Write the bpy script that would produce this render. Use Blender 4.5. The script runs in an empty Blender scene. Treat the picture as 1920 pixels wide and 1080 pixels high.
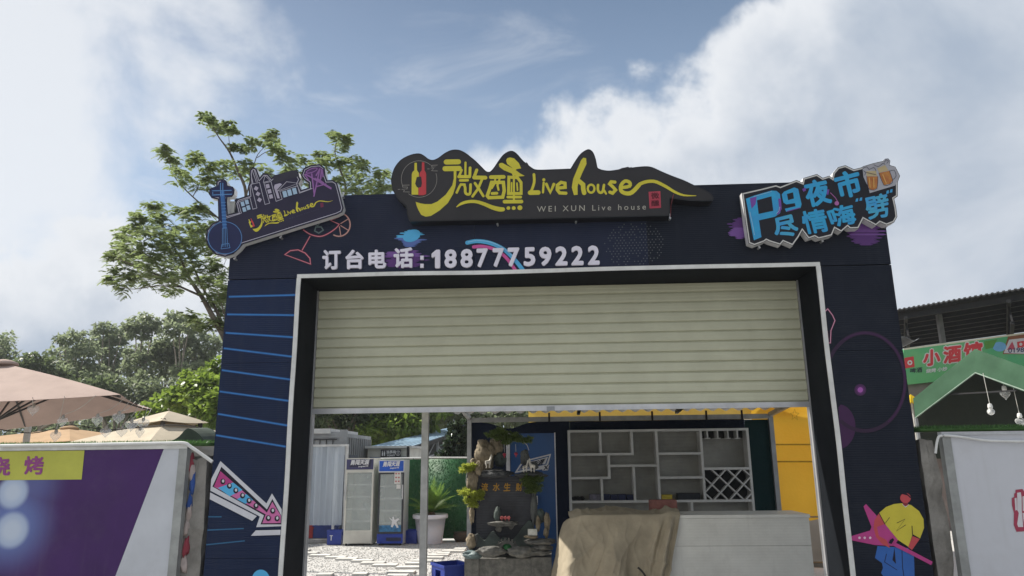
import bpy, bmesh, math, random
import numpy as np
from mathutils import Vector, Matrix, noise
from mathutils.geometry import tessellate_polygon

S = bpy.context.scene
C = S.collection
random.seed(7)
RNG = np.random.default_rng(11)
R = math.radians

# ------------------------------------------------------------------ camera
FPX = 1350.0
EYE = Vector((0.0, 0.0, 1.75))
PITCH, ROLL, YAW = R(13.4), R(-0.63), R(-2.8)
_f = Vector((math.sin(YAW) * math.cos(PITCH), math.cos(YAW) * math.cos(PITCH), math.sin(PITCH)))
_r = Vector((math.cos(YAW), -math.sin(YAW), 0))
_u = _r.cross(_f)
_r, _u = (_r * math.cos(ROLL) + _u * math.sin(ROLL)), (_u * math.cos(ROLL) - _r * math.sin(ROLL))
cam = bpy.data.objects.new('camera', bpy.data.cameras.new('camera'))
C.objects.link(cam)
cam.matrix_world = Matrix(((_r.x, _u.x, -_f.x, EYE.x), (_r.y, _u.y, -_f.y, EYE.y), (_r.z, _u.z, -_f.z, EYE.z), (0, 0, 0, 1)))
cam.data.sensor_width = 36.0
cam.data.lens = FPX / 1920 * 36.0
cam.data.clip_start = 0.05
cam.data.clip_end = 3000
S.camera = cam

# ------------------------------------------------------------------ light
SUN_EL, SUN_AZ = R(47), math.atan2(-0.90, 0.30)     # azimuth clockwise from +Y
sun_dir = Vector((math.sin(SUN_AZ) * math.cos(SUN_EL), math.cos(SUN_AZ) * math.cos(SUN_EL), math.sin(SUN_EL)))
sl = bpy.data.lights.new('sun', 'SUN')
sl.energy = 4.6
sl.angle = R(0.6)
sl.color = (1.0, 0.95, 0.86)
so = bpy.data.objects.new('sun', sl)
C.objects.link(so)
so.rotation_euler = sun_dir.to_track_quat('Z', 'Y').to_euler()
so.location = sun_dir * 60

S.view_settings.view_transform = 'Standard'
S.view_settings.look = 'None'
S.view_settings.gamma = 1
S.view_settings.exposure = 0.70
S.view_settings.use_curve_mapping = False
try:
    S.cycles.max_bounces = 8
    S.cycles.transparent_max_bounces = 24
    S.cycles.use_denoising = True
except Exception:
    pass

# ------------------------------------------------------------------ sky (Nishita + procedural cloud)
SKY = 0.10
W = bpy.data.worlds.new('World')
S.world = W
W.use_nodes = True
wt = W.node_tree
wt.nodes.clear()


class NG:
    """tiny node-graph DSL: every method returns an output socket"""
    def __init__(s, t): s.t = t
    def put(s, sock, v):
        if isinstance(v, bpy.types.NodeSocket): s.t.links.new(v, sock)
        elif v is not None: sock.default_value = v
    def m(s, op, a, b=None, c=None, clamp=False):
        n = s.t.nodes.new('ShaderNodeMath'); n.operation = op; n.use_clamp = clamp
        for i, v in enumerate((a, b, c)): s.put(n.inputs[i], v)
        return n.outputs[0]
    def ss(s, lo, hi, x):
        n = s.t.nodes.new('ShaderNodeMapRange'); n.interpolation_type = 'SMOOTHSTEP'
        s.put(n.inputs[0], x); s.put(n.inputs[1], lo); s.put(n.inputs[2], hi)
        return n.outputs[0]
    def noise(s, vec, scale, detail=6, rough=.55, dist=0.0):
        n = s.t.nodes.new('ShaderNodeTexNoise')
        s.put(n.inputs['Vector'], vec); s.put(n.inputs['Scale'], scale); s.put(n.inputs['Detail'], detail)
        s.put(n.inputs['Roughness'], rough); s.put(n.inputs['Distortion'], dist)
        return n.outputs[0]
    def mix(s, f, a, b):
        n = s.t.nodes.new('ShaderNodeMix'); n.data_type = 'RGBA'
        s.put(n.inputs[0], f)
        for i, v in ((6, a), (7, b)):
            s.put(n.inputs[i], v if isinstance(v, bpy.types.NodeSocket) else (*v[:3], 1))
        return n.outputs[2]
    def vm(s, op, a, b=None, sc=None):
        n = s.t.nodes.new('ShaderNodeVectorMath'); n.operation = op
        s.put(n.inputs[0], a)
        if b is not None: s.put(n.inputs[1], b)
        if sc is not None: s.put(n.inputs['Scale'], sc)
        return n.outputs['Value'] if op in ('LENGTH', 'DISTANCE', 'DOT_PRODUCT') else n.outputs[0]


g = NG(wt)
tc = wt.nodes.new('ShaderNodeTexCoord')
dirv = g.vm('NORMALIZE', tc.outputs['Generated'])
sep = wt.nodes.new('ShaderNodeSeparateXYZ'); wt.links.new(dirv, sep.inputs[0])
az = g.m('MULTIPLY', g.m('ARCTAN2', sep.outputs[0], sep.outputs[1]), 57.2958)
el = g.m('MULTIPLY', g.m('ARCSINE', sep.outputs[2]), 57.2958)
sky = wt.nodes.new('ShaderNodeTexSky')
sky.sky_type = 'NISHITA'
sky.sun_disc = False
sky.sun_elevation = SUN_EL
sky.sun_rotation = SUN_AZ
sky.air_density = 1.0
sky.dust_density = 1.6
sky.ozone_density = 1.0
# big cumulus bank whose crest climbs to the right, thin veil to the left, wisps between
crest = g.m('ADD', 23.4, g.m('MULTIPLY', g.m('ADD', az, 7.0), 0.19))
crest = g.m('ADD', crest, g.m('MULTIPLY', g.m('MAXIMUM', g.m('SUBTRACT', az, 14.0), 0.0), 0.95))
n1 = g.noise(dirv, 5.0, 9, .56, .25)
n2 = g.noise(g.vm('ADD', dirv, (3.1, 1.7, .4)), 13.0, 7, .55, .2)
puff = g.m('ADD', g.m('MULTIPLY', g.m('SUBTRACT', n1, .5), 1.9), g.m('MULTIPLY', g.m('SUBTRACT', n2, .5), .80))
bR = g.m('DIVIDE', g.m('SUBTRACT', crest, el), 10.0)
bR = g.m('MINIMUM', g.m('MAXIMUM', bR, -1.6), 1.6)
eR = g.m('ADD', bR, puff)
dR = g.ss(-.06, .34, eR)
bL = g.m('DIVIDE', g.m('SUBTRACT', g.m('MULTIPLY', az, -1.0), 27.0), 13.0)
bL = g.m('MINIMUM', g.m('MAXIMUM', bL, -1.5), 1.2)
dL = g.ss(-.35, .9, g.m('ADD', bL, g.m('MULTIPLY', puff, 1.7)))
st = g.vm('MULTIPLY', dirv, (1.0, 1.0, 3.2))
n3 = g.noise(st, 3.6, 8, .6, .5)
dW = g.m('MULTIPLY', g.ss(.54, .80, n3), .34)
dens = g.m('MAXIMUM', g.m('MAXIMUM', dR, g.m('MULTIPLY', dL, .84)), dW)
# inside of the bank is thicker and greyer; its sun-side rim stays white
n4 = g.noise(g.vm('ADD', dirv, (.7, 5.2, 2.2)), 4.2, 6, .55, .3)
thick = g.m('MULTIPLY', g.ss(.12, 1.15, eR), g.m('ADD', .40, g.m('MULTIPLY', g.ss(.30, .68, n4), .60)))
thick = g.m('MULTIPLY', thick, .92)
K = 1.0 / SKY
white = tuple(c * K for c in (.525, .54, .562))
grey = tuple(c * K for c in (.225, .275, .35))
ccol = g.mix(thick, white, grey)
# the blue itself: dull steel overhead, paler towards the horizon
skyc = g.mix(g.ss(16, 42, el), tuple(c * K for c in (.235, .315, .42)), tuple(c * K for c in (.070, .108, .165)))
lp = g.mix(dens, g.mix(.70, sky.outputs[0], skyc), ccol)
# ground side of the dome: plain earth colour
lp = g.mix(g.ss(-3, -1, el), tuple(c * K for c in (.12, .115, .10)), lp)
bg = wt.nodes.new('ShaderNodeBackground')
bg.inputs[1].default_value = SKY
wt.links.new(lp, bg.inputs[0])
wo = wt.nodes.new('ShaderNodeOutputWorld')
wt.links.new(bg.outputs[0], wo.inputs[0])


# ------------------------------------------------------------------ pixel helpers (photo pixel -> point on a plane)
def ray(px, py):
    px, py = float(px), float(py); return (px - 960) / FPX * _r - (py - 540) / FPX * _u + _f
def at(px, py, Y):
    d = ray(px, py); return EYE + d * (Y / d.y)
def atz(px, py, z):
    d = ray(px, py); return EYE + d * ((z - EYE.z) / d.z)
def crop(o, s): return lambda pts: [(o[0] + s * p[0], o[1] + s * p[1]) + tuple(p[2:]) for p in pts]


# ------------------------------------------------------------------ materials
MATS = {}
def M(name, col=(.5, .5, .5), rough=.6, var=.12, scale=6.0, bump=0.0, bscale=60.0, metal=0.0, spec=.4, col2=None, wave=None, coat=0.0, dirt=None):
    if name in MATS: return MATS[name]
    m = bpy.data.materials.new(name); m.use_nodes = True
    t = m.node_tree; b = t.nodes['Principled BSDF']; q = NG(t)
    tcn = t.nodes.new('ShaderNodeTexCoord')
    geo = t.nodes.new('ShaderNodeNewGeometry')
    pos = geo.outputs['Position']
    n = q.noise(pos, scale, 7, .62)
    f = q.ss(.28, .72, n)
    c2 = col2 or tuple(max(0, c * (1 - 2 * var)) for c in col)
    c1 = tuple(min(1, c * (1 + var)) for c in col) if not col2 else col
    base = q.mix(f, c1, c2)
    if dirt:   # dust and rain streaks: blotches drawn out down the wall
        dcol, amt = dirt
        d1 = q.ss(.50, .74, q.noise(q.vm('MULTIPLY', pos, (9.0, 9.0, .7)), 1.0, 6, .65)); d2 = q.ss(.45, .75, q.noise(pos, 2.3, 7, .7))
        base = q.mix(q.m('MULTIPLY', q.m('MAXIMUM', q.m('MULTIPLY', d1, .8), d2), amt), base, dcol)
    t.links.new(base, b.inputs['Base Color'])
    b.inputs['Roughness'].default_value = rough
    b.inputs['Metallic'].default_value = metal
    b.inputs['Specular IOR Level'].default_value = spec
    b.inputs['Coat Weight'].default_value = coat
    h = None
    if bump: h = q.m('MULTIPLY', q.noise(pos, bscale, 4, .6), bump)
    if wave:
        ax, per, amp = wave
        sp = t.nodes.new('ShaderNodeSeparateXYZ'); t.links.new(pos, sp.inputs[0])
        wv = q.m('MULTIPLY', q.m('SINE', q.m('MULTIPLY', sp.outputs[ax], 2 * math.pi / per)), amp)
        h = q.m('ADD', h, wv) if h else wv
    if h:
        bn = t.nodes.new('ShaderNodeBump'); bn.inputs['Strength'].default_value = 1.0; bn.inputs['Distance'].default_value = 1.0
        t.links.new(h, bn.inputs['Height']); t.links.new(bn.outputs[0], b.inputs['Normal'])
    # slight roughness break-up
    t.links.new(q.m('ADD', rough - .08, q.m('MULTIPLY', n, .16), clamp=True), b.inputs['Roughness'])
    MATS[name] = m
    return m


def LEAF(name, a, b_, trans=.35, scale=1.5, gloss=.35):
    if name in MATS: return MATS[name]
    m = bpy.data.materials.new(name); m.use_nodes = True
    t = m.node_tree; b = t.nodes['Principled BSDF']; q = NG(t)
    geo = t.nodes.new('ShaderNodeNewGeometry')
    n = q.m('ADD', q.m('MULTIPLY', q.noise(geo.outputs['Position'], scale, 4, .6), .6), q.m('MULTIPLY', geo.outputs['Random Per Island'], .4))
    col = q.mix(q.ss(.30, .70, n), a, b_)
    t.links.new(col, b.inputs['Base Color'])
    b.inputs['Roughness'].default_value = gloss
    b.inputs['Specular IOR Level'].default_value = .35
    tr = t.nodes.new('ShaderNodeBsdfTranslucent')
    tcol = q.mix(.5, col, tuple(min(1, c * 1.6) for c in b_))
    t.links.new(tcol, tr.inputs[0])
    mx = t.nodes.new('ShaderNodeMixShader'); mx.inputs[0].default_value = trans
    t.links.new(b.outputs[0], mx.inputs[1]); t.links.new(tr.outputs[0], mx.inputs[2])
    t.links.new(mx.outputs[0], t.nodes['Material Output'].inputs[0])
    MATS[name] = m
    return m


def CLOTH(name, col, trans=.3, rough=.85, bump=.004, var=.06, scale=2.0):
    """fabric that lets some sun through"""
    if name in MATS: return MATS[name]
    m = M(name, col, rough, var, scale, bump, 18, spec=.15)
    t = m.node_tree; b = t.nodes['Principled BSDF']
    tr = t.nodes.new('ShaderNodeBsdfTranslucent'); tr.inputs[0].default_value = (*col, 1)
    mx = t.nodes.new('ShaderNodeMixShader'); mx.inputs[0].default_value = trans
    t.links.new(b.outputs[0], mx.inputs[1]); t.links.new(tr.outputs[0], mx.inputs[2])
    t.links.new(mx.outputs[0], t.nodes['Material Output'].inputs[0])
    return m


def GLASS(name, col=(1, 1, 1), rough=.03, alpha=.25, edge=0.0):
    """thin pane: partly see-through, with a reflection"""
    if name in MATS: return MATS[name]
    m = bpy.data.materials.new(name); m.use_nodes = True
    t = m.node_tree; b = t.nodes['Principled BSDF']; q = NG(t)
    b.inputs['Base Color'].default_value = (*col, 1)
    b.inputs['Roughness'].default_value = rough
    b.inputs['Specular IOR Level'].default_value = .6
    geo = t.nodes.new('ShaderNodeNewGeometry')
    n = q.noise(geo.outputs['Position'], 3, 3, .5)
    tr = t.nodes.new('ShaderNodeBsdfTransparent')
    mx = t.nodes.new('ShaderNodeMixShader')
    fac = q.m('ADD', alpha - .06, q.m('MULTIPLY', n, .12))
    if edge:   # a hollow glass body gathers light along its outline
        lw = t.nodes.new('ShaderNodeLayerWeight'); lw.inputs[0].default_value = .5
        fac = q.m('ADD', fac, q.m('MULTIPLY', q.m('POWER', lw.outputs['Facing'], 2.5), edge), clamp=True)
    t.links.new(fac, mx.inputs[0])
    t.links.new(tr.outputs[0], mx.inputs[1]); t.links.new(b.outputs[0], mx.inputs[2])
    t.links.new(mx.outputs[0], t.nodes['Material Output'].inputs[0])
    MATS[name] = m
    return m


# ------------------------------------------------------------------ object helpers
WL = {}
def tag(o, label=None, cat=None, group=None, kind=None):
    if label: o['label'] = label
    if cat: o['category'] = cat
    if group: o['group'] = group
    if kind: o['kind'] = kind
    return o
def thing(name, label, cat, loc=(0, 0, 0), group=None):
    o = bpy.data.objects.new(name, None); C.objects.link(o)
    o.empty_display_size = .2
    o.location = loc; WL[o.name] = Vector(loc)
    return tag(o, label, cat, group)
def link(name, me, parent=None, wloc=(0, 0, 0), rot=None, scale=None):
    """link mesh data as a new object at world location wloc"""
    o = bpy.data.objects.new(name, me); C.objects.link(o)
    wloc = Vector(wloc); WL[o.name] = wloc
    if parent:
        o.parent = parent; o.location = wloc - WL[parent.name]
    else: o.location = wloc
    if rot: o.rotation_euler = rot
    if scale: o.scale = scale
    return o
def mk(name, verts, faces, mats, parent=None, mi=None, smooth=False, origin=None):
    """mesh object from world-space verts; its origin goes to the middle of its base"""
    v = np.array([tuple(p) for p in verts], dtype=np.float64).reshape(-1, 3)
    if origin is None:
        lo, hi = v.min(0), v.max(0)
        origin = ((lo[0] + hi[0]) / 2, (lo[1] + hi[1]) / 2, lo[2])
    v = v - np.array(tuple(origin))
    me = bpy.data.meshes.new(name)
    me.from_pydata(v.tolist(), [], faces)
    for m in (mats if isinstance(mats, (list, tuple)) else [mats]): me.materials.append(m)
    if mi is not None: me.polygons.foreach_set('material_index', mi)
    if smooth: me.polygons.foreach_set('use_smooth', [True] * len(me.polygons))
    me.update()
    return link(name, me, parent, origin)
def dup(root, loc, label=None, rotz=0.0, group=None, scale=None):
    r = root.copy(); C.objects.link(r); r.location = loc; r.rotation_euler = (0, 0, rotz)
    if scale: r.scale = (scale, scale, scale)
    if label: r['label'] = label
    if group: r['group'] = group
    for ch in list(root.children):
        c = ch.copy(); C.objects.link(c); c.parent = r
        for gch in list(ch.children):
            d = gch.copy(); C.objects.link(d); d.parent = c
    return r


class B:
    """collects shapes in world space; build() links them as one mesh object"""
    def __init__(s): s.v = []; s.f = []; s.mi = []; s.cur = 0
    def add(s, v, f, mi=None):
        k = len(s.v); s.v += [tuple(p) for p in v]
        s.f += [tuple(i + k for i in q) for q in f]
        s.mi += (mi if mi is not None else [s.cur] * len(f)); return s
    def box(s, x0, x1, y0, y1, z0, z1):
        return s.add([(x0, y0, z0), (x1, y0, z0), (x1, y1, z0), (x0, y1, z0), (x0, y0, z1), (x1, y0, z1), (x1, y1, z1), (x0, y1, z1)],
                     [(0, 3, 2, 1), (4, 5, 6, 7), (0, 1, 5, 4), (1, 2, 6, 5), (2, 3, 7, 6), (3, 0, 4, 7)])
    def bar(s, p, q, w, h, up=(0, 0, 1)):
        """rectangular bar from p to q, w across, h along up"""
        p, q = Vector(p), Vector(q); d = (q - p).normalized(); up = Vector(up)
        if abs(d.dot(up)) > .98: up = Vector((0, 1, 0))
        a = d.cross(up).normalized(); b = a.cross(d).normalized()
        a, b = a * w / 2, b * h / 2
        v = [e + i * a + j * b for e in (p, q) for i, j in ((-1, -1), (1, -1), (1, 1), (-1, 1))]
        return s.add(v, [(0, 1, 2, 3), (7, 6, 5, 4), (0, 4, 5, 1), (1, 5, 6, 2), (2, 6, 7, 3), (3, 7, 4, 0)])
    def tube(s, pts, r, n=8, cap=True):
        pts = [Vector(p) for p in pts]; m = len(pts)
        rr = r if isinstance(r, (list, tuple)) else [r] * m
        v = []; f = []; ref = None
        for i, p in enumerate(pts):
            d = (pts[min(i + 1, m - 1)] - pts[max(i - 1, 0)]).normalized()
            if ref is None: ref = Vector((0, 0, 1)) if abs(d.z) < .9 else Vector((1, 0, 0))
            a = d.cross(ref)
            if a.length < 1e-4: a = d.cross(Vector((0, 1, 0)))
            a.normalize(); b = d.cross(a); ref = b.cross(d) * -1 if False else ref
            for k in range(n):
                t = 2 * math.pi * k / n
                v.append(p + rr[i] * (math.cos(t) * a + math.sin(t) * b))
        for i in range(m - 1):
            for k in range(n):
                f.append((i * n + k, i * n + (k + 1) % n, (i + 1) * n + (k + 1) % n, (i + 1) * n + k))
        if cap: f += [tuple(range(n))[::-1], tuple(range((m - 1) * n, m * n))]
        return s.add(v, f)
    def lathe(s, c, prof, n=16, cap=True):
        """profile [(r,z)] turned round the vertical through c"""
        v = []; f = []; c = Vector(c)
        for r, z in prof:
            for k in range(n):
                t = 2 * math.pi * k / n; v.append((c.x + r * math.cos(t), c.y + r * math.sin(t), c.z + z))
        for i in range(len(prof) - 1):
            for k in range(n): f.append((i * n + k, i * n + (k + 1) % n, (i + 1) * n + (k + 1) % n, (i + 1) * n + k))
        if cap: f += [tuple(range(n))[::-1], tuple(range((len(prof) - 1) * n, len(prof) * n))]
        return s.add(v, f)
    def prism(s, pts, dv):
        """closed outline pts (3D), pushed along dv, with both caps"""
        n = len(pts); dv = Vector(dv); a = [Vector(p) for p in pts]; b = [p + dv for p in a]
        tri = [tuple(t) for t in tessellate_polygon([a])]
        f = tri + [tuple(i + n for i in t[::-1]) for t in tri]
        f += [(i, i + n, (i + 1) % n + n, (i + 1) % n) for i in range(n)]
        return s.add(a + b, f)
    def rock(s, c, rad, seed=0, amp=.28, freq=1.4, sub=3, strata=0.0):
        v, f = ICO[sub]; c = Vector(c); out = []
        for p in v:
            k = 1 + amp * noise.noise(p * freq + Vector((seed * 7.3, seed * 3.1, seed))) + amp * .45 * noise.noise(p * freq * 3 + Vector((seed, seed * 5, 0)))
            if strata: k -= strata * abs(noise.noise(Vector((p.x * 4.2 + seed, p.y * 4.2, p.z * .9 + seed * 2)))) ** .7
            out.append(c + Vector((p.x * rad[0], p.y * rad[1], p.z * rad[2])) * k)
        return s.add(out, f)
    def build(s, name, mats, parent=None, smooth=False, origin=None):
        o = mk(name, s.v, s.f, mats, parent, s.mi if isinstance(mats, (list, tuple)) and len(mats) > 1 else None, smooth, origin)
        return o


ICO = {}
for sd in (1, 2, 3, 4):
    bm_ = bmesh.new(); bmesh.ops.create_icosphere(bm_, subdivisions=sd, radius=1)
    bm_.verts.ensure_lookup_table()
    ICO[sd] = ([v.co.copy() for v in bm_.verts], [tuple(v.index for v in fc.verts) for fc in bm_.faces]); bm_.free()


def catmull(pts, n=5, closed=False):
    out = []; m = len(pts)
    rng = range(m if closed else m - 1)
    for i in rng:
        g_ = (lambda k: pts[k % m]) if closed else (lambda k: pts[max(0, min(m - 1, k))])
        p0, p1, p2, p3 = g_(i - 1), g_(i), g_(i + 1), g_(i + 2)
        for k in range(n):
            t = k / n
            out.append(tuple(.5 * (2 * b + (c - a) * t + (2 * a - 5 * b + 4 * c - d) * t * t + (3 * b - a - 3 * c + d) * t ** 3)
                             for a, b, c, d in zip(p0, p1, p2, p3)))
    if not closed: out.append(tuple(pts[-1]))
    return out
def inset(pts, d):
    n = len(pts); A = sum(pts[i][0] * pts[(i + 1) % n][1] - pts[(i + 1) % n][0] * pts[i][1] for i in range(n))
    sg = 1 if A > 0 else -1; out = []
    for i in range(n):
        p0, p1, p2 = Vector(pts[i - 1][:2]), Vector(pts[i][:2]), Vector(pts[(i + 1) % n][:2])
        a, b = (p1 - p0).normalized(), (p2 - p1).normalized()
        na, nb = Vector((-a.y, a.x)) * sg, Vector((-b.y, b.x)) * sg
        m_ = (na + nb); L = m_.length
        m_ = m_ / L if L > 1e-6 else na
        k = d / max(.45, m_.dot(na))
        out.append(tuple(p1 + m_ * k))
    return out


class Print:
    """flat print on the plane Y: shapes in photo pixels, stacked in thin layers"""
    def __init__(s, Y, lift=.002, step=.0004): s.Y = Y; s.l = lift; s.step = step; s.v = []; s.f = []; s.mi = []; s.m = []
    def _mi(s, m):
        if m not in s.m: s.m.append(m)
        return s.m.index(m)
    def _put(s, pts, faces, m):
        k = len(s.v)
        s.v += [at(p[0], p[1], s.Y - s.l) for p in pts]
        s.f += [tuple(i + k for i in q) for q in faces]; s.mi += [s._mi(m)] * len(faces); s.l += s.step
        return s
    def poly(s, pts, m):
        tri = tessellate_polygon([[Vector((p[0], p[1], 0)) for p in pts]])
        return s._put(pts, [tuple(t) for t in tri], m)
    def disc(s, cx, cy, rx, ry=None, m=None, n=24, rot=0):
        ry = ry or rx; c_, s_ = math.cos(rot), math.sin(rot)
        P = [(rx * math.cos(2 * math.pi * i / n), ry * math.sin(2 * math.pi * i / n)) for i in range(n)]
        return s._put([(cx + c_ * x - s_ * y, cy + s_ * x + c_ * y) for x, y in P], [tuple(range(n))], m)
    def rib(s, pts, w, m, closed=False, smooth=0, cap=True):
        """ribbon along pts (px); a point's third value overrides the width"""
        pts = [(p[0], p[1], p[2] if len(p) > 2 else w) for p in pts]
        if smooth: pts = catmull(pts, smooth, closed)
        n = len(pts); Lf = []; Rt = []
        for i, (x, y, ww) in enumerate(pts):
            a = Vector(pts[(i - 1) % n if closed else max(0, i - 1)][:2]); b = Vector(pts[(i + 1) % n if closed else min(n - 1, i + 1)][:2])
            p = Vector((x, y)); d1 = (p - a); d2 = (b - p)
            d1 = d1.normalized() if d1.length > 1e-6 else d2.normalized(); d2 = d2.normalized() if d2.length > 1e-6 else d1
            t = (d1 + d2); t = t.normalized() if t.length > 1e-4 else d1
            nn = Vector((-t.y, t.x)); k = min(1.6, 1 / max(.5, nn.dot(Vector((-d1.y, d1.x)))))
            Lf.append(p + nn * ww / 2 * k); Rt.append(p - nn * ww / 2 * k)
        q = [(v.x, v.y) for v in Lf + Rt]
        f = [(i, (i + 1) % n, n + (i + 1) % n, n + i) for i in range(n if closed else n - 1)]
        k0 = len(s.v); s._put(q, f, m); s.l -= s.step
        if n > 4:   # a ribbon that crosses itself lies over itself, never in one plane
            for i in range(n):
                for j in (k0 + i, k0 + n + i): s.v[j] = s.v[j] - Vector((0, s.step * .6 * i / n, 0))
        if cap and not closed:
            for e, o in ((0, 1), (n - 1, n - 2)):
                p = Vector(pts[e][:2]); d = (p - Vector(pts[o][:2])); d.normalize(); nn = Vector((-d.y, d.x)); r = pts[e][2] / 2
                cp = [p + nn * r * math.cos(a) + d * r * math.sin(a) for a in [math.pi * k / 8 for k in range(9)]]
                s._put([(v.x, v.y) for v in cp], [tuple(range(9))], m); s.l -= s.step
        s.l += s.step
        return s
    def build(s, name, parent): return mk(name, s.v, s.f, s.m, parent, s.mi)


def text_mesh(body, offset=0.0, extrude=0.0, space=1.0, shear=0.0):
    c = bpy.data.curves.new('text', 'FONT'); c.body = body; c.offset = offset; c.extrude = extrude
    c.space_character = space; c.shear = shear; c.resolution_u = 3; c.fill_mode = 'BOTH' if extrude else 'FRONT'
    o = bpy.data.objects.new('text', c); C.objects.link(o)
    me = bpy.data.meshes.new_from_object(o.evaluated_get(bpy.context.evaluated_depsgraph_get()))
    v = [tuple(x.co) for x in me.vertices]; f = [tuple(p.vertices) for p in me.polygons]
    if body == '1':   # the stock face draws a bare bar: give the figure its flag
        P1 = [(.16, 0), (.30, 0), (.30, .7), (.19, .7), (.02, .56), (.02, .44), (.16, .53)]
        q_ = B().prism([(x, y, -extrude) for x, y in P1], (0, 0, max(extrude * 2, 1e-4))); v, f = q_.v, q_.f
    bpy.data.objects.remove(o); bpy.data.curves.remove(c); bpy.data.meshes.remove(me)
    return v, f
def thicken(v, f, b):
    """bolder lettering: the glyph laid over itself, shifted all round by b em"""
    if not b: return [p + (0,) for p in v], f
    V = []; F_ = []
    rings = [b] if b < .06 else [b, b * .68, b * .36]
    for k in range(8 * len(rings) + 1):
        bb = rings[min(k // 8, len(rings) - 1)] if k < 8 * len(rings) else 0
        dx, dy = bb * math.cos(k * math.pi / 4), bb * math.sin(k * math.pi / 4); o = len(V)
        V += [(x + dx, y + dy, z, k) for x, y, z in v]; F_ += [tuple(i + o for i in q) for q in f]
    return V, F_
def text_on(name, body, quad, Y, mat, parent, depth=0.0, lift=.003, offset=0.0, space=1.0, shear=0.0):
    """lettering whose box fills the pixel quad TL,TR,BR,BL on plane Y"""
    v, f = text_mesh(body, 0, .05 if depth else 0, space, shear); v, f = thicken(v, f, offset)
    xs = [p[0] for p in v]; ys = [p[1] for p in v]; x0, x1, y0, y1 = min(xs), max(xs), min(ys), max(ys)
    out = []
    for x, y, z, kk in v:
        a, b = (x - x0) / (x1 - x0), (y1 - y) / (y1 - y0)
        tx = (quad[0][0] * (1 - a) + quad[1][0] * a) * (1 - b) + (quad[3][0] * (1 - a) + quad[2][0] * a) * b
        ty = (quad[0][1] * (1 - a) + quad[1][1] * a) * (1 - b) + (quad[3][1] * (1 - a) + quad[2][1] * a) * b
        yy = Y - lift - kk * .00012 - (depth * (z + .05) / .1 if depth else 0)
        p = at(tx, ty, Y); out.append((p.x, yy, p.z))
    o_ = mk(name, out, f, mat, parent)
    if name == 'small_lettering': o_['kind'] = 'stuff'
    return o_
def text_quad3(name, body, o, ux, uz, mat, parent, offset=0.0, space=1.0):
    """flat lettering filling the 3D rectangle o + a*ux + b*uz (o = lower left)"""
    v, f = text_mesh(body, 0, 0, space); v, f = thicken(v, f, offset)
    xs = [p[0] for p in v]; ys = [p[1] for p in v]; x0, x1, y0, y1 = min(xs), max(xs), min(ys), max(ys)
    o, ux, uz = Vector(o), Vector(ux), Vector(uz)
    return mk(name, [o + ux * ((x - x0) / (x1 - x0)) + uz * ((y - y0) / (y1 - y0)) - Vector((0, kk * .00012, 0)) for x, y, z, kk in v], f, mat, parent)


def leaves(centers, radii, n, size, aspect=.35, droop=.4, rng=RNG, flat=1.0):
    """n small folded leaves spread through ellipsoids -> verts, faces"""
    centers = np.array([tuple(c) for c in centers]); radii = np.array(radii, dtype=float)
    if radii.ndim == 1: radii = np.repeat(radii[:, None], 3, 1)
    w = radii.prod(1) ** (2 / 3); w = w / w.sum()
    k = rng.choice(len(centers), n, p=w)
    d = rng.normal(size=(n, 3)); d /= np.linalg.norm(d, axis=1)[:, None]
    rr = rng.random(n) ** (1 / 2.2)
    p = centers[k] + d * radii[k] * rr[:, None]
    a = rng.normal(size=(n, 3)) * .7 + d * .6; a[:, 2] = a[:, 2] * flat - droop
    a /= np.linalg.norm(a, axis=1)[:, None]
    up = np.array([0, 0, 1.0]) + rng.normal(size=(n, 3)) * .55
    b = np.cross(a, up); b /= np.linalg.norm(b, axis=1)[:, None] + 1e-9
    c = np.cross(b, a)
    s = size * (.6 + .8 * rng.random(n))[:, None]
    v = np.empty((n, 4, 3))
    v[:, 0] = p; v[:, 2] = p + a * s
    mid = p + a * s * .5
    v[:, 1] = mid + b * s * aspect + c * s * .10
    v[:, 3] = mid - b * s * aspect + c * s * .10
    i = np.arange(n)[:, None] * 4
    f = np.concatenate([i + np.array([[0, 1, 2]]), i + np.array([[0, 2, 3]])], 0)
    return v.reshape(-1, 3), f
def mk_np(name, v, f, mat, parent=None, smooth=False, origin=None):
    v = np.asarray(v, dtype=np.float64)
    if origin is None:
        lo, hi = v.min(0), v.max(0); origin = ((lo[0] + hi[0]) / 2, (lo[1] + hi[1]) / 2, lo[2])
    v = v - np.array(tuple(origin))
    me = bpy.data.meshes.new(name)
    nf, k = f.shape
    me.vertices.add(len(v)); me.vertices.foreach_set('co', v.ravel())
    me.loops.add(nf * k); me.loops.foreach_set('vertex_index', f.ravel().astype(np.int32))
    me.polygons.add(nf); me.polygons.foreach_set('loop_start', np.arange(0, nf * k, k, dtype=np.int32))
    me.polygons.foreach_set('loop_total', np.full(nf, k, dtype=np.int32))
    me.materials.append(mat); me.update(calc_edges=True); me.validate()
    return link(name, me, parent, origin)
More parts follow.
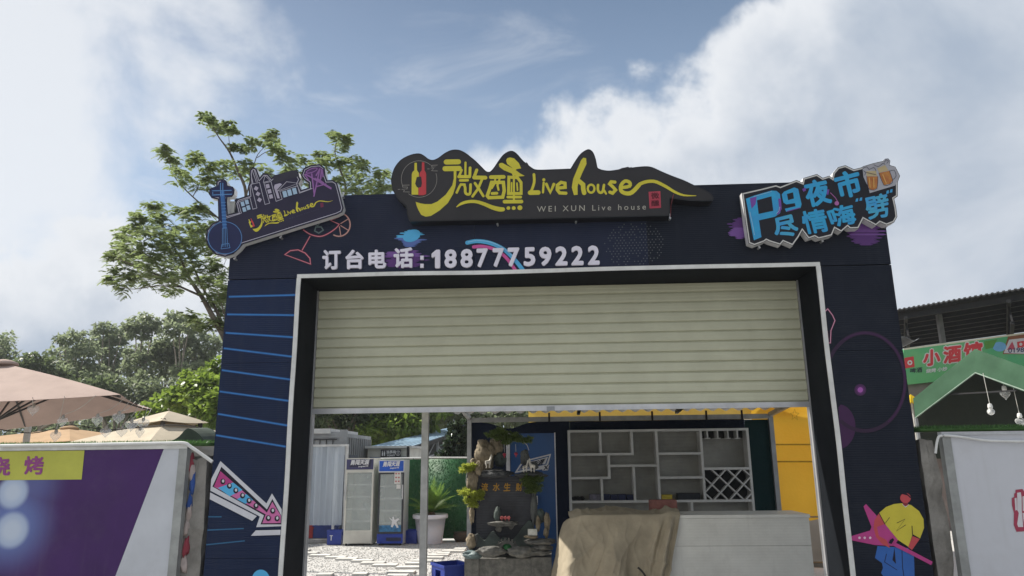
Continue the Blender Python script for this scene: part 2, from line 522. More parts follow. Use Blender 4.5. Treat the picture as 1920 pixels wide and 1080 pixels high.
def skin(name, verts, edges, radii, mat, parent=None, sub=1, wloc=None):
    me = bpy.data.meshes.new(name); me.from_pydata([tuple(v) for v in verts], edges, [])
    o = bpy.data.objects.new(name, me); C.objects.link(o)
    o.modifiers.new('s', 'SKIN'); sv = me.skin_vertices[0].data
    for i, r_ in enumerate(radii): sv[i].radius = (r_, r_)
    sv[0].use_root = True
    sb = o.modifiers.new('d', 'SUBSURF'); sb.levels = sub; sb.render_levels = sub
    m2 = bpy.data.meshes.new_from_object(o.evaluated_get(bpy.context.evaluated_depsgraph_get()))
    v = [tuple(x.co) for x in m2.vertices]; f = [tuple(p.vertices) for p in m2.polygons]
    bpy.data.objects.remove(o); bpy.data.meshes.remove(me); bpy.data.meshes.remove(m2)
    return mk(name, v, f, mat, parent, smooth=True)

# ================================================================== SETTING
m_gravel = M('gravel', (.51, .50, .485), .9, .25, 46, .004, 110, col2=(.37, .36, .345))
m_pave = M('forecourt_concrete', (.27, .265, .255), .85, .16, 2.2, .003, 70)
m_soil = M('far_soil', (.17, .16, .11), .95, .25, .6, .02, 6)
gb = B(); gb.v = [(-400, -300, -.012), (400, -300, -.012), (400, 600, -.012), (-400, 600, -.012)]; gb.f = [(0, 1, 2, 3)]; gb.mi = [0]
tag(gb.build('terrain', m_soil), kind='structure')
v = []; f = []
NX, NY = 60, 44
for j in range(NY + 1):
    for i in range(NX + 1):
        x, y = -12 + 24 * i / NX, 6.2 + 18 * j / NY
        v.append((x, y, .018 * noise.noise((x * .9, y * .9, 0))))
for j in range(NY):
    for i in range(NX): a = j * (NX + 1) + i; f.append((a, a + 1, a + NX + 2, a + NX + 1))
gravel_yard = tag(mk('gravel_yard', v, f, m_gravel, smooth=True, origin=(0, 12, 0)), kind='structure')
pv = B(); pv.box(-30, 30, -30, 6.2, -.01, .012)
tag(pv.build('pavement', m_pave), kind='structure')
# loose stones lying on the yard
oct_v = np.array([(1, 0, 0), (0, 1, 0), (-1, 0, 0), (0, -1, 0), (0, 0, 1), (0, 0, -1)], float)
oct_f = np.array([(0, 1, 4), (1, 2, 4), (2, 3, 4), (3, 0, 4), (1, 0, 5), (2, 1, 5), (3, 2, 5), (0, 3, 5)])
n = 15000
p = np.stack([RNG.uniform(-6.2, 0.2, n), RNG.uniform(10.6, 16.5, n), np.zeros(n)], 1)
p[:, 2] = [.018 * noise.noise((a * .9, b * .9, 0)) + .004 for a, b, _ in p]
sz = RNG.uniform(.006, .015, n)[:, None, None] * RNG.uniform(.6, 1.3, (n, 1, 3)) * (1, 1, .7)
ang = RNG.uniform(0, 6.28, n)
vv = oct_v[None] * sz
vx = vv[..., 0] * np.cos(ang)[:, None] - vv[..., 1] * np.sin(ang)[:, None]
vy = vv[..., 0] * np.sin(ang)[:, None] + vv[..., 1] * np.cos(ang)[:, None]
vv = np.stack([vx, vy, vv[..., 2]], -1) + p[:, None]
ff = (oct_f[None] + (np.arange(n) * 6)[:, None, None]).reshape(-1, 3)
tag(mk_np('loose_gravel', vv.reshape(-1, 3), ff, M('gravel_stone', (.52, .51, .49), .85, .3, 30, col2=(.33, .325, .315))),
    'pale loose gravel stones covering the yard', 'gravel', kind='stuff')
# pale paving bars set in the gravel (centre px, width px)
m_bar = M('paving_bar', (.57, .56, .53), .8, .10, 5, .003, 60)
BARS = crop((560, 760), .2962)
bars = [(20, 120, 935), (75, 200, 950), (170, 300, 962), (240, 370, 972), (340, 470, 983), (400, 545, 997), (470, 625, 1012), (620, 770, 1025),
        (565, 735, 1055), (680, 785, 1000), (725, 845, 984), (790, 915, 964), (820, 950, 948), (880, 957, 936), (910, 1050, 922), (985, 1058, 909),
        (120, 215, 1070), (345, 435, 1067), (15, 68, 917), (560, 690, 1078)]
bar_me = None
for x0, x1, yy in bars:
    (a, b), (c_, d) = BARS([(x0, yy), (x1, yy)])
    A, D = atz(a, b, .02), atz(c_, d, .02)
    w = (D - A).length
    if bar_me is None:
        q = B(); q.box(-.5, .5, -.10, .10, -.03, .018); o = q.build('paving_bar', m_bar, gravel_yard, origin=(0, 0, 0)); bar_me = o.data
    else: o = link('paving_bar', bar_me, gravel_yard)
    mid = (A + D) / 2
    o.location = (mid.x, mid.y - 12, .018); o.scale = (w, 1, 1); o.rotation_euler = (0, 0, random.uniform(-.05, .05))
    WL[o.name] = mid

# ================================================================== GATE
GY, GT = 6.0, .52
GX0, OX0, OX1, GX1, GTOP, OTOP = -2.79, -2.135, 2.275, 2.90, 4.07, 3.308
m_navy = M('navy_print', (.0205, .0265, .054), .55, .10, 1.2, wave=(2, .018, .0006), spec=.14, col2=(.0135, .0180, .038), dirt=((.050, .056, .068), .16))
m_navyB = M('navy_print_blue', (.0140, .0255, .068), .55, .10, 1.2, wave=(2, .018, .0006), spec=.14, col2=(.0110, .0190, .050), dirt=((.050, .056, .068), .16))
m_navyR = M('navy_print_black', (.0115, .0150, .0255), .55, .10, 1.2, wave=(2, .018, .0006), spec=.14, col2=(.0095, .0125, .0215), dirt=((.050, .056, .068), .16))
m_lining = M('charcoal_lining', (.0080, .0100, .0135), .75, .12, 3, .0008, 120, spec=.10)
m_trim = M('white_trim', (.68, .68, .66), .5, .08, 5, .0008, 80, dirt=((.35, .33, .30), .35))
gate = thing('entrance_gate', 'dark navy printed entrance gate framing the half open roller shutter', 'gate', (0, GY + GT / 2, 0))
e = .0025
for zz0, zz1 in ((0, 1.0), (1.0 + e, 2.575), (2.575 + e, OTOP)):
    q = B(); q.box(GX0, OX0 - .008, GY, GY + GT, zz0, zz1); q.build('panel', m_navyB, gate)
for zz0, zz1 in ((0, 1.1), (1.1 + e, 2.588), (2.588 + e, OTOP)):
    q = B(); q.box(OX1 + .008, GX1, GY, GY + GT, zz0, zz1); q.build('panel', m_navyR, gate)
for xa, xb in ((GX0, -.62), (-.62 + e, .88), (.88 + e, GX1)):
    q = B(); q.box(xa, xb, GY, GY + GT, OTOP + e + .006, GTOP); q.build('panel', m_navy if xb < 2 else m_navyR, gate)
# dark lining of the opening, white edge strip
q = B(); q.box(OX0 - .006, OX0, GY + .001, GY + GT, 0, OTOP); q.build('reveal_lining', m_lining, gate)
q = B(); q.box(OX1, OX1 + .006, GY + .001, GY + GT, 0, OTOP); q.build('reveal_lining', m_lining, gate)
q = B(); q.box(OX0 - .006, OX1 + .006, GY + .001, GY + GT, OTOP + .0002, OTOP + .006); q.build('reveal_lining', m_lining, gate)
def wavy_strip(p0, p1, w, seed):
    """one continuous white profile, slightly out of true"""
    p0, p1 = Vector(p0), Vector(p1); N = 40; v = []; f = []
    d = (p1 - p0).normalized(); a = d.cross(Vector((0, 1, 0))).normalized() * w / 2
    for i in range(N + 1):
        t = i / N; k = .012 * noise.noise((t * 4.3, seed * 3.7, 0)) * math.sin(math.pi * t) ** .5
        p = p0.lerp(p1, t) + a.normalized() * k
        for s_, y in ((-1, -.006), (1, -.006), (1, .006), (-1, .006)): v.append(p + a * s_ + Vector((0, y, 0)))
    for i in range(N):
        for k in range(4): f.append((i * 4 + k, i * 4 + (k + 1) % 4, i * 4 + 4 + (k + 1) % 4, i * 4 + 4 + k))
    f += [(3, 2, 1, 0), (N * 4, N * 4 + 1, N * 4 + 2, N * 4 + 3)]
    return B().add(v, f)
wavy_strip((OX0 - .036, GY - .006, OTOP + .020), (OX1 + .036, GY - .006, OTOP + .020), .034, 1).build('edge_strip', m_trim, gate)
wavy_strip((OX0 - .020, GY - .0062, 0), (OX0 - .020, GY - .0062, OTOP + .002), .036, 2).build('edge_strip', m_trim, gate)
wavy_strip((OX1 + .020, GY - .0062, 0), (OX1 + .020, GY - .0062, OTOP + .002), .036, 3).build('edge_strip', m_trim, gate)

# ---- flat print on the gate
def ink(name, col, rough=.5): return M('ink_' + name, col, rough, .04, 8, spec=.28)
i_blue = ink('line_blue', (.035, .19, .50)); i_sky = ink('sky', (.09, .42, .72)); i_pink = ink('pink', (.62, .10, .33)); i_mag = ink('magenta', (.45, .05, .22))
i_white = ink('white', (.60, .60, .64)); i_black = ink('black', (.008, .006, .018)); i_red = ink('neon_red', (.42, .05, .09)); i_rose = ink('neon_rose', (.62, .30, .34))
i_tan = ink('neon_tan', (.42, .26, .18)); i_mint = ink('neon_mint', (.13, .21, .22)); i_purple = ink('purple', (.10, .035, .17)); i_vio = ink('violet', (.18, .08, .30))
i_dim = ink('dim_purple', (.030, .0125, .038)); i_dim2 = ink('dim_plum', (.048, .013, .060)); i_yel = ink('yellow', (.58, .49, .05)); i_jean = ink('jeans', (.03, .12, .40))
i_skin = ink('red_skin', (.50, .07, .08)); i_hot = ink('hot_pink', (.45, .05, .22)); i_dot = ink('dot_grey', (.11, .12, .13)); i_glow = ink('glow', (.35, .10, .38)); i_glow2 = ink('glow_edge', (.10, .025, .12))
for a, b in (((429, 556.5), (556, 553)), ((425.6, 589.5), (554, 591)), ((423, 624), (551, 632.5)), ((419.5, 653), (550, 669)), ((416, 694), (547, 712)), ((412, 734), (544, 752)), ((408.5, 776), (540, 798)), ((405, 816), (536, 837.5))):
    P = Print(GY); P.rib([a, b], 4.4, ink('line_edge', (.02, .08, .24)), cap=False); P.rib([a, b], 2.0, i_blue, cap=False); P.build('printed_line', gate)
for a, b in (((390, 969), (415.5, 969)), ((388.5, 994), (457, 991)), ((386.5, 1021.5), (459, 1014))):
    P = Print(GY); P.rib([a, b], 2.2, ink('line_teal', (.03, .13, .26)), cap=False); P.build('printed_line', gate)
k = crop((340, 840), .2222)
P = Print(GY)
P.poly(k([(330, 110), (718, 468), (765, 383), (847, 518), (845, 660), (632, 668), (662, 578), (245, 360), (252, 262)]), i_white)
P.poly(k([(338, 158), (722, 518), (768, 430), (843, 570), (843, 645), (668, 645), (697, 568), (262, 325)]), i_black)
P.poly(k([(330, 195), (722, 545), (768, 455), (840, 572), (838, 633), (683, 635), (712, 560), (275, 325)]), ink('arrow_pink', (.60, .16, .38)))
P.poly(k([(330, 195), (438, 290), (310, 335), (275, 325)]), i_mag)
P.poly(k([(438, 291), (516, 354), (408, 408), (310, 336)]), i_sky)
P.poly(k([(548, 388), (606, 440), (540, 470), (468, 432)]), i_sky)
for x, y in ((350, 283), (405, 320), (459, 359), (516, 402), (571, 445), (629, 488), (770, 530), (733, 592), (807, 595)):
    x, y = k([(x, y)])[0]; P.disc(x, y, 4.6, 5.4, i_black); P.disc(x + .6, y - 1, 2.3, 3.0, i_white)
P.poly(k([(243, 375), (637, 575), (598, 615), (240, 432)]), i_white)
P.poly(k([(628, 695), (838, 690), (836, 733), (587, 741)]), i_white)
P.build('printed_arrow', gate)
P = Print(GY); P.disc(489, 1088, 17, 20, i_sky, 32); P.build('printed_dot', gate)
# neon cocktail
k = crop((360, 260), .2222)
def neon(P, pts, w, col, core, closed=False, sm=0): P.rib(pts, w, col, closed, sm); P.rib(pts, w * .38, core, closed, sm)
P = Print(GY)
neon(P, k([(783, 978), (830, 945), (895, 938), (955, 965), (995, 1010), (1000, 1058)]), 2.6, i_red, i_rose, True)
neon(P, k([(930, 940), (995, 825)]), 2.4, i_red, i_rose)
neon(P, k([(940, 770), (1000, 808), (1080, 825), (1150, 800), (1215, 755), (1242, 722)]), 2.6, i_red, i_rose, sm=4)
neon(P, k([(1242, 722), (1170, 690), (1240, 660)]), 2.2, i_red, i_rose)
cx, cy = k([(1240, 725)])[0]
neon(P, [(cx + 21 * math.cos(a), cy + 22 * math.sin(a)) for a in [math.radians(d) for d in range(-75, 118, 12)]], 2.6, i_tan, i_rose)
for d in (-30, 30, 80): neon(P, [(cx + 4 * math.cos(R(d)), cy + 4 * math.sin(R(d))), (cx + 19 * math.cos(R(d)), cy + 20 * math.sin(R(d)))], 1.8, i_tan, i_rose)
neon(P, k([(1045, 745), (1090, 745), (1108, 772), (1070, 797), (1035, 778)]), 2.2, i_mint, i_dot, True)
neon(P, k([(1020, 715), (1060, 735), (1085, 705)]), 1.8, i_mint, i_dot)
P.build('printed_cocktail', gate)
# paint splashes with streaky edges
def splash(name, cx, cy, rx, ry, mats, n, seed):
    rnd = random.Random(seed); P = Print(GY, .0012, .00003)
    for i in range(n):
        t = (i + .5) / n * 2 - 1; y = cy + t * ry; w = rx * math.sqrt(max(0, 1 - t * t))
        x0 = cx - w * rnd.uniform(.55, 1.25); x1 = cx + w * rnd.uniform(.55, 1.25)
        m = mats[0] if t < -.1 + rnd.uniform(-.25, .25) else mats[1]
        P.rib([(x0, y, 1), (x0 + 4, y, ry * 2 / n * 1.0), (x1 - 6, y, ry * 2 / n * 1.0), (x1, y, .4)], 1, m, cap=False)
    return P.build(name, gate)
P = Print(GY, .0035); P.disc(772, 442, 17, 11, i_sky, rot=-.35); P.build('printed_splash', gate)
splash('printed_splash', 770, 447, 26, 16, (i_sky, ink('mid_violet', (.10, .16, .42))), 13, 1)
splash('printed_splash', 757, 485, 42, 18, (i_vio, i_purple), 15, 2)
splash('printed_splash', 1388, 428, 24, 20, (i_purple, i_vio), 15, 3)
splash('printed_splash', 1626, 438, 34, 22, (i_vio, i_purple), 14, 4)
P = Print(GY)
P.rib([(876, 455), (895, 452), (920, 456), (945, 468), (965, 487), (981, 507)], 7.5, i_sky, smooth=4); P.rib([(878, 454), (895, 451), (920, 454), (945, 466), (965, 484)], 1.8, ink('pale_sky', (.25, .55, .78)), smooth=4)
P.rib([(888, 463), (905, 462), (928, 468), (948, 482), (966, 506)], 6.2, i_pink, smooth=4)
P.build('printed_arcs', gate)
P = Print(GY, .0015, .00001)
for i in range(-9, 10):
    for j in range(-9, 10):
        x, y = i * 6.6 + (3.3 if j % 2 else 0), j * 5.0
        rr = math.hypot(x / 57, y / 44)
        if rr < 1 and random.random() > rr * .35: P.disc(1190 + x, 460 + y - x * .03, 1.05, 1.05, i_dot, 8)
P.build('printed_dots', gate)['kind'] = 'stuff'
P = Print(GY, .0045)
P.rib([(1622 + 75 * math.cos(t), 716 + 92 * math.sin(t)) for t in [R(d) for d in range(-150, 128, 6)]], 7, i_dim)
P.rib([(1622 + 75 * math.cos(t), 716 + 92 * math.sin(t)) for t in [R(d) for d in range(-120, 60, 6)]], 3, i_dim2)
P.build('printed_ring', gate)
P = Print(GY); P.poly([(1572, 764)] + [(1572 + 32 * math.sin(R(d)), 800 - 42 * math.cos(R(d))) for d in range(8, 176, 8)] + [(1575, 844)], i_dim2); P.build('printed_half_disc', gate)
P = Print(GY, .002); P.disc(1613, 731, 11, 11, ink('glow_halo', (.06, .02, .075))); P.disc(1613, 731, 8, 8, i_glow2); P.disc(1613, 731, 5, 5, i_glow); P.build('printed_glow', gate)
P = Print(GY); neon(P, [(1546, 585), (1552, 579), (1561, 591), (1565.5, 601), (1558, 620), (1557, 643), (1553, 643), (1551, 622), (1548, 613)], 2.4, ink('neon_plum', (.30, .05, .14)), ink('neon_pale', (.66, .42, .50)), False); P.build('printed_glass_outline', gate)
# printed guitarist
k = crop((1560, 900), .1875)
P = Print(GY)
P.poly(k([(455, 660), (430, 780), (500, 830), (510, 880), (490, 930), (600, 1080), (830, 1080), (820, 760), (760, 680)]), i_jean)
P.rib(k([(545, 740), (525, 820), (650, 900)]), 1.2, i_black); P.rib(k([(700, 700), (705, 870), (718, 960)]), 1.2, i_black)
P.poly(k([(625, 680), (605, 800), (640, 840)]), i_black)
P.poly(k([(315, 265), (340, 240), (440, 350), (560, 470), (660, 600), (620, 660), (430, 650), (180, 600), (180, 565), (380, 505), (395, 470)]), i_hot)
P.poly(k([(470, 330), (425, 400), (415, 480), (440, 570), (500, 640), (580, 680), (545, 600), (470, 560), (450, 470), (530, 440)]), i_skin)
P.poly(k([(470, 330), (540, 270), (620, 240), (700, 232), (790, 250), (870, 310), (915, 390), (920, 480), (880, 585), (805, 545), (765, 668), (660, 600), (530, 440)]), i_yel)
P.poly(k([(805, 560), (878, 590), (800, 700), (760, 670)]), i_skin)
P.rib(k([(535, 430), (575, 375)]), 1, i_black); P.rib(k([(650, 430), (730, 390), (645, 510), (735, 450)]), 1.2, i_black); P.rib(k([(470, 330), (530, 440)]), 1.2, i_black)
P.rib(k([(800, 460), (805, 545), (875, 585)]), 1.4, i_black)
P.poly(k([(700, 240), (770, 245), (735, 275)]), i_white)
P.poly(k([(705, 215), (760, 215), (760, 250), (733, 265), (710, 245)]), ink('dark_red', (.25, .03, .04)))
P.disc(*k([(735, 180)])[0], 10, 9.5, i_skin); P.poly(k([(690, 125), (745, 130), (800, 180), (780, 180), (755, 155), (700, 140)]), i_black)
P.rib(k([(620, 640), (780, 720), (1000, 835)]), 7, i_hot, cap=False); P.rib(k([(640, 640), (1000, 832)]), 1, i_mag)
P.poly(k([(580, 600), (610, 580), (622, 600), (595, 640), (568, 630)]), i_black)
for x in (275, 327, 382): P.disc(*k([(x, 578)])[0], 2.3, 2.3, ink('pale_pink', (.75, .55, .65)))
P.build('printed_guitarist', gate)

# ---- raised white lettering above the opening
m_letter = M('white_acrylic', (.72, .69, .78), .35, .04, 9, spec=.5)
def letter_row(chars, boxes, depth=.022):
    for ch, (x0, y0, x1, y1, dy) in zip(chars, boxes):
        text_on('letter', ch, [(x0, y0), (x1, y0 - dy), (x1, y1 - dy), (x0, y1)], GY, m_letter, gate, depth=depth, lift=.004, offset=.036)
letter_row('订台电话', [(606, 470, 640, 507, 1), (649, 470, 683, 506, 1), (692, 470, 725, 505, 1), (739, 466, 776, 504, 1)])
P = None
for yy in (485, 500):
    q = B(); a = at(789, yy - 4, GY); b = at(795, yy + 3, GY); q.box(a.x, b.x, GY - .026, GY - .004, b.z, a.z); q.build('letter', m_letter, gate)
dx = [(810, 826), (834, 857), (864, 887), (894, 915), (924, 945), (952, 974), (982, 1004), (1011, 1034), (1041, 1064), (1071, 1094), (1102, 1124)]
letter_row('18877759222', [(a, 470 - i * .8, b, 504.5 - i * .65, .5) for i, (a, b) in enumerate(dx)])

# ================================================================== ROLLER SHUTTER
SY = GY + .47
m_slat = M('shutter_cream', (.53, .53, .395), .45, .06, 3, .0006, 90, spec=.35, col2=(.465, .465, .345), dirt=((.34, .31, .22), .14))
m_alu = M('aluminium', (.55, .55, .56), .38, .08, 6, metal=.6, spec=.5)
m_steel = M('grey_steel', (.30, .31, .32), .45, .10, 5, metal=.5)
sh = thing('roller_shutter', 'cream slatted roller shutter pulled down over the top of the opening', 'shutter', (0, SY, 2.17))
zb, zt = 2.215, 3.306
N = 12; ph = (zt - zb) / N
prof = []   # slat section: bulged face with a shadow groove
for t, d in ((0, .016), (.05, .016), (.15, .0), (.30, -.003), (.55, -.0015), (.62, -.003), (.92, -.001), (.965, .016), (1.0, .016)): prof.append((d, t * ph))
q = B(); xa, xb = OX0 + .012, OX1 - .012
vv = [(x, SY + d, z) for d, z in prof for x in (xa, xb)]; ff = [(2 * i, 2 * i + 1, 2 * i + 3, 2 * i + 2) for i in range(len(prof) - 1)]
vv += [(x, SY + .034, z) for z in (0, ph) for x in (xa, xb)]; nb = 2 * len(prof)
ff += [(nb + 1, nb, nb + 2, nb + 3), (nb, nb + 1, 1, 0), (nb - 2, nb - 1, nb + 3, nb + 2)]
q.add(vv, ff); s0 = q.build('slat', m_slat, sh, origin=(0, SY, 0)); s0.location.z = zb - 2.17
for i in range(1, N):
    o = link('slat', s0.data, sh, (0, SY, 0)); o.location = (0, 0, zb + i * ph - 2.17)
    o.rotation_euler = (random.uniform(-.012, .012), 0, random.uniform(-.0006, .0006))
q = B(); q.box(xa, xb, SY - .012, SY + .035, zb - .045, zb - .002); q.box(xa, xb, SY - .022, SY - .012, zb - .048, zb - .038); q.build('bottom_rail', m_alu, sh)
for x in (.15, .19): pass
q = B(); q.box(-.02, .05, SY - .026, SY - .0225, zb - .05, zb - .012); q.build('pull_plate', m_steel, sh)
for x in (OX0, OX1 - .016):
    q = B(); q.box(x + .001, x + .015, SY - .03, SY - .024, 0, 3.3); q.box(x + .001, x + .015, SY + .04, SY + .046, 0, 3.3); q.box(x + (.001 if x < 0 else .011), x + (.005 if x < 0 else .015), SY - .024, SY + .04, 0, 3.3)
    q.build('guide_rail', m_alu, sh)

# ================================================================== MAIN SIGN
NY_ = 5.875
m_sign = M('sign_black', (.020, .018, .020), .55, .10, 3, .0006, 60)
m_signedge = M('sign_edge', (.006, .0065, .009), .5, .1, 5)
i_gold = ink('gold', (.60, .53, .045), .4); i_line = ink('thin_grey', (.30, .28, .25)); i_dred = ink('bottle_red', (.52, .05, .06)); i_seal = ink('seal', (.42, .05, .08)); i_sealk = ink('seal_dark', (.10, .01, .02))
ms = thing('shop_sign', 'long black wave topped sign with yellow hand drawn lettering and bottles', 'sign', tuple(at(1000, 415, 5.9)))
k1, k2, k3, k4 = crop((730, 275), .1389), crop((820, 280), .1296), crop((970, 275), .1343), crop((1160, 300), .1111)
top = k1([(20, 450), (60, 300), (150, 180), (280, 110), (400, 90), (470, 120), (530, 165), (590, 178), (660, 150), (740, 90), (820, 50), (890, 38), (960, 48), (1040, 90), (1110, 145)])
top += k2([(560, 170), (650, 260), (700, 310), (735, 325), (770, 315), (820, 260), (880, 170), (960, 70), (1060, 20), (1140, 50), (1230, 150), (1310, 230)])
top += k3([(100, 210), (200, 290), (280, 320), (500, 315), (715, 306), (745, 300), (800, 210), (880, 100), (960, 45), (1010, 38), (1060, 80), (1095, 170), (1118, 280), (1135, 303), (1200, 325), (1300, 333), (1450, 310), (1600, 285)])
top += k4([(0, 168), (200, 130), (430, 105), (560, 118), (700, 180), (900, 265), (1100, 340), (1290, 430), (1450, 500), (1560, 570), (1600, 630), (1590, 680), (1550, 692)])
bot = k4([(1400, 697), (1150, 685), (870, 645), (866, 660), (860, 945)]) + k1([(285, 1013), (250, 960), (235, 900), (235, 850), (220, 800), (150, 740), (90, 670), (40, 580)])
outl = catmull(top, 3) + bot
F3 = [at(x, y, NY_) for x, y in outl]
q = B(); q.prism(F3, (0, GY - .004 - NY_, 0)); q.build('sign_box', m_signedge, ms)
P = Print(NY_, .001); P.poly(inset(outl, 2.2), m_sign); P.build('sign_face', ms)
def letter(parent, fn, Y=NY_, lift=.003):
    P = Print(Y, lift, .00025); fn(P); return P.build('letter', parent)
def wei(P, T=lambda p: p, W=1.0):
    a = lambda pts: T(k2(pts)); b = lambda pts: T(k1(pts)); w = lambda z: z * .1296 * W
    P.rib(a([(130, 183), (305, 180)]), w(74), i_gold); P.rib(a([(112, 280), (315, 276)]), w(74), i_gold)
    P.poly(b([(870, 325), (870, 430), (850, 520), (760, 650), (650, 740), (570, 775), (480, 775), (420, 765), (355, 745), (370, 800), (390, 850), (430, 920), (490, 945), (560, 935), (680, 860), (790, 760), (860, 640), (895, 530), (905, 400), (905, 325)]), i_gold)
    P.rib(a([(408, 192), (405, 380)]), w(30), i_gold); P.rib(a([(352, 300), (312, 392)]), w(34), i_gold); P.rib(a([(312, 395), (465, 395)]), w(46), i_gold); P.rib(a([(474, 268), (470, 390)]), w(40), i_gold)
    P.rib(a([(330, 450), (440, 447)]), w(36), i_gold)
    P.rib(a([(395, 510), (340, 508), (320, 540), (280, 625)]), w(34), i_gold); P.rib(a([(390, 512), (403, 560), (405, 625), (440, 652), (474, 630), (481, 510)]), w(38), i_gold, smooth=3)
    P.rib(a([(570, 300), (533, 398)]), w(44), i_gold); P.rib(a([(533, 407), (695, 410)]), w(56), i_gold); P.rib(a([(645, 440), (590, 570), (510, 680)]), w(37), i_gold); P.rib(a([(545, 490), (600, 570), (665, 675)]), w(37), i_gold)
    P.rib(a([(280, 835, 0), (350, 785, 0), (450, 757, 0), (560, 757, 0), (680, 792, 0), (800, 842, 0), (900, 867, 0), (955, 868, 0)]), w(50), i_gold) if False else \
        P.rib([(x, y, w(z)) for (x, y), z in zip(a([(280, 832), (350, 785), (450, 757), (560, 757), (680, 792), (800, 842), (900, 867), (950, 868)]), (12, 38, 44, 46, 52, 60, 66, 58))], 1, i_gold, smooth=3)
def xun(P, T=lambda p: p, W=1.0):
    a = lambda pts: T(k2(pts)); w = lambda z: z * .1296 * W
    P.rib(a([(775, 402), (960, 398)]), w(54), i_gold); P.rib(a([(838, 430), (825, 500), (790, 560)]), w(28), i_gold); P.rib(a([(900, 430), (870, 520), (885, 585)]), w(30), i_gold)
    P.rib(a([(785, 478), (955, 478), (968, 600), (945, 692), (745, 700), (722, 672), (762, 560)]), w(48), i_gold, True); P.rib(a([(792, 638), (862, 635)]), w(40), i_gold)
    P.poly(a([(995, 160), (1010, 130), (1050, 117), (1110, 130), (1180, 200), (1213, 275), (1150, 285), (1130, 300), (1090, 275), (1010, 210)]), i_gold)
    P.poly(a([(890, 220), (905, 200), (940, 195), (1010, 235), (1120, 290), (1200, 350), (1265, 385), (1160, 395), (1120, 380), (1095, 400), (1080, 350), (960, 300), (900, 255)]), i_gold)
    P.rib(a([(1035, 402), (1160, 410), (1212, 480), (1212, 638), (1030, 638)]), w(42), i_gold, True)
    P.rib(a([(1075, 485), (1072, 610)]), w(24), i_gold); P.rib(a([(1108, 400), (1108, 740)]), w(28), i_gold); P.rib(a([(1152, 490), (1160, 590)]), w(24), i_gold)
    P.rib(a([(1020, 690), (1205, 690)]), w(40), i_gold); P.rib(a([(972, 757), (1218, 755)]), w(52), i_gold)
    for x, y, r_ in ((1028, 850, 27), (1105, 850, 28), (1195, 845, 36)): P.disc(*a([(x, y)])[0], w(r_), w(r_ * .95), i_gold)
def l3(*strokes):
    def fn(P, T=lambda p: p, W=1.0):
        for s in strokes:
            pts, wd = s[0], s[1]; kw = s[2] if len(s) > 2 else {}
            if wd is None: P.poly(T(k3(pts)), i_gold)
            else: P.rib(T(k3(pts)), wd * .1343 * W, i_gold, **kw)
    return fn
Lf = l3(([(232, 388), (235, 500), (195, 620)], 37, dict(smooth=3)), ([(178, 642), (292, 640)], 64))
If = l3(([(368, 502), (358, 638)], 30), ([(370, 461), (370, 463)], 42))
Vf = l3(([(405, 522), (460, 638), (510, 524)], 40))
Ef = l3(([(560, 578), (668, 568), (665, 510), (610, 498), (558, 540), (556, 600), (590, 645), (678, 650)], 44))
Hf = l3(([(920, 155), (960, 160), (966, 240), (900, 380), (860, 480), (840, 560), (842, 670), (790, 675), (760, 570), (780, 450), (830, 330), (890, 190)], None), ([(868, 485), (918, 530), (920, 590), (933, 645)], 62))
Of = l3(([(1030 + 47 * math.cos(t), 586 + 56 * math.sin(t)) for t in [2 * math.pi * i / 16 for i in range(16)]], 30, dict(closed=True)))
Uf = l3(([(1127, 535), (1125, 600), (1150, 640), (1190, 628), (1210, 535)], 35, dict(smooth=3)), ([(1200, 590), (1238, 655)], 28))
Sf = l3(([(1362, 495), (1310, 490), (1288, 520), (1338, 565), (1372, 605), (1330, 650), (1292, 635)], 44))
def swoosh(P, T=lambda p: p, W=1.0):
    pts = k3([(1450, 572), (1565, 552), (1568, 500), (1505, 480), (1448, 540), (1450, 618), (1520, 652), (1600, 638), (1700, 535)]) + k4([(350, 410), (450, 370), (560, 358), (650, 375), (800, 450), (950, 540), (1100, 595), (1305, 603)])
    wd = [44, 46, 46, 46, 50, 52, 56, 60, 56, 58, 56, 54, 54, 50, 42, 30, 10]
    P.rib([(x, y, z * .1343 * W * (.83 if i > 8 else 1)) for i, ((x, y), z) in enumerate(zip(T(pts), wd))], 1, i_gold, smooth=3)
def bottles(P, T=lambda p: p, W=1.0, ring=True):
    b = lambda pts: T(k1(pts))
    P.poly(b([(340, 218), (372, 218), (374, 318), (398, 355), (400, 405), (370, 410), (348, 500), (370, 545), (390, 555), (390, 648), (300, 648), (303, 370), (315, 340), (338, 318)]), i_gold)
    P.poly(b([(440, 212), (472, 212), (474, 320), (490, 345), (497, 370), (497, 640), (460, 655), (393, 655), (393, 555), (430, 545), (440, 500), (436, 440), (430, 405), (404, 400), (412, 350), (438, 320)]), i_dred)
    if ring:
        P.rib(b([(402 + 240 * math.cos(R(t)), 437 + 246 * math.sin(R(t))) for t in range(-18, 130, 6)]), .8, i_line); P.rib(b([(402 + 240 * math.cos(R(t)), 437 + 246 * math.sin(R(t))) for t in range(160, 312, 6)]), .8, i_line)
        for s in ([(270, 518), (180, 520), (180, 545), (245, 545), (240, 570), (165, 575), (205, 590), (190, 610), (272, 612)], [(118, 577), (145, 577)], [(650, 248), (570, 252), (575, 275), (628, 270), (560, 290), (600, 292), (570, 325), (650, 328)], [(515, 300), (540, 300)]):
            P.rib(b(s), .9, i_line)
for fn in (wei, xun, Lf, If, Vf, Ef, Hf, Of, Uf, Sf, swoosh): letter(ms, fn)
P = Print(NY_, .003); bottles(P); P.build('bottle_emblem', ms)
P = Print(NY_, .003); P.poly(k4([(505, 537), (703, 525), (715, 808), (522, 817)]), i_seal); P.build('seal', ms)
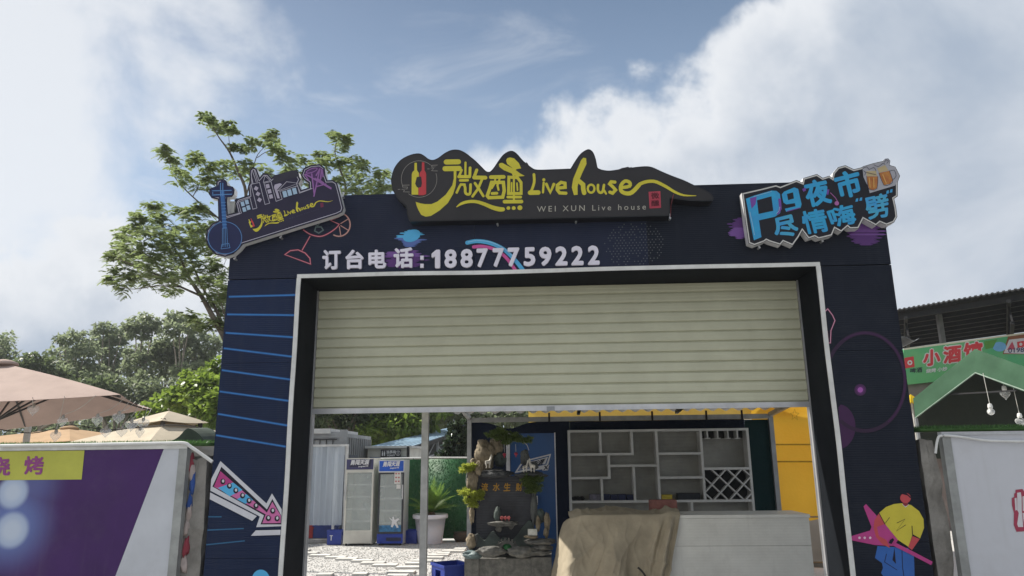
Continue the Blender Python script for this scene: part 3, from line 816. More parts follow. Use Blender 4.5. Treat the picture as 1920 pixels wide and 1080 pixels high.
text_on('seal_character', '微', k4([(540, 555), (680, 548), (688, 655), (546, 662)]), NY_, i_sealk, ms, lift=.005, offset=.02)
text_on('seal_character', '醺', k4([(545, 685), (682, 678), (688, 780), (550, 787)]), NY_, i_sealk, ms, lift=.005, offset=.02)
text_on('small_lettering', 'WEI XUN Live house', [(1007, 387), (1211, 382.5), (1211, 393), (1007, 397.5)], NY_, ink('sign_cream', (.40, .38, .32)), ms, space=1.45)
def bolts(parent, pts):
    for x, y in pts:
        a = at(x, y, GY - .03); q = B(); q.tube([(a.x, GY - .05, a.z), (a.x, GY - .001, a.z)], .009, 8); q.bar((a.x, GY - .03, a.z), (a.x, GY - .03, a.z + .045), .012, .006); q.build('bolt', m_alu, parent)
bolts(ms, [(933, 421), (1080, 416), (1256, 410)])
q = B(); q.tube([at(1263, 364, 5.86), at(1258, 385, 5.9), at(1257, 410, 5.96)], .003, 5); q.build('wire', M('red_wire', (.25, .05, .06)), ms)

# ================================================================== LEFT SIGN
LY = 5.905
i_lav = ink('lavender_line', (.46, .44, .52)); i_pane = ink('pane_blue', (.36, .50, .66)); i_panel = ink('pane_lilac', (.42, .38, .48)); i_gblue = ink('guitar_blue', (.035, .13, .36)); i_gline = ink('guitar_line', (.10, .25, .52)); i_gdeep = ink('guitar_deep', (.012, .018, .075))
i_lface = ink('left_face', (.020, .017, .045)); i_drum = ink('drum_purple', (.28, .12, .34)); i_drumk = ink('drum_deep', (.07, .025, .11))
m_rim = M('sign_rim_white', (.62, .62, .63), .4, .08, 6, spec=.5)
lsn = thing('skyline_sign', 'tilted dark sign with outlined guitar, city skyline and small yellow lettering', 'sign', tuple(at(500, 470, 5.9)))
k = crop((360, 260), .2222)
ol = k([(205, 360), (230, 343), (270, 341), (293, 360), (300, 395), (345, 405), (360, 430), (356, 470), (338, 492), (300, 495), (297, 540), (303, 638), (380, 618), (362, 545), (380, 508), (480, 475), (473, 395), (490, 375), (484, 300), (488, 262), (515, 240), (545, 252), (572, 325), (600, 292), (640, 295), (672, 330), (695, 308), (880, 262), (900, 285), (904, 320), (918, 345), (900, 380), (922, 432), (985, 412), (983, 375), (940, 345), (918, 310), (940, 250), (1000, 222), (1080, 213), (1120, 245), (1128, 310), (1142, 350), (1190, 348), (1225, 370), (1252, 470), (1280, 585), (1268, 622), (1220, 645), (900, 745), (430, 893), (400, 930), (350, 975), (280, 998), (200, 980), (140, 920), (112, 850), (125, 770), (170, 715), (222, 690), (218, 515), (165, 502), (140, 465), (150, 420), (203, 402)])
q = B(); q.prism([at(x, y, LY + .004) for x, y in ol], (0, .062, 0)); q.build('sign_box', m_rim, lsn)
P = Print(LY, .001); P.poly(ol, m_signedge); P.poly(inset(ol, 1.0), i_lface); P.build('sign_face', lsn)
P = Print(LY, .003); P.rib(inset(ol, 3.6), 1.2, i_lav, True); P.build('outline_line', lsn)
k6 = crop((440, 290), .1389); k5 = crop((380, 320), .1574)
P = Print(LY, .0035)
P.poly(k6([(540, 405), (610, 385), (640, 400), (575, 470), (610, 590), (578, 590), (530, 440)]), i_panel)
P.poly(k6([(520, 320), (545, 285), (640, 262), (760, 215), (830, 210), (855, 260), (845, 300), (700, 335), (560, 385), (525, 365)]), ink('cloud_dark', (.030, .028, .045)))
for ln in ([(205, 575), (245, 735), (300, 720), (220, 400), (335, 375), (410, 672), (472, 655), (395, 385), (490, 362), (560, 630), (640, 600), (610, 495), (850, 420), (875, 520), (1050, 455)], [(225, 290), (248, 388)], [(237, 212), (292, 372)], [(264, 205), (310, 368)],
           [(385, 375), (410, 285), (480, 350), (385, 375)], [(580, 490), (700, 365), (860, 385), (580, 490)], [(50, 640), (205, 580)], [(50, 640), (90, 790), (-120, 860)]): P.rib(k6(ln), 1.0, i_lav, cap=False)
P.build('skyline_lines', lsn)
P = Print(LY, .005)
def rq(c, w, h, a):
    ca, sa = math.cos(a), math.sin(a); return [(c[0] + ca * x * w / 2 - sa * y * h / 2, c[1] + sa * x * w / 2 + ca * y * h / 2) for x, y in ((-1, -1), (1, -1), (1, 1), (-1, 1))]
for c_ in ((108, 665), (165, 640), (130, 740), (185, 715)): P.poly(k6(rq(c_, 46, 60, -.27)), i_pane)
for c_ in ((290, 455), (315, 530), (335, 610)): P.poly(k6(rq(c_, 48, 48, .55)), i_panel)
for c_ in ((445, 425), (470, 495), (490, 565)): P.poly(k6(rq(c_, 48, 54, -.25)), i_panel)
for c_ in ((678, 532), (742, 512), (810, 492)): P.poly(k6(rq(c_, 54, 84, -.25)), i_pane)
P.build('window_print', lsn)['kind'] = 'stuff'
P = Print(LY, .0035)
P.poly(k6([(930, 290), (960, 220), (1040, 175), (1150, 160), (1200, 200), (1205, 290), (1160, 330), (1130, 430), (1060, 430), (1040, 310)]), i_drumk)
P.rib(k6([(1040 + 78 * math.cos(t) * .94 + 24 * math.sin(t) * .34, 215 - 78 * math.cos(t) * .34 + 24 * math.sin(t) * .94) for t in [2 * math.pi * i / 18 for i in range(18)]]), 1.6, i_drum, True)
for ln in ([(960, 265), (1300, 460)], [(1150, 190), (1070, 560)], [(1040, 260), (1075, 540)], [(1172, 200), (1160, 330)], [(1100, 432), (1230, 395)], [(1085, 320), (1300, 450)], [(945, 270), (1000, 345)], [(1182, 210), (1192, 295)], [(1150, 190), (1100, 280)], [(1130, 330), (1200, 380)]): P.rib(k6(ln), 2.4, i_drum)
P.build('drum_print', lsn)
P = Print(LY, .0035)
P.poly(k5([(175, 190), (195, 140), (230, 115), (270, 130), (285, 190), (345, 195), (368, 230), (355, 290), (325, 310), (275, 312), (280, 600), (200, 600), (195, 320), (110, 315), (90, 270), (100, 215), (130, 195)]), i_gdeep)
P.disc(*k5([(265, 800)])[0], 33, 31.5, i_gdeep, 36)
P.rib([(k5([(265, 800)])[0][0] + 31.5 * math.cos(t), k5([(265, 800)])[0][1] + 30 * math.sin(t)) for t in [2 * math.pi * i / 40 for i in range(40)]], 1.1, i_gline, True)
P.rib(k5([(232, 235), (262, 690)]), 7.4, i_gblue, cap=False)
for ln in ([(115, 240), (340, 235)], [(115, 290), (345, 280)], [(212, 150), (215, 300)], [(240, 150), (240, 300)], [(120, 260), (120, 275)]): P.rib(k5(ln), 1.6, i_gline)
for i in range(9): yy = 380 + i * 38; P.rib(k5([(222 + i * 2, yy), (272 + i * 2, yy - 3)]), 1.1, i_gline)
for x in (236, 252, 270, 288): P.rib(k5([(x, 690), (x + (x - 262) * .2 + 4, 905)]), 1.0, i_gline)
P.rib(k5([(228, 880), (312, 866), (325, 918), (220, 932)]), 1.1, i_gline, True)
P.build('guitar_print', lsn)
A3 = np.linalg.solve(np.array([[785, 335, 1], [1305, 367, 1], [800, 405, 1.0]]), np.array([[471, 418], [624, 376], [482, 434.0]]))
def TS(pts): return [tuple(np.array([p[0], p[1], 1]) @ A3) for p in pts]
for fn in (wei, xun, Lf, If, Vf, Ef, Hf, Of, Uf, Sf, swoosh):
    letter(lsn, lambda P, fn=fn: fn(P, TS, .30), LY, .004)
P = Print(LY, .004); bottles(P, TS, .3, False); P.build('bottle_emblem', lsn)
P = Print(LY, .004); P.poly(k6([(1155, 655), (1195, 645), (1200, 705), (1160, 715)]), ink('seal_dim', (.16, .02, .06))); P.build('seal', lsn)
text_on('small_lettering', 'WEI XUN Live house', k6([(735, 862), (1140, 725), (1143, 738), (738, 875)]), LY, ink('dim_text', (.06, .05, .09)), lsn, space=1.4)
bolts(lsn, [(527, 446), (441, 486), (643, 369)])
q = B(); a = at(428, 372, 5.95); q.box(a.x + .005, a.x + .05, 5.972, 5.998, a.z - .13, a.z - .02); q.build('power_box', M('box_white', (.6, .6, .58), .5), lsn)

# ================================================================== RIGHT SIGN
RY = 5.895
rsn = thing('night_market_sign', 'jagged black sign with blue lettering and two beer mugs, at the right gate corner', 'sign', tuple(at(1540, 470, 5.9)))
k = crop((1340, 270), .213)
ol = k([(238, 430), (400, 393), (540, 358), (578, 372), (720, 317), (772, 338), (780, 300), (900, 264), (952, 298), (1010, 279), (1035, 297), (1042, 255), (1085, 205), (1150, 187), (1225, 222), (1290, 207), (1310, 195), (1400, 168), (1480, 150), (1500, 130), (1528, 127), (1546, 148), (1540, 185), (1590, 200), (1632, 280), (1612, 335), (1612, 460), (1580, 480), (1598, 560), (1608, 640), (1580, 690), (1512, 716), (1455, 692), (1420, 722), (1310, 662), (1268, 745), (1190, 748), (1170, 730), (1115, 778), (1060, 748), (1035, 808), (915, 838), (880, 818), (825, 838), (772, 768), (742, 822), (688, 897), (605, 862), (580, 893), (480, 862), (455, 850), (440, 862), (350, 895), (298, 875), (270, 690)])
q = B(); q.prism([at(x, y, RY + .003) for x, y in ol], (0, .078, 0)); q.build('sign_box', m_rim, rsn)
P = Print(RY, .001); P.poly(ol, m_signedge); P.build('sign_face', rsn)
P = Print(RY, .002); P.rib(inset(ol, 2.2), 2.3, ink('sign_outline', (.55, .54, .52)), True); P.build('outline_line', rsn)
P = Print(RY, .0026, .0003); P.poly(inset(ol, 3.4), ink('sign_inner', (.010, .010, .016))); P.build('inner_face', rsn)
i_cy = M('ink_cyan', (.03, .27, .55), .4, .1, 14, col2=(.02, .34, .60)); i_cyt = M('ink_cyan_teal', (.06, .36, .52), .4, .1, 10, col2=(.03, .28, .62)); i_cvi = ink('cyan_violet', (.17, .06, .32)); i_hi = ink('cyan_light', (.28, .50, .66))
P = Print(RY, .004)
P.poly(k([(275, 482), (345, 455), (500, 410), (545, 413), (575, 440), (588, 560), (575, 610), (530, 640), (390, 672), (412, 820), (345, 847)]), i_cy)
P.poly(k([(372, 495), (500, 460), (516, 588), (387, 616)]), ink('sign_inner2', (.010, .010, .016)))
P.poly(k([(310, 478), (370, 462), (360, 530), (325, 570)]), i_cvi)
P.poly(k([(560, 480), (583, 480), (590, 570), (570, 612), (545, 625), (566, 560)]), i_cvi)
P.rib(k([(310, 600), (335, 720), (350, 800)]), 1.2, i_hi); P.rib(k([(345, 462), (500, 418)]), 1.0, i_hi); P.rib(k([(574, 555), (565, 590), (545, 612)]), 1.0, i_hi)
P.build('letter', rsn)
P = Print(RY, .004)
P.poly(k([(590, 445), (610, 420), (700, 382), (735, 395), (765, 530), (755, 565), (630, 597), (618, 570), (712, 548), (706, 520), (630, 532), (605, 515)]), i_cy)
P.poly(k([(636, 440), (690, 425), (698, 480), (647, 494)]), ink('sign_inner2', (.01, .01, .016))); P.rib(k([(640, 592), (750, 562)]), 1.6, i_cvi)
P.build('letter', rsn)
for ch, qd, mt in (('夜', [(768, 338), (980, 292), (1040, 520), (820, 568)], i_cy), ('市', [(1035, 268), (1258, 210), (1312, 440), (1092, 500)], i_cy),
                   ('尽', [(500, 662), (700, 612), (752, 800), (535, 842)], i_cyt), ('情', [(745, 600), (962, 560), (1018, 770), (795, 800)], i_cy),
                   ('嗨', [(975, 578), (1205, 512), (1258, 700), (1035, 738)], i_cy), ('劈', [(1302, 472), (1520, 422), (1545, 640), (1350, 672)], i_cyt)):
    text_on('letter', ch, k(qd), RY, mt, rsn, lift=.004, offset=.028 if ch in '情嗨劈' else .04)
P = Print(RY, .004)
for x, y in ((1250, 495), (1285, 487), (1520, 425), (1552, 415)): P.poly(k([(x - 12, y + 14), (x - 5, y - 14), (x + 14, y - 18), (x + 12, y + 10)]), i_cyt)
P.build('quotation_marks', rsn)
P = Print(RY, .0062); P.poly(k([(770, 395), (800, 385), (805, 410), (780, 420)]), i_cvi); P.poly(k([(990, 400), (1010, 400), (1000, 450), (985, 440)]), i_cvi); P.rib(k([(1020, 430), (1060, 470), (1085, 510)]), 1.2, ink('note_pink', (.40, .13, .36))); P.disc(*k([(1075, 522)])[0], 4.2, 4.0, ink('note_pink', (.40, .13, .36))); P.build('music_note', rsn)
i_mugbg = ink('mug_backing', (.36, .36, .40)); i_beer = M('ink_beer', (.46, .20, .04), .4, .1, 20, col2=(.36, .11, .03)); i_foam = ink('foam', (.45, .36, .20)); i_mline = ink('mug_line', (.05, .05, .07))
P = Print(RY, .0045)
P.poly(k([(1300, 205), (1400, 175), (1480, 158), (1500, 135), (1528, 132), (1540, 150), (1535, 190), (1585, 207), (1624, 280), (1590, 365), (1365, 432), (1350, 370), (1335, 345), (1310, 290)]), i_mugbg)
P.poly(k([(1338, 285), (1435, 285), (1432, 385), (1400, 405), (1362, 398), (1350, 360)]), i_beer); P.poly(k([(1446, 255), (1540, 235), (1568, 320), (1545, 350), (1490, 362)]), i_beer)
P.poly(k([(1335, 240), (1420, 235), (1430, 282), (1338, 284)]), i_foam); P.poly(k([(1430, 215), (1500, 185), (1530, 232), (1448, 252)]), i_foam)
for ln in ([(1338, 285), (1352, 385), (1385, 405), (1430, 390), (1436, 285)], [(1446, 255), (1490, 362), (1550, 350), (1568, 320), (1538, 235)], [(1540, 240), (1580, 230), (1598, 280), (1572, 312)], [(1305, 215), (1340, 200), (1360, 225), (1400, 205), (1420, 235)], [(1400, 180), (1440, 200), (1480, 170), (1500, 180)], [(1495, 160), (1510, 140), (1530, 150), (1515, 170)], [(1335, 250), (1420, 270)], [(1310, 235), (1330, 250), (1320, 275)]): P.rib(k(ln), .9, i_mline, smooth=2)
P.rib(k([(1360, 300), (1368, 380)]), 2, ink('beer_light', (.6, .33, .10))); P.rib(k([(1400, 300), (1402, 380)]), 2, ink('beer_light', (.6, .33, .10))); P.rib(k([(1480, 270), (1510, 345)]), 2, ink('beer_light', (.6, .33, .10)))
P.build('beer_mug_print', rsn)
bolts(rsn, [(1423, 465), (1541, 453), (1661, 425)])

# ================================================================== SIDE PANELS
def fence_common(): pass
m_frame = M('panel_frame_grey', (.34, .35, .34), .5, .15, 5, metal=.3)
m_conc = M('rough_concrete', (.30, .285, .26), .92, .30, 5, .010, 26, col2=(.17, .16, .145))
PYY = 5.95
# left: purple barbecue banner
lx1 = at(336, 950, PYY).x; zt_ = 1.895
lp_ = thing('purple_banner_panel', 'purple banner panel with yellow strip and white wedge, left of the gate', 'banner', (-4.6, PYY, 0))
m_pur = M('print_purple_photo', (.052, .012, .110), .5, .1, 1.5, .008, 2.2, spec=.32, dirt=((.16, .13, .18), .16))
t = m_pur.node_tree; Q_ = NG(t); geo = t.nodes.new('ShaderNodeNewGeometry'); bs = t.nodes['Principled BSDF']; base = bs.inputs['Base Color'].links[0].from_socket
cB = at(18, 985, PYY); cA = at(60, 905, PYY)
dA = Q_.vm('DISTANCE', geo.outputs['Position'], tuple(cB)); dB = Q_.vm('DISTANCE', geo.outputs['Position'], tuple(cA))
gl = Q_.m('MAXIMUM', Q_.ss(.46, .08, dA), Q_.m('MULTIPLY', Q_.ss(.34, .04, dB), .55))
gcol = Q_.mix(gl, base, (.13, .18, .42))
for bx_, by_, br_ in ((24, 923, .118), (22, 994, .128)):   # out-of-focus lights in the printed photograph
    db = Q_.vm('DISTANCE', geo.outputs['Position'], tuple(at(bx_, by_, PYY)))
    gcol = Q_.mix(Q_.ss(br_ + .035, br_ - .02, db), gcol, (.40, .48, .64)); gcol = Q_.mix(Q_.m('MULTIPLY', Q_.ss(br_ - .01, br_ - .08, db), .6), gcol, (.58, .64, .72))
t.links.new(gcol, bs.inputs['Base Color'])
q = B(); q.box(-6.6, lx1 - .04, PYY, PYY + .02, .05, zt_ - .03); q.build('banner', m_pur, lp_)
P = Print(PYY); P.poly([(309, 837), (344, 836), (327, 1110), (205, 1110)], M('print_pale', (.54, .56, .60), .5, .05, 2, .008, 2.2, dirt=((.32, .31, .30), .25))); P.build('white_wedge', lp_)
P = Print(PYY, .003); P.poly([(-60, 847), (158.5, 844.5), (153, 899), (-60, 901)], M('print_lime', (.50, .50, .075), .5, .06, 3)); P.build('yellow_strip', lp_)
for ch, b_ in (('烧', (-22, 857, 20, 892)), ('烤', (46, 855, 83, 890))):
    text_on('letter', ch, [(b_[0], b_[1]), (b_[2], b_[1]), (b_[2], b_[3]), (b_[0], b_[3])], PYY, ink('banner_purple', (.28, .06, .22)), lp_, lift=.005, offset=.03)
i_bok = ink('bokeh', (.47, .54, .66)); i_bokr = ink('bokeh_rim', (.26, .33, .52))
q = B(); q.box(lx1 - .04, lx1 + .03, PYY - .012, PYY + .05, 0, zt_); q.build('frame_post', m_frame, lp_)
q = B(); q.box(-6.6, lx1 + .03, PYY - .014, PYY + .05, zt_ - .028, zt_ + .004); q.build('top_rail', m_trim, lp_)
def hose(parent, pts, r_=.014):
    q = B(); q.tube(catmull(pts, 5), r_, 8); return q.build('white_conduit', M('white_pvc', (.66, .66, .64), .4, .06, 8), parent)
hose(lp_, [tuple(at(x, y, PYY - .03)) for x, y in ((0, 836), (150, 834), (310, 831), (345, 831), (358, 838), (380, 853), (398, 866))])
# right: white banner
rx0 = at(1775, 830, PYY).x
rp_ = thing('white_banner_panel', 'pale grey white banner panel with red outlined lettering, right of the gate', 'banner', (4.6, PYY, 0))
q = B(); q.box(rx0 + .03, 7.2, PYY, PYY + .02, .05, 1.90); q.build('banner', M('print_white', (.58, .59, .63), .42, .05, .8, .010, 1.8, dirt=((.36, .35, .34), .25)), rp_)
q = B(); q.box(rx0 - .035, rx0 + .03, PYY - .012, PYY + .05, 0, 1.90); q.build('frame_post', m_frame, rp_)
q = B(); q.box(rx0 - .035, 7.2, PYY - .013, PYY + .05, 1.90, 1.925); q.build('top_rail', M('banner_hem', (.46, .47, .49), .5), rp_)
hose(rp_, [tuple(at(x, y, PYY - .03)) for x, y in ((1754, 850), (1758, 824), (1766, 817), (1800, 819), (1850, 826), (1925, 828))], .010)
i_crim = ink('crimson', (.36, .05, .09))
for off, mt, lf in ((-4.5, i_crim, .003), (-2.5, i_crim, .0034), (0, i_crim, .0038)):
    pass
qd = [(1901, 921), (1984, 921), (1992, 994), (1908, 998)]
kc = crop((1560, 900), .1875)
P = Print(PYY, .003)
P.poly(kc([(1835, 98), (1905, 90), (1925, 118), (1985, 112), (1990, 90), (2230, 84), (2240, 180), (2270, 190), (2262, 520), (2160, 530), (2150, 560), (1990, 560), (1975, 505), (1900, 515), (1845, 518), (1818, 450), (1820, 330), (1800, 250), (1798, 180), (1822, 170), (1822, 135), (1835, 130)]), i_crim)
i_lw = ink('letter_white', (.62, .61, .63))
P.poly(kc([(1852, 128), (1888, 122), (1896, 180), (1898, 300), (1912, 470), (1862, 470), (1852, 440), (1868, 330), (1852, 300)]), i_lw)
P.poly(kc([(1826, 182), (1846, 178), (1850, 300), (1834, 305)]), i_lw); P.poly(kc([(1905, 165), (1925, 160), (1930, 310), (1908, 310)]), i_lw); P.poly(kc([(1905, 330), (1925, 330), (1950, 460), (1925, 468)]), i_lw)
P.build('letter_backing', rp_)
text_on('letter', '考', kc([(1965, 120), (2230, 112), (2240, 500), (1975, 510)]), PYY, i_lw, rp_, lift=.0055, offset=.05)
# concrete posts
def conc(name, x0, x1, y0, y1, h, seed, label):
    q = B(); nz = 22; rows = []; n_ = 12
    for k in range(nz + 1):
        z = h * k / nz; ring = []
        for i in range(n_):
            a = 2 * math.pi * (i + .5) / n_; cx, cy = math.cos(a), math.sin(a); sc = 1 / max(abs(cx), abs(cy))
            x = (x0 + x1) / 2 + cx * sc * (x1 - x0) / 2; y = (y0 + y1) / 2 + cy * sc * (y1 - y0) / 2
            d = .030 * noise.noise(Vector((x * 6, y * 6, z * 5 + seed))) + .014 * noise.noise(Vector((x * 25, y * 25, z * 22 + seed)))
            ring.append((x + cx * d - (.03 * (k / nz) ** 6 if cx > 0 else 0), y + cy * d, z + (.05 * noise.noise(Vector((x * 9, y * 9, seed))) if k == nz else 0)))
        rows.append(ring)
    v = [p for r_ in rows for p in r_]
    f = [(k * n_ + i, k * n_ + (i + 1) % n_, (k + 1) * n_ + (i + 1) % n_, (k + 1) * n_ + i) for k in range(nz) for i in range(n_)] + [tuple(range(nz * n_, nz * n_ + n_))]
    o = mk(name, v, f, m_conc); return tag(o, label, 'pillar')
conc('concrete_pillar', -3.005, -2.835, 6.03, 6.26, 1.80, 1, 'rough grey concrete pillar between the purple banner and the gate')
conc('concrete_pillar', 2.945, 3.075, 6.03, 6.24, 1.86, 5, 'rough grey concrete pillar between the gate and the white banner')
rag = thing('rag_bundle', 'crumpled pink and blue rags stuffed beside the left concrete pillar', 'rags', (-3.03, 6.05, 0))
for i, (x, y, c_) in enumerate(((354, 868, 0), (356, 886, 2), (357, 905, 1), (352, 935, 1), (351, 960, 2), (348, 990, 2), (345, 1025, 0), (341, 1060, 2))):
    a = at(x, y, 6.02); q = B(); q.rock((a.x + .012, 6.035, a.z), (.022, .03, .075), i * 3 + 1, .9, 1.1, 2)
    q.build('rag', (M('rag_red', (.30, .05, .07), .9), M('rag_blue', (.04, .10, .34), .9), M('rag_pale', (.48, .40, .37), .9))[c_], rag, smooth=True)
# turf laid over the panel tops
m_turf = LEAF('turf_green', (.035, .10, .022), (.075, .17, .04), .25, 6, .5)
def turf(x0, x1, z, label, n):
    q = B(); q.box(x0, x1, PYY + .05, PYY + .42, z - .02, z)
    v0 = np.array(q.v); p = np.stack([RNG.uniform(x0, x1, n), RNG.uniform(PYY + .04, PYY + .42, n), np.full(n, z - .004)], 1)
    h = RNG.uniform(.015, .042, n); a = RNG.uniform(0, 6.28, n); w = .004
    dx_, dy_ = np.cos(a), np.sin(a); lean = RNG.normal(0, .012, (n, 2))
    v = np.empty((n, 3, 3)); v[:, 0] = p - np.stack([dx_, dy_, 0 * a], 1) * w; v[:, 1] = p + np.stack([dx_, dy_, 0 * a], 1) * w
    v[:, 2] = p + np.stack([lean[:, 0], lean[:, 1], h], 1)
    tri = np.array([(a_, b_, c_) for f_ in q.f for (a_, b_, c_) in ((f_[0], f_[1], f_[2]), (f_[0], f_[2], f_[3]))])
    tag(mk_np('artificial_turf', np.concatenate([v0, v.reshape(-1, 3)]), np.concatenate([tri, np.arange(n * 3).reshape(-1, 3) + len(v0)]), m_turf), label, 'artificial turf', kind='stuff')
turf(-6.6, -2.84, 1.912, 'strip of green artificial turf along the top of the purple banner panel', 9000)
turf(2.96, 7.2, 1.955, 'strip of green artificial turf along the top of the white banner panel', 9000)
q = B(); tz = [at(x, y, 6.3) for x, y in ((303, 829), (322, 826), (336, 818), (352, 803), (372, 813), (386, 829))]
q.prism(catmull([tuple(p) for p in tz], 3), (0, .35, .02)); tag(q.build('folded_tarp', M('tarp_dark_green', (.055, .075, .055), .8, .15, 5)), 'dark green tarp folded to a peak on the turf beside the gate', 'tarp')

# ================================================================== PARASOLS (left)
def canopy_mesh(corners, apex, sag=.05, n=10, cap=0):
    """sagging cloth between apex and corner points; double skin 6 mm"""
    v = []; f = []; m = len(corners); A = Vector(apex)
    for s in range(m):
        P0, P1 = Vector(corners[s]), Vector(corners[(s + 1) % m]); k = len(v)
        for i in range(n + 1):
            for j in range(n + 1):
                t = i / n; e_ = P0.lerp(P1, j / n); p = A.lerp(e_, t)
                p.z += .10 * t * (1 - t) * (A.z - P0.z) - sag * t * 4 * (j / n) * (1 - j / n) * t
                v.append(p)
        for i in range(n):
            for j in range(n): a = k + i * (n + 1) + j; f.append((a, a + 1, a + n + 2, a + n + 1))
    nv = len(v); v += [p - Vector((0, 0, .006)) for p in v]; f += [tuple(i + nv for i in q[::-1]) for q in list(f)]
    return v, f
m_rib = M('rib_dark', (.035, .030, .028), .5, .1, 6); m_pole = M('pole_white', (.52, .51, .48), .45, .1, 6)
def parasol(label, corners, apex, mat, capmat, pole_r=.03, cap=.22, vent=None, mid=True):
    A = Vector(apex); c = sum((Vector(p) for p in corners), Vector()) / len(corners)
    t_ = thing('parasol', label, 'parasol', (A.x, A.y, 0), 'parasols behind the purple banner')
    v, f = canopy_mesh(corners, apex); mk('canopy', v, f, mat, t_, smooth=True)
    if vent:
        cs = [A.lerp(Vector(p), vent) + Vector((0, 0, .16)) for p in corners]
        v, f = canopy_mesh(cs, A + Vector((0, 0, .20)), .03, 6); mk('vent_cap', v, f, capmat, t_, smooth=True)
        for p in corners: a = A.lerp(Vector(p), vent * .8); q = B(); q.bar(a, a + Vector((0, 0, .17)), .10, .02); q.build('vent_strut', m_rib, t_)
    else:
        q = B(); q.lathe(A, [(.22, -.02), (.20, .02), (.10, .06), (.02, .075)], 14); q.build('vent_cap', capmat, t_, smooth=True)
    q = B(); q.tube([(A.x, A.y, 0), (A.x, A.y, A.z + .02)], pole_r, 12); q.build('pole', m_pole, t_)
    ends = [Vector(p) for p in corners] + ([Vector(corners[i]).lerp(Vector(corners[(i + 1) % len(corners)]), .5) for i in range(len(corners))] if mid else [])
    hub = Vector((A.x, A.y, A.z - .95))
    for p in ends:
        q = B(); d = Vector((0, 0, -.035)); q.bar(A + d, p + d, .022, .034)
        o = q.build('rib', m_rib, t_)
        m_ = A.lerp(p, .45) + d; q = B(); q.bar(hub, m_, .02, .03); q.build('strut', m_rib, o)
    q = B(); q.lathe(hub, [(.06, -.06), (.06, .06)], 12); q.build('hub', m_rib, t_)
    return t_
m_pink = CLOTH('canopy_dusty_pink', (.50, .39, .345), .22, .85, .003)
m_cream = CLOTH('canopy_cream', (.58, .51, .40), .25, .85, .003)
m_peach = CLOTH('canopy_peach', (.52, .36, .22), .30, .85, .003)
h_ = .98
NR = at(226, 740, 10.9); FR = at(284, 766, 13.9)
zc = (NR.z + FR.z) / 2
NR = Vector((NR.x, NR.y, zc)); FR = Vector((FR.x, FR.y, zc)); sv = FR - NR; pv_ = Vector((-sv.y, sv.x, 0)) * 1.30
NL, FL = NR + pv_ + Vector((0, 0, -.22)), FR + pv_ + Vector((0, 0, -.62))
ctr = (NR + FR + NL + FL) / 4
parasol('large dusty pink square parasol at the left edge, seen from below', [NR, FR, FL, NL], (ctr.x, ctr.y, at(8, 682, ctr.y).z), m_pink, m_pink, .032)
a = at(316, 778, 16.2)
c0 = Vector((a.x, 16.2, 0)); zh = at(316, 831, 16.2).z; rr = 2.05
parasol('cream two tier parasol just beyond the turf, right of the pink one', [(c0.x + rr * math.cos(R(t)), c0.y + rr * math.sin(R(t)), zh) for t in (20, 110, 200, 290)], (a.x, 16.2, at(316, 787, 16.2).z), m_cream, m_cream, .03, vent=.42, mid=False)
a = at(130, 803, 18.0); rr = 2.6; zh = at(130, 832, 18).z
parasol('low peach parasol farthest away, mostly hidden behind the turf', [(a.x + rr * math.cos(R(t)), 18 + rr * math.sin(R(t)), zh) for t in (35, 125, 215, 305)], (a.x, 18, at(130, 803, 18).z), m_peach, m_peach, .03, mid=False)
a = at(53, 800, 13.2)
q = B(); q.bar((a.x, 13.2, 0), (a.x, 13.2, a.z + .07), .095, .06, up=(0, 1, 0)); tag(q.build('white_post', m_pole), 'short white square post standing behind the turf under the pink parasol', 'post')
# glass hearts on strings
m_hglass = GLASS('heart_glass', (.90, .92, .92), .05, .22, .6); m_cap = M('lamp_cap', (.42, .40, .36), .35, .1, 8, metal=.6); m_cord = M('cord_pale', (.5, .5, .46), .6)
def heart_mesh():
    v = []; f = []; n_ = 22; m_ = 9
    for j in range(m_ + 1):
        ph_ = math.pi * j / m_
        for i in range(n_):
            t = 2 * math.pi * i / n_; x = 16 * math.sin(t) ** 3; z = 13 * math.cos(t) - 5 * math.cos(2 * t) - 2 * math.cos(3 * t) - math.cos(4 * t)
            s = math.sin(ph_); v.append((x / 32 * s, .26 * math.cos(ph_), (z + 2) / 32 * s))
    for j in range(m_):
        for i in range(n_): f.append((j * n_ + i, j * n_ + (i + 1) % n_, (j + 1) * n_ + (i + 1) % n_, (j + 1) * n_ + i))
    return v, f
HV, HF = heart_mesh()
words = 'first second third fourth fifth sixth seventh eighth ninth tenth'.split()
hl = sorted([(62, 770, 10.9), (117, 792, 11), (182, 790, 11.1), (222, 785, 11.2), (246, 799, 11.5), (268, 796, 11.9), (198, 812, 11.4), (228, 811, 11.8), (262, 812, 12.2), (104, 819, 11.4)])
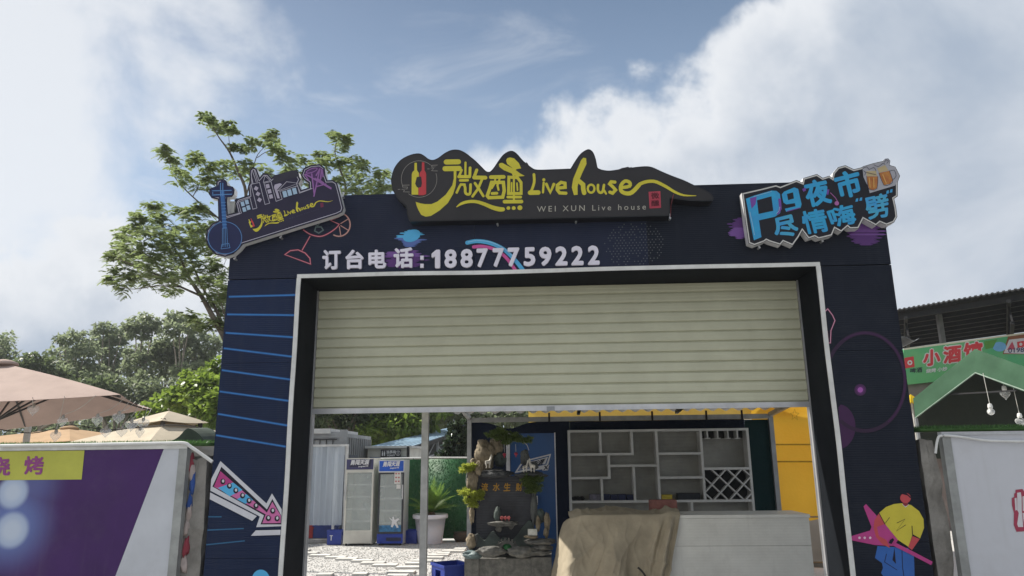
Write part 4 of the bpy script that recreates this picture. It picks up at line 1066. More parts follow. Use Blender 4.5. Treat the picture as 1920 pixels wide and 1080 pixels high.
for i, (x, y, Y) in enumerate(hl):
    p = at(x, y, Y); sz_ = 21.5 * Y / 1350 * (1 + .1 * math.sin(i * 3))
    t_ = thing('heart_lamp', 'clear heart shaped glass lamp hanging by the pink parasol, %s from the left' % words[i], 'lamp', tuple(p), 'glass heart lamps strung under the pink parasol')
    ra = random.uniform(-.5, .5); cr, sr = math.cos(ra), math.sin(ra)
    mk('bulb', [(p.x + sz_ * (cr * a - sr * b), p.y + sz_ * (sr * a + cr * b), p.z + sz_ * c) for a, b, c in HV], HF, m_hglass, t_, smooth=True)
    q = B(); q.lathe((p.x, p.y, p.z + sz_ * .26), [(.02, 0), (.026, .03), (.022, .06), (.006, .075)], 10); q.build('cap', m_cap, t_)
    tgt = NR.lerp(FR, min(1, max(0, (i - 2) / 7))) if i > 2 else NL.lerp(NR, .72 + .1 * i)
    s0_ = Vector((p.x, p.y, p.z + sz_ * .26 + .07)); mid_ = (s0_ + tgt) / 2 - Vector((0, 0, .05))
    q = B(); q.tube(catmull([tuple(s0_), tuple(mid_), tuple(tgt)], 4), .0045, 5); q.build('cord', m_cord, t_)
q = B(); pts = [tuple(at(x, y, 11.6)) for x, y in ((-30, 800), (60, 812), (130, 797), (200, 806), (262, 801), (330, 797), (400, 806))]
q.tube(catmull(pts, 6), .008, 6); tag(q.build('light_string', M('cable_black', (.02, .02, .02), .5)), 'thin dark cable of the light string sagging behind the turf', 'cable')

# ================================================================== RIGHT: open shed, sign, tent
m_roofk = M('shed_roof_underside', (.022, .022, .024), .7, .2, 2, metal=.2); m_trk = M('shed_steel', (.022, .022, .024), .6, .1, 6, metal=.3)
Zs = 5.6
NLs, NRs, FLs, FRs = atz(1630, 592, Zs), atz(1990, 531, Zs), atz(1630, 655.5, Zs), atz(1990, 605, Zs)
NRs, FRs = NLs.lerp(NRs, 1.8), FLs.lerp(FRs, 1.8)
shd = thing('open_shed', 'big dark open sided steel shed roof behind the green tent', 'shed', (15, 30, 0))
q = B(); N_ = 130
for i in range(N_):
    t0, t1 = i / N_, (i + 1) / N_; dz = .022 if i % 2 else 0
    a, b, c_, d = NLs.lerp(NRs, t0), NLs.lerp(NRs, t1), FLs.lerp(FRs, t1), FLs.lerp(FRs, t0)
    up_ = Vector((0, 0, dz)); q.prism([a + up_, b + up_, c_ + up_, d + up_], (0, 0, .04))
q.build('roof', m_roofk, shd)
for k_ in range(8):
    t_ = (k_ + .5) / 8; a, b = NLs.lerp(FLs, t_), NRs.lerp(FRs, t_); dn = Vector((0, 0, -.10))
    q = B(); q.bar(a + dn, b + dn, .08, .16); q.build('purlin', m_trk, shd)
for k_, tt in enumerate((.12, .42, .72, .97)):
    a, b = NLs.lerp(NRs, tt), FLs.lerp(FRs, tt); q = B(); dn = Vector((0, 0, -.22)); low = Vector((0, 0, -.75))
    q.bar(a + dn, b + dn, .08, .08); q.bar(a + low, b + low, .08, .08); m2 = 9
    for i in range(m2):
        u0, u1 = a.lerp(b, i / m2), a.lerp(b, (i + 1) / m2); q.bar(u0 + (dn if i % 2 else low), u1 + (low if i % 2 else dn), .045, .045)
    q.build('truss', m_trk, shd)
pc = at(1763, 600, (NLs.y + FLs.y) / 2)
for px_ in (1763,):
    a = atz(px_, 610, 5.2); q = B(); q.bar((a.x, a.y, 0), (a.x, a.y, Zs - .1), .12, .12); q.build('column', M('column_grey', (.16, .16, .16), .5, .1, 5), shd)
# low buildings glimpsed beyond the shed
fb = thing('far_row_house', 'low far house with a reddish roof glimpsed under the shed roof', 'house', (26, 48, 0))
a, b = at(1700, 668, 46), at(1980, 640, 46)
q = B(); q.box(a.x - 2, b.x + 4, 46, 54, 0, a.z - .9); q.build('wall', M('far_wall', (.45, .43, .40), .9), fb)
q = B(); q.prism([(a.x - 3, 45.4, a.z - .95), (a.x - 3, 54.6, a.z - .95), (a.x - 3, 50, a.z + .55)], (b.x - a.x + 8, 0, 0)); q.build('roof', M('far_roof_red', (.25, .14, .12), .9), fb)
# tavern kiosk + sign
KY = 18.5
kk = thing('tavern_kiosk', 'taupe walled kiosk under the green tavern sign', 'kiosk', (9.8, 19.5, 0))
a = at(1690, 700, KY + .12); b = at(1990, 690, KY + .12)
q = B(); q.box(a.x - .3, b.x, KY + .12, KY + 3, 0, at(1800, 700, KY).z + .4); q.build('wall', M('kiosk_taupe', (.22, .18, .165), .8, .1, 2), kk)
q = B(); q.box(a.x - .4, b.x + .1, KY + .02, KY + .12, 2.3, 2.42); q.build('fascia', M('kiosk_fascia', (.16, .14, .13), .8), kk)
ts = thing('tavern_sign', 'green tavern signboard with red Chinese lettering above the green tent', 'sign', tuple(at(1800, 700, KY)))
sq = [(1694, 655), (1990, 616), (1990, 690), (1694, 722)]
m_tg = M('tavern_green', (.04, .36, .16), .5, .2, .9, col2=(.16, .42, .17))
q = B(); q.prism([at(x, y, KY) for x, y in sq], (0, .1, 0)); q.build('board', m_tg, ts)
P = Print(KY, .004); P.rib([sq[0], sq[1]], 3.2, ink('sign_cream2', (.62, .58, .45)), cap=False); P.poly([(1890, 631), (1990, 618), (1990, 664), (1880, 664)], ink('tavern_brown', (.26, .10, .05)))
P.poly([(1892, 637), (1935, 632), (1940, 664), (1882, 662)], ink('tag_white', (.60, .57, .60))); P.disc(1874, 650, 13, 9, ink('balloon', (.16, .38, .62))); P.poly([(1845, 640), (1870, 636), (1862, 652), (1848, 655)], ink('leafy', (.10, .28, .05)))
P.poly([(1888, 656), (1898, 640), (1904, 655)], ink('splash_red', (.5, .08, .12))); P.build('board_print', ts)
i_tr = ink('tavern_red', (.62, .05, .06)); i_tw = ink('tavern_white', (.66, .62, .60))
for ch, (x0, y0, x1, y1) in (('小', (1730, 657, 1763, 688)), ('酒', (1768, 650, 1802, 683)), ('馆', (1806, 643, 1842, 677))):
    qd = [(x0, y0), (x1, y0 - 4), (x1, y1 - 4), (x0, y1)]
    text_on('letter', ch, [(x + dx_, y + dy_) for (x, y), (dx_, dy_) in zip(qd, ((-2, -2), (2, -2), (2, 2), (-2, 2)))], KY, i_tw, ts, lift=.008, offset=.11)
    text_on('letter', ch, qd, KY, i_tr, ts, lift=.014, offset=.045)
P = Print(KY, .008); P.poly([(1696, 671), (1713, 668), (1715, 688), (1696, 691)], i_tr); P.disc(1706, 680, 4.6, 4.6, i_tw); P.disc(1706, 680, 2, 2, i_tr)
P.poly([(1907, 641), (1920, 639), (1921, 650), (1908, 652)], i_tr); P.disc(1914, 645.5, 3, 3, i_tw); P.build('logo_print', ts)
text_on('small_lettering', '啤酒', [(1706, 691), (1729, 688), (1729, 698), (1706, 700)], KY, ink('text_ink', (.03, .04, .05)), ts, lift=.008, offset=.02)
text_on('small_lettering', '019819', [(1890, 653), (1935, 650), (1935, 659), (1890, 662)], KY, ink('text_navy', (.05, .05, .14)), ts, lift=.008, offset=.02)
text_on('small_lettering', '烧烤 小炒', [(1736, 692), (1776, 687), (1776, 695), (1736, 700)], KY, i_tw, ts, lift=.008, offset=.04)
# yellow parasol peeping out
a = at(1708, 744, 17.2)
ym = CLOTH('canopy_yellow', (.62, .44, .02), .35)
yu = thing('parasol', 'small yellow parasol peeping out between the gate and the green tent', 'parasol', (a.x, 17.2, 0), 'parasols on the right')
v, f = canopy_mesh([(a.x + .24 * math.cos(R(t)), 17.2 + .24 * math.sin(R(t)), a.z - .14) for t in range(0, 360, 60)], (a.x, 17.2, a.z + .06), .02, 6); mk('canopy', v, f, ym, yu, smooth=True)
q = B(); q.tube([(a.x, 17.2, 0), (a.x, 17.2, a.z)], .02, 8); q.build('pole', m_pole, yu)
# green gable tent
m_tent = CLOTH('tent_green', (.050, .112, .066), .12, .8, .0015, .10, 1.5); m_tentd = CLOTH('tent_inner_shade', (.034, .040, .032), .02, .9, .01)
tt = thing('green_tent', 'green gabled canopy tent standing behind the white banner', 'tent', (9, 17, 0))
Pk, El = at(1829, 699, 15.3), at(1716, 784, 16.7); Er = at(1975, 752, 13.9)
Pt, Et = at(1828, 654, 15.3), at(1712, 747, 16.7); Ert = at(1975, 707, 13.9)
back = Vector((2.2, 3.0, 0))
def band(a0, a1, b0, b1, name, n_=14):
    v = []; f = []
    for j in range(5):
        for i in range(n_ + 1):
            t0 = i / n_; p = a0.lerp(a1, t0).lerp(b0.lerp(b1, t0), j / 4); k_ = .035 * noise.noise(p * 1.4 + Vector((0, 0, j))) * (j > 0) ; p += Vector((-.5 * k_, -k_, -.03 * math.sin(t0 * math.pi) * (j == 4))); v.append(p)
    for j in range(4):
        for i in range(n_): a_ = j * (n_ + 1) + i; f.append((a_, a_ + 1, a_ + n_ + 2, a_ + n_ + 1))
    nv = len(v); v += [p + Vector((.006, .010, 0)) for p in v]; f += [tuple(i_ + nv for i_ in q_[::-1]) for q_ in list(f)]
    return mk(name, v, f, m_tent, tt, smooth=True)
band(Et, Pt, El, Pk, 'fascia'); band(Pt, Ert, Pk, Er, 'fascia')
for a_, b_ in ((Et, Pt), (Pt, Ert)):
    q = B(); q.prism([a_ + Vector((.02, .03, -.005)), b_ + Vector((.02, .03, -.005)), b_ + back, a_ + back], (0, 0, -.012)); q.build('roof_sheet', m_tent, tt)
q = B(); q.tube([El, Pk], .014, 6); q.tube([Pk, Er], .014, 6); q.build('hem_piping', M('tent_piping', (.20, .27, .22), .7), tt)
bk = back * .97
q = B(); q.prism([at(x, y, 17.7) for x, y in ((1719, 779), (1829, 692), (2010, 764), (2010, 860), (1719, 860))], (0, .02, 0)); q.build('shade_sheet', m_tentd, tt)  # added sheet, coloured near black for the shade inside the tent
for p in (El, Er, El + back, Er + back):
    q = B(); q.bar((p.x + .05, p.y + .06, 0), (p.x + .05, p.y + .06, p.z), .05, .05); q.build('tent_leg', m_steel, tt)
q = B(); q.bar(El.lerp(Pk, .55) + Vector((.05, .08, 0)), Er.lerp(Pk, .45) + Vector((.05, .08, -.05)), .03, .03); q.build('cross_bar', m_trk, tt)
for (x, y, Y, r_, lb, heart) in ((1858, 772, 14.6, .066, 'round clear glass lamp hanging lowest in front of the green tent', 0), (1885, 741, 15.2, .105, 'heart shaped glass lamp hanging high inside the green tent', 1), (1914, 793, 14.9, .105, 'heart shaped glass lamp at the right edge under the green tent', 1)):
    p = at(x, y, Y); t_ = thing('heart_lamp' if heart else 'globe_lamp', lb, 'lamp', tuple(p), 'glass lamps hanging in the green tent')
    if heart: mk('bulb', [(p.x + 2 * r_ * a, p.y + 2 * r_ * b, p.z + 2 * r_ * c) for a, b, c in HV], HF, m_hglass, t_, smooth=True)
    else:
        q = B(); q.rock(p, (r_, r_, r_), 0, 0, 1, 3); q.build('bulb', m_hglass, t_, smooth=True)
        q = B(); q.rock(p + Vector((-.02, 0, -.01)), (.035, .035, .05), 3, .3, 2, 2); q.build('filament', M('filament_white', (.75, .75, .72), .4), t_, smooth=True)
    q = B(); q.lathe((p.x, p.y, p.z + r_ * .9), [(.035, 0), (.045, .03), (.035, .09), (.01, .10)], 10); q.build('cap', M('lamp_cap_white', (.68, .68, .66), .4), t_)
    q = B(); q.tube([(p.x, p.y, p.z + r_ * .9 + .09), (p.x - .03, p.y, p.z + .75)], .006, 5); q.build('cord', m_cord, t_)

# ================================================================== BAR BOOTH
BY = 11.2
bx0, bx1 = -1.225, 3.30
m_silver = M('booth_steel', (.42, .42, .41), .42, .12, 6, metal=.45); m_nv = CLOTH('booth_navy_cloth', (.012, .018, .036), .02, .8, .01); m_dg = CLOTH('booth_green_cloth', (.010, .034, .036), .03, .8, .01)
booth = thing('bar_booth', 'steel framed bar booth with corrugated roof and dark cloth back wall', 'booth', (1.0, 9.8, 0))
for x, y in ((bx0, BY), (bx1 + .03, BY), (bx0, 7.2), (bx1 + .03, 7.2)):
    q = B(); q.bar((x, y, 0), (x, y, 2.34 if y > 9 else 2.68), .065, .065, up=(0, 1, 0)); q.build('post', m_silver if x < 0 else m_steel, booth)
q = B(); q.bar((bx0 - .03, BY, 2.345), (bx1 + .06, BY, 2.345), .06, .07); q.build('beam', m_silver, booth)
q = B(); q.bar((bx0 - .03, 7.2, 2.70), (bx1 + .06, 7.2, 2.70), .06, .07); q.build('beam', m_silver, booth)
for x in (bx0, bx1 + .03):
    q = B(); q.bar((x, BY, 2.37), (x, 7.15, 2.715), .05, .06); q.build('rafter', m_silver, booth)
for x in (.45, 1.95):
    q = B(); q.bar((x, BY + .1, 2.43), (x, 7.2, 2.75), .045, .05); q.build('rafter', m_trk, booth)
for y in (8.0, 9.1, 10.2):
    z = 2.40 + (BY - y) * .085; q = B(); q.bar((bx0 - .05, y, z + .03), (bx1 + .08, y, z + .03), .04, .05); q.build('purlin', m_steel, booth)
m_corr = M('corrugated_zinc', (.30, .31, .32), .5, .15, 4, metal=.3)
v = []; f = []; nx = 190
for i in range(nx + 1):
    x = bx0 - .28 + (bx1 - bx0 + .58) * i / nx; dz = .022 * math.sin(x * 2 * math.pi / .20)
    for y, z in ((11.5, 2.475), (7.1, 2.475 + 4.4 * .085)): v += [(x, y, z + dz), (x, y, z + dz + .004)]
for i in range(nx):
    a_ = i * 4
    f += [(a_, a_ + 2, a_ + 6, a_ + 4), (a_ + 1, a_ + 5, a_ + 7, a_ + 3), (a_, a_ + 4, a_ + 5, a_ + 1), (a_ + 2, a_ + 3, a_ + 7, a_ + 6)]
mk('roof_sheet', v, f, m_corr, booth)
for x in (.0, .77, 1.56, 2.37, 2.9):
    q = B(); q.box(x - .014, x + .014, BY - .05, BY - .035, 2.30, 2.44); q.build('bracket', m_trk, booth)
def curtain(x0, x1, z1, mat, sag=0, name='cloth_panel', Y=BY + .05):
    v = []; f = []; nx, nz = 26, 14
    for j in range(nz + 1):
        for i in range(nx + 1):
            u = i / nx; w = j / nz; x = x0 + (x1 - x0) * u
            top_ = z1 - sag * math.exp(-((u - .38) / .16) ** 2); z = .02 + (top_ - .02) * w
            v.append((x, Y + .022 * math.sin(x * 9 + 1.2 * noise.noise(Vector((x * 2, z, 0)))) * (1 - .6 * w) + .02 * noise.noise(Vector((x * 3, z * 2, 5))), z))
    for j in range(nz):
        for i in range(nx): a_ = j * (nx + 1) + i; f.append((a_, a_ + 1, a_ + nx + 2, a_ + nx + 1))
    nv = len(v); v += [(a, b + .006, c) for a, b, c in v]; f += [tuple(i_ + nv for i_ in q_[::-1]) for q_ in list(f)]
    return mk(name, v, f, mat, booth, smooth=True)
curtain(bx0 + .03, .31, 2.315, m_nv, .10); curtain(.312, 2.95, 2.31, m_nv); curtain(2.952, bx1, 2.30, m_dg)

# wall shelf
ZY = 10.92
m_shelf = M('shelf_white', (.64, .635, .61), .5, .07, 4); m_shback = M('shelf_back', (.34, .335, .305), .6, .10, 3, wave=(2, .05, .0006))
unit = thing('bar_shelf', 'tall white pigeonhole bar shelf with lattice wine rack against the booth wall', 'shelf', (1.64, ZY + .12, 0))
ks = crop((1040, 760), .2963)
def sp(x, y):
    p = at(*ks([(x, y)])[0], ZY); return p.x, p.z
X0, Z1 = sp(90, 165); X1, _z = sp(1218, 150)
D0, D1 = ZY, ZY + .24
q = B(); q.box(X0, X1, D1, D1 + .012, .05, Z1); q.build('back_panel', m_shback, unit)
T_ = .017
def board_v(xa, za, zb_, t=T_): q = B(); q.box(xa - t, xa + t, D0, D1 - .001, zb_ + T_, za - T_); return q.build('divider', m_shelf, unit)
def board_h(xa, xb, za): q = B(); q.box(xa + T_, xb - T_, D0 + .002, D1 - .001, za - T_, za + T_); return q.build('shelf_board', m_shelf, unit)
def SX(x, y): return sp(x, y)[0]
def SZ(x, y): return sp(x, y)[1]
z_r1, z_r2, z_mid, z_low = SZ(300, 310), SZ(220, 460), SZ(500, 382), SZ(700, 607)
z_s1, z_s2, z_l = SZ(790, 305), SZ(800, 457), SZ(1090, 400)
xC, xD, xF, xG, xH = SX(655, 385), SX(940, 400), SX(290, 240), SX(490, 240), SX(345, 385)
q = B(); q.box(X0 - T_, X1 + T_, D0 - .003, D1 + .012, Z1 - T_, Z1 + T_); q.build('top_board', m_shelf, unit)
for x in (X0, X1): board_v(x, Z1, 0)
board_v(xC, Z1, z_low); board_v(xD, Z1, z_low); board_v(xF, Z1, z_r1); board_v(xG, Z1, z_r1); board_v(xH, z_r1, z_r2)
x5, x6, x7 = SX(300, 530), SX(505, 490), SX(870, 640)
board_v(x5, z_r2, z_low); board_v(x6, z_mid, z_low); board_v(x7, z_low, .5)
board_h(X0, xG + .034, z_r1); board_h(X0, xH + .034, z_r2); board_h(xH, xC, z_mid); board_h(xC, xD, z_s1); board_h(xC, xD, z_s2); board_h(xD, X1, z_l); board_h(X0, X1, z_low); board_h(X0, X1, .5)
q = B(); q.box(xD + T_, X1 - T_, D1 - .012, D1 - .002, z_low + T_, z_l - T_); q.build('dark_back', M('rack_dark', (.025, .027, .03), .6), unit)
# lattice: two slanting families, one pushed a few mm behind the other
cxs = (X1 - xD) / 3; chs = (z_l - z_low) / 2
for i in range(-1, 4):
    for sgn, dy in ((1, 0), (-1, .007)):
        # clip the slanted slat to the box
        a0 = Vector((xD + (i if sgn > 0 else i + 0) * cxs + cxs * .5 * 1, 0, z_low)); pts = []
        for tt_ in (0, 1):
            pass
        x_at = lambda z: (xD + (i + .5) * cxs + sgn * (z - z_low) * (cxs / chs))
        zs = [z for z in np.linspace(z_low + T_, z_l - T_, 60) if xD + T_ < x_at(z) < X1 - T_]
        if sgn < 0: x_at2 = lambda z: (xD + (i + .5 + 1) * cxs - (z - z_low) * (cxs / chs))
        else: x_at2 = x_at
        zs = [z for z in np.linspace(z_low + T_, z_l - T_, 60) if xD + T_ < x_at2(z) < X1 - T_]
        if len(zs) > 6:
            q = B(); q.bar((x_at2(zs[0]), D0 + .05 + dy, zs[0]), (x_at2(zs[-1]), D0 + .05 + dy, zs[-1]), .10 + dy, .018, up=(-sgn * (chs), 0, cxs))
            q.v = [(x, min(max(y, D0 + dy * .5), D0 + .11), z) for x, y, z in q.v]
            q.build('rack_slat', m_shelf, unit)
for xx in (970, 1035, 1100, 1160):
    x, z = sp(xx, 210); q = B(); q.box(x - .008, x + .008, D0 + .01, D1 - .01, z + .010, Z1 - T_); q.box(x - .035, x + .035, D0 + .006, D1 - .006, z, z + .0098); q.build('glass_rail', m_shelf, unit)
q = B(); q.box(xD + T_, X1 - T_, D1 - .010, D1 - .002, SZ(1090, 205), Z1 - T_); q.build('rail_back', M('rail_dark', (.05, .05, .048), .6), unit)
def carton(label, x0, x1, ytop, mat, zbase, dep=.14, y0=ZY + .04, name='carton', cat='box', group=None):
    xa, _1 = sp(x0, ytop); xb, zt0 = sp(x1, ytop); b_ = thing(name, label, cat, ((xa + xb) / 2, y0, zbase), group)
    q = B(); q.box(xa, xb, y0, y0 + dep, zbase, zt0); q.build('body', mat, b_)
    q = B(); q.box(xa - .003, xb + .003, y0 - .003, y0 + dep + .003, zt0 + .0005, zt0 + .012); q.build('lid', mat, b_); return b_
zb_ = z_low + T_ + .001
m_bx = M('box_navy', (.014, .022, .075), .5, .15, 12)
for i, (a_, b_, lb) in enumerate(((312, 352, 'leftmost of four navy boxes side by side on the long low shelf'), (357, 400, 'second from left of four navy boxes side by side on the long low shelf'), (405, 450, 'third from left of four navy boxes side by side on the long low shelf'), (457, 500, 'rightmost of four navy boxes side by side on the long low shelf'))):
    carton(lb, a_, b_, 569 + (i % 2) * 2, m_bx, zb_, group='navy boxes on the bar shelf')
carton('pale lilac carton left of the navy boxes on the bar shelf', 222, 292, 569, M('box_lilac', (.20, .19, .24), .6, .2, 20), zb_)
yb = carton('small yellow carton on the bar shelf', 680, 746, 572, M('box_yellow', (.60, .46, .05), .5, .1, 15), zb_)
carton('long dark box beside the yellow carton on the bar shelf', 782, 924, 562, M('box_dark', (.018, .022, .03), .5, .1, 12), zb_)
q = B()
for i, (x, w) in enumerate(((128, .05), (150, .06), (172, .045))): px_, _z = sp(x, 590); q.rock((px_, ZY + .10, zb_ + .025), (w, .05, .030), i, .4, 1.6, 2)
tag(q.build('black_bag', M('bag_black', (.012, .012, .014), .5), smooth=True), 'small crumpled black bag at the left end of the bar shelf', 'bag')

# counter: pale boards
CY = 8.5
cx0, cx1, cz = .36, 2.845, 1.125
m_ctr = M('counter_board', (.77, .76, .71), .42, .05, 2.5, .0005, 40, wave=(2, .03, .0002), dirt=((.36, .34, .30), .22)); m_ctr2 = M('counter_board_b', (.75, .74, .69), .42, .05, 2.5, .0005, 40, wave=(2, .03, .0002), dirt=((.36, .34, .30), .25))
ctr_ = thing('bar_counter', 'long white boarded bar counter in front of the booth', 'counter', (1.5, CY + .3, 0))
zs = [.01, .13, .4615, .797, cz - .035]
for i in range(4):
    q = B(); q.box(cx0, cx1, CY, CY + .018, zs[i] + .0015, zs[i + 1] - .0015); q.build('board', (m_ctr, m_ctr2)[i % 2], ctr_)
    q = B(); q.box(cx1 - .018, cx1 - .001, CY + .019, CY + .60, zs[i] + .0015, zs[i + 1] - .0015); q.build('board', (m_ctr, m_ctr2)[i % 2], ctr_)
q = B(); q.box(cx0 - .01, cx1 + .012, CY - .012, CY + .62, cz - .034, cz); q.build('top', m_ctr, ctr_)
q = B(); q.box(cx0 + .02, cx1 - .03, CY + .03, CY + .05, .02, cz - .036); q.build('core', m_steel, ctr_)
q = B(); a = sp(540, 615); q.box(1.17, 1.48, CY + .42, CY + .58, cz + .001, cz + .135); q.box(1.18, 1.47, CY + .43, CY + .57, cz + .1352, cz + .142)
tag(q.build('pink_carton', M('carton_pink', (.30, .12, .10), .6, .15, 14)), 'dull pink carton on the counter behind the tarp', 'box')

# tarp thrown over the left half of the counter
m_tarp = CLOTH('tarp_beige', (.40, .345, .255), .10, .7, .006, .12, 3)
v = []; f = []; ns, nt = 150, 100
def ridge(p): return 1 - abs(noise.noise(Vector(p))) * 2.2
def tarp_pt(s, t):
    """s along the counter (0 = left end, 1 = right edge), t from the back of the top, over the front edge, to the ground"""
    topw, hang = .55, 1.10
    xr = 1.44; xtop = .20
    L_ = t * (topw + hang)
    fold = noise.noise(Vector((s * 3.1, L_ * .9, 3))); fine = noise.noise(Vector((s * 11, L_ * 3.2, 9)))
    cr = max(0, ridge((s * 5.0 + L_ * 1.1, L_ * 2.3 - s * 1.5, 4))) ** 3; cr2 = max(0, ridge((s * 10 - L_ * 2, L_ * 5, 14))) ** 3
    if L_ < topw:
        k_ = math.sin(math.pi * min(1, L_ / topw * 1.02))
        y = CY + topw - L_ - .02; z = cz + .012 + .03 * max(0, fold) * k_ + .03 * cr * k_ + .012 * cr2 * k_
        z += .075 * math.exp(-((s - .93) / .08) ** 2 - ((L_ - .40) / .16) ** 2) * (1 + .8 * fine) + .06 * math.exp(-((s - .42) / .22) ** 2 - ((L_ - .12) / .16) ** 2)
        x = xtop + (xr - xtop) * s + .02 * fold; hd = 0
    else:
        hd = (L_ - topw) / hang; r_ = min(1, hd * 8)
        ph = s * 14 + 3.0 * fold + hd * 2.0 * (s - .4)
        g_ = (.5 + .5 * math.sin(ph)) ** 2.2
        edge_ = math.exp(-((s - .93) / .10) ** 2)                     # folds gathered along the right edge
        y = CY - .018 - r_ * ((.02 + .15 * hd) * g_ + .07 * hd * cr ** 1.5 + .016 * cr2 * (.3 + hd) + .03 * fine * hd + edge_ * .05 * (1 + math.sin(s * 70 + 4 * fold)))
        z = cz + .008 - hang * hd + .012 * fold * r_
        xl = xtop - .26 * hd ** .8; xr2 = xr - .30 * hd ** .85
        x = xl + (xr2 - xl) * s + .03 * fine * hd + .02 * cr * hd
    if s < .12:                                                       # the left end falls round the counter's corner
        k_ = 1 - s / .12; drop = min(1, max(0, (L_ - .0) / topw))
        y += (k_ ** 1.5) * (.42 if L_ >= topw else .42 * drop); z -= (k_ ** 2) * (.10 * drop if L_ < topw else .10)
        x -= .06 * math.sin(k_ * math.pi / 2) * (hd > 0) - .02 * k_ * fine
    return (x, y, max(.012, z))
for j in range(nt + 1):
    for i in range(ns + 1): v.append(tarp_pt(i / ns, j / nt))
for j in range(nt):
    for i in range(ns): a_ = j * (ns + 1) + i; f.append((a_, a_ + 1, a_ + ns + 2, a_ + ns + 1))
tp = mk('beige_tarp', v, f, m_tarp, smooth=True); so_ = tp.modifiers.new('thickness', 'SOLIDIFY'); so_.thickness = .004; so_.offset = 1
tag(tp, 'crumpled beige tarp thrown over the left half of the bar counter', 'tarp')
q = B(); q.tube(catmull([tuple(at(x, y, 8.30)) for x, y in ((1196, 1064), (1206, 1074), (1213, 1090), (1213, 1110))], 4), [.012] * 13, 6)
tag(q.build('strap', M('strap_dark', (.03, .028, .025), .7)), 'short dark strap hanging on the beige tarp', 'strap')

# blue advertising panel standing in the booth
AY = 10.3
ap = thing('blue_ad_board', 'tall blue advertising board with white slanted logo leaning in the booth', 'advertising board', (.1, AY, 0))
k6_ = crop((840, 760), .2963)
a, b = at(956, 815, AY), at(1039, 812, AY)
m_adb = M('ad_blue', (.012, .07, .22), .4, .12, 1.5, spec=.5)
q = B(); q.box(a.x, b.x, AY, AY + .05, .03, b.z); q.build('panel', m_adb, ap)
for x0, x1, nm in ((a.x - .055, a.x - .002, 'side_board'), (b.x + .001, b.x + .016, 'edge_strip')):
    q = B(); q.box(x0, x1, AY - .01, AY + .05, .02, b.z + .006); q.build(nm, M('ad_white', (.60, .60, .62), .45), ap)
P = Print(AY, .004); kk8 = crop((840, 780), .16667)
P.poly(kk8([(835, 505), (1160, 425), (1125, 560), (1140, 545), (1125, 610), (1065, 615), (1060, 600), (750, 640)]), ink('logo_white', (.58, .58, .60)))
P.poly(kk8([(850, 520), (1140, 445), (1105, 545), (780, 620)]), m_adb); P.poly(kk8([(860, 530), (1125, 460), (1095, 538), (800, 605)]), ink('logo_white', (.58, .58, .60)))
P.build('logo_print', ap)
text_on('letter', '勇闯天涯', kk8([(830, 540), (1100, 475), (1075, 545), (810, 600)]), AY, ink('logo_black', (.01, .015, .03)), ap, lift=.009, offset=.04, shear=.2)
text_on('letter', 'X', kk8([(1080, 560), (1135, 548), (1125, 600), (1070, 612)]), AY, ink('logo_black', (.01, .015, .03)), ap, lift=.009, offset=.03)
q = B(); p = at(1010, 938, AY); q.box(p.x - .03, p.x - .012, AY - .03, AY - .002, p.z - .06, p.z + .06); q.build('handle', M('ad_white', (.60, .60, .62)), ap)

# yellow tent beyond the booth's right side
m_ytent = CLOTH('tent_yellow', (.84, .53, .06), .58, .7, .01, .08, 1.2)
yt = thing('yellow_tent', 'bright yellow cloth tent behind and right of the bar booth', 'tent', (4, 13, 0))
v = []; f = []; nx, nz = 60, 24; YT = 12.3
za, zb2 = at(1490, 984, YT).z, 3.2
for j in range(nz + 1):
    for i in range(nx + 1):
        x = 3.35 + 2.1 * i / nx; z = za + (zb2 - za) * j / nz
        v.append((x, YT + .05 * noise.noise(Vector((x * 1.5, z * 1.2, 2))) + .015 * math.sin(x * 7 + z * 3), z + (.03 * math.sin(x * 5) if j == 0 else 0)))
for j in range(nz):
    for i in range(nx): a_ = j * (nx + 1) + i; f.append((a_, a_ + 1, a_ + nx + 2, a_ + nx + 1))
mk('side_wall', v, f, m_ytent, yt, smooth=True)
for py in (834, 866):
    z = at(1490, py, YT).z; q = B(); q.tube([(3.38, YT - .05, z + .01), (4.4, YT - .045, z), (5.4, YT - .05, z)], .014, 6); q.build('seam', M('tent_seam', (.42, .24, .01), .8), yt)
q = B(); q.prism([(-.35, 12.42, 2.60), (5.5, 12.42, 2.60), (5.5, 15.5, 3.3), (-.35, 15.5, 3.3)], (0, 0, -.01)); q.build('roof', m_ytent, yt)
q = B(); q.box(-.35, 5.5, 12.40, 12.41, 2.36, 2.80); q.build('valance', CLOTH('valance_lemon', (.84, .72, .26), .6), yt)
P = Print(YT - .07, .0); st_ = []
cx, cy = 1490, 778
for i in range(10): rr = 11 if i % 2 == 0 else 4.6; st_.append((cx + rr * .8 * math.sin(i * math.pi / 5), cy - rr * math.cos(i * math.pi / 5)))
P.rib(st_, 1.0, ink('star_ochre', (.42, .24, .01)), True); P.build('star_print', yt)
for x in (3.5, 5.4):
    q = B(); q.bar((x, YT + .1, 0), (x, YT + .1, 2.6), .04, .04); q.build('leg', m_steel, yt)
q = B(); a = at(1520, 979, 12.2); q.tube([(a.x - .1, 12.2, a.z), (a.x + .5, 12.2, a.z + .01)], .012, 6); q.build('rail', m_trk, yt)
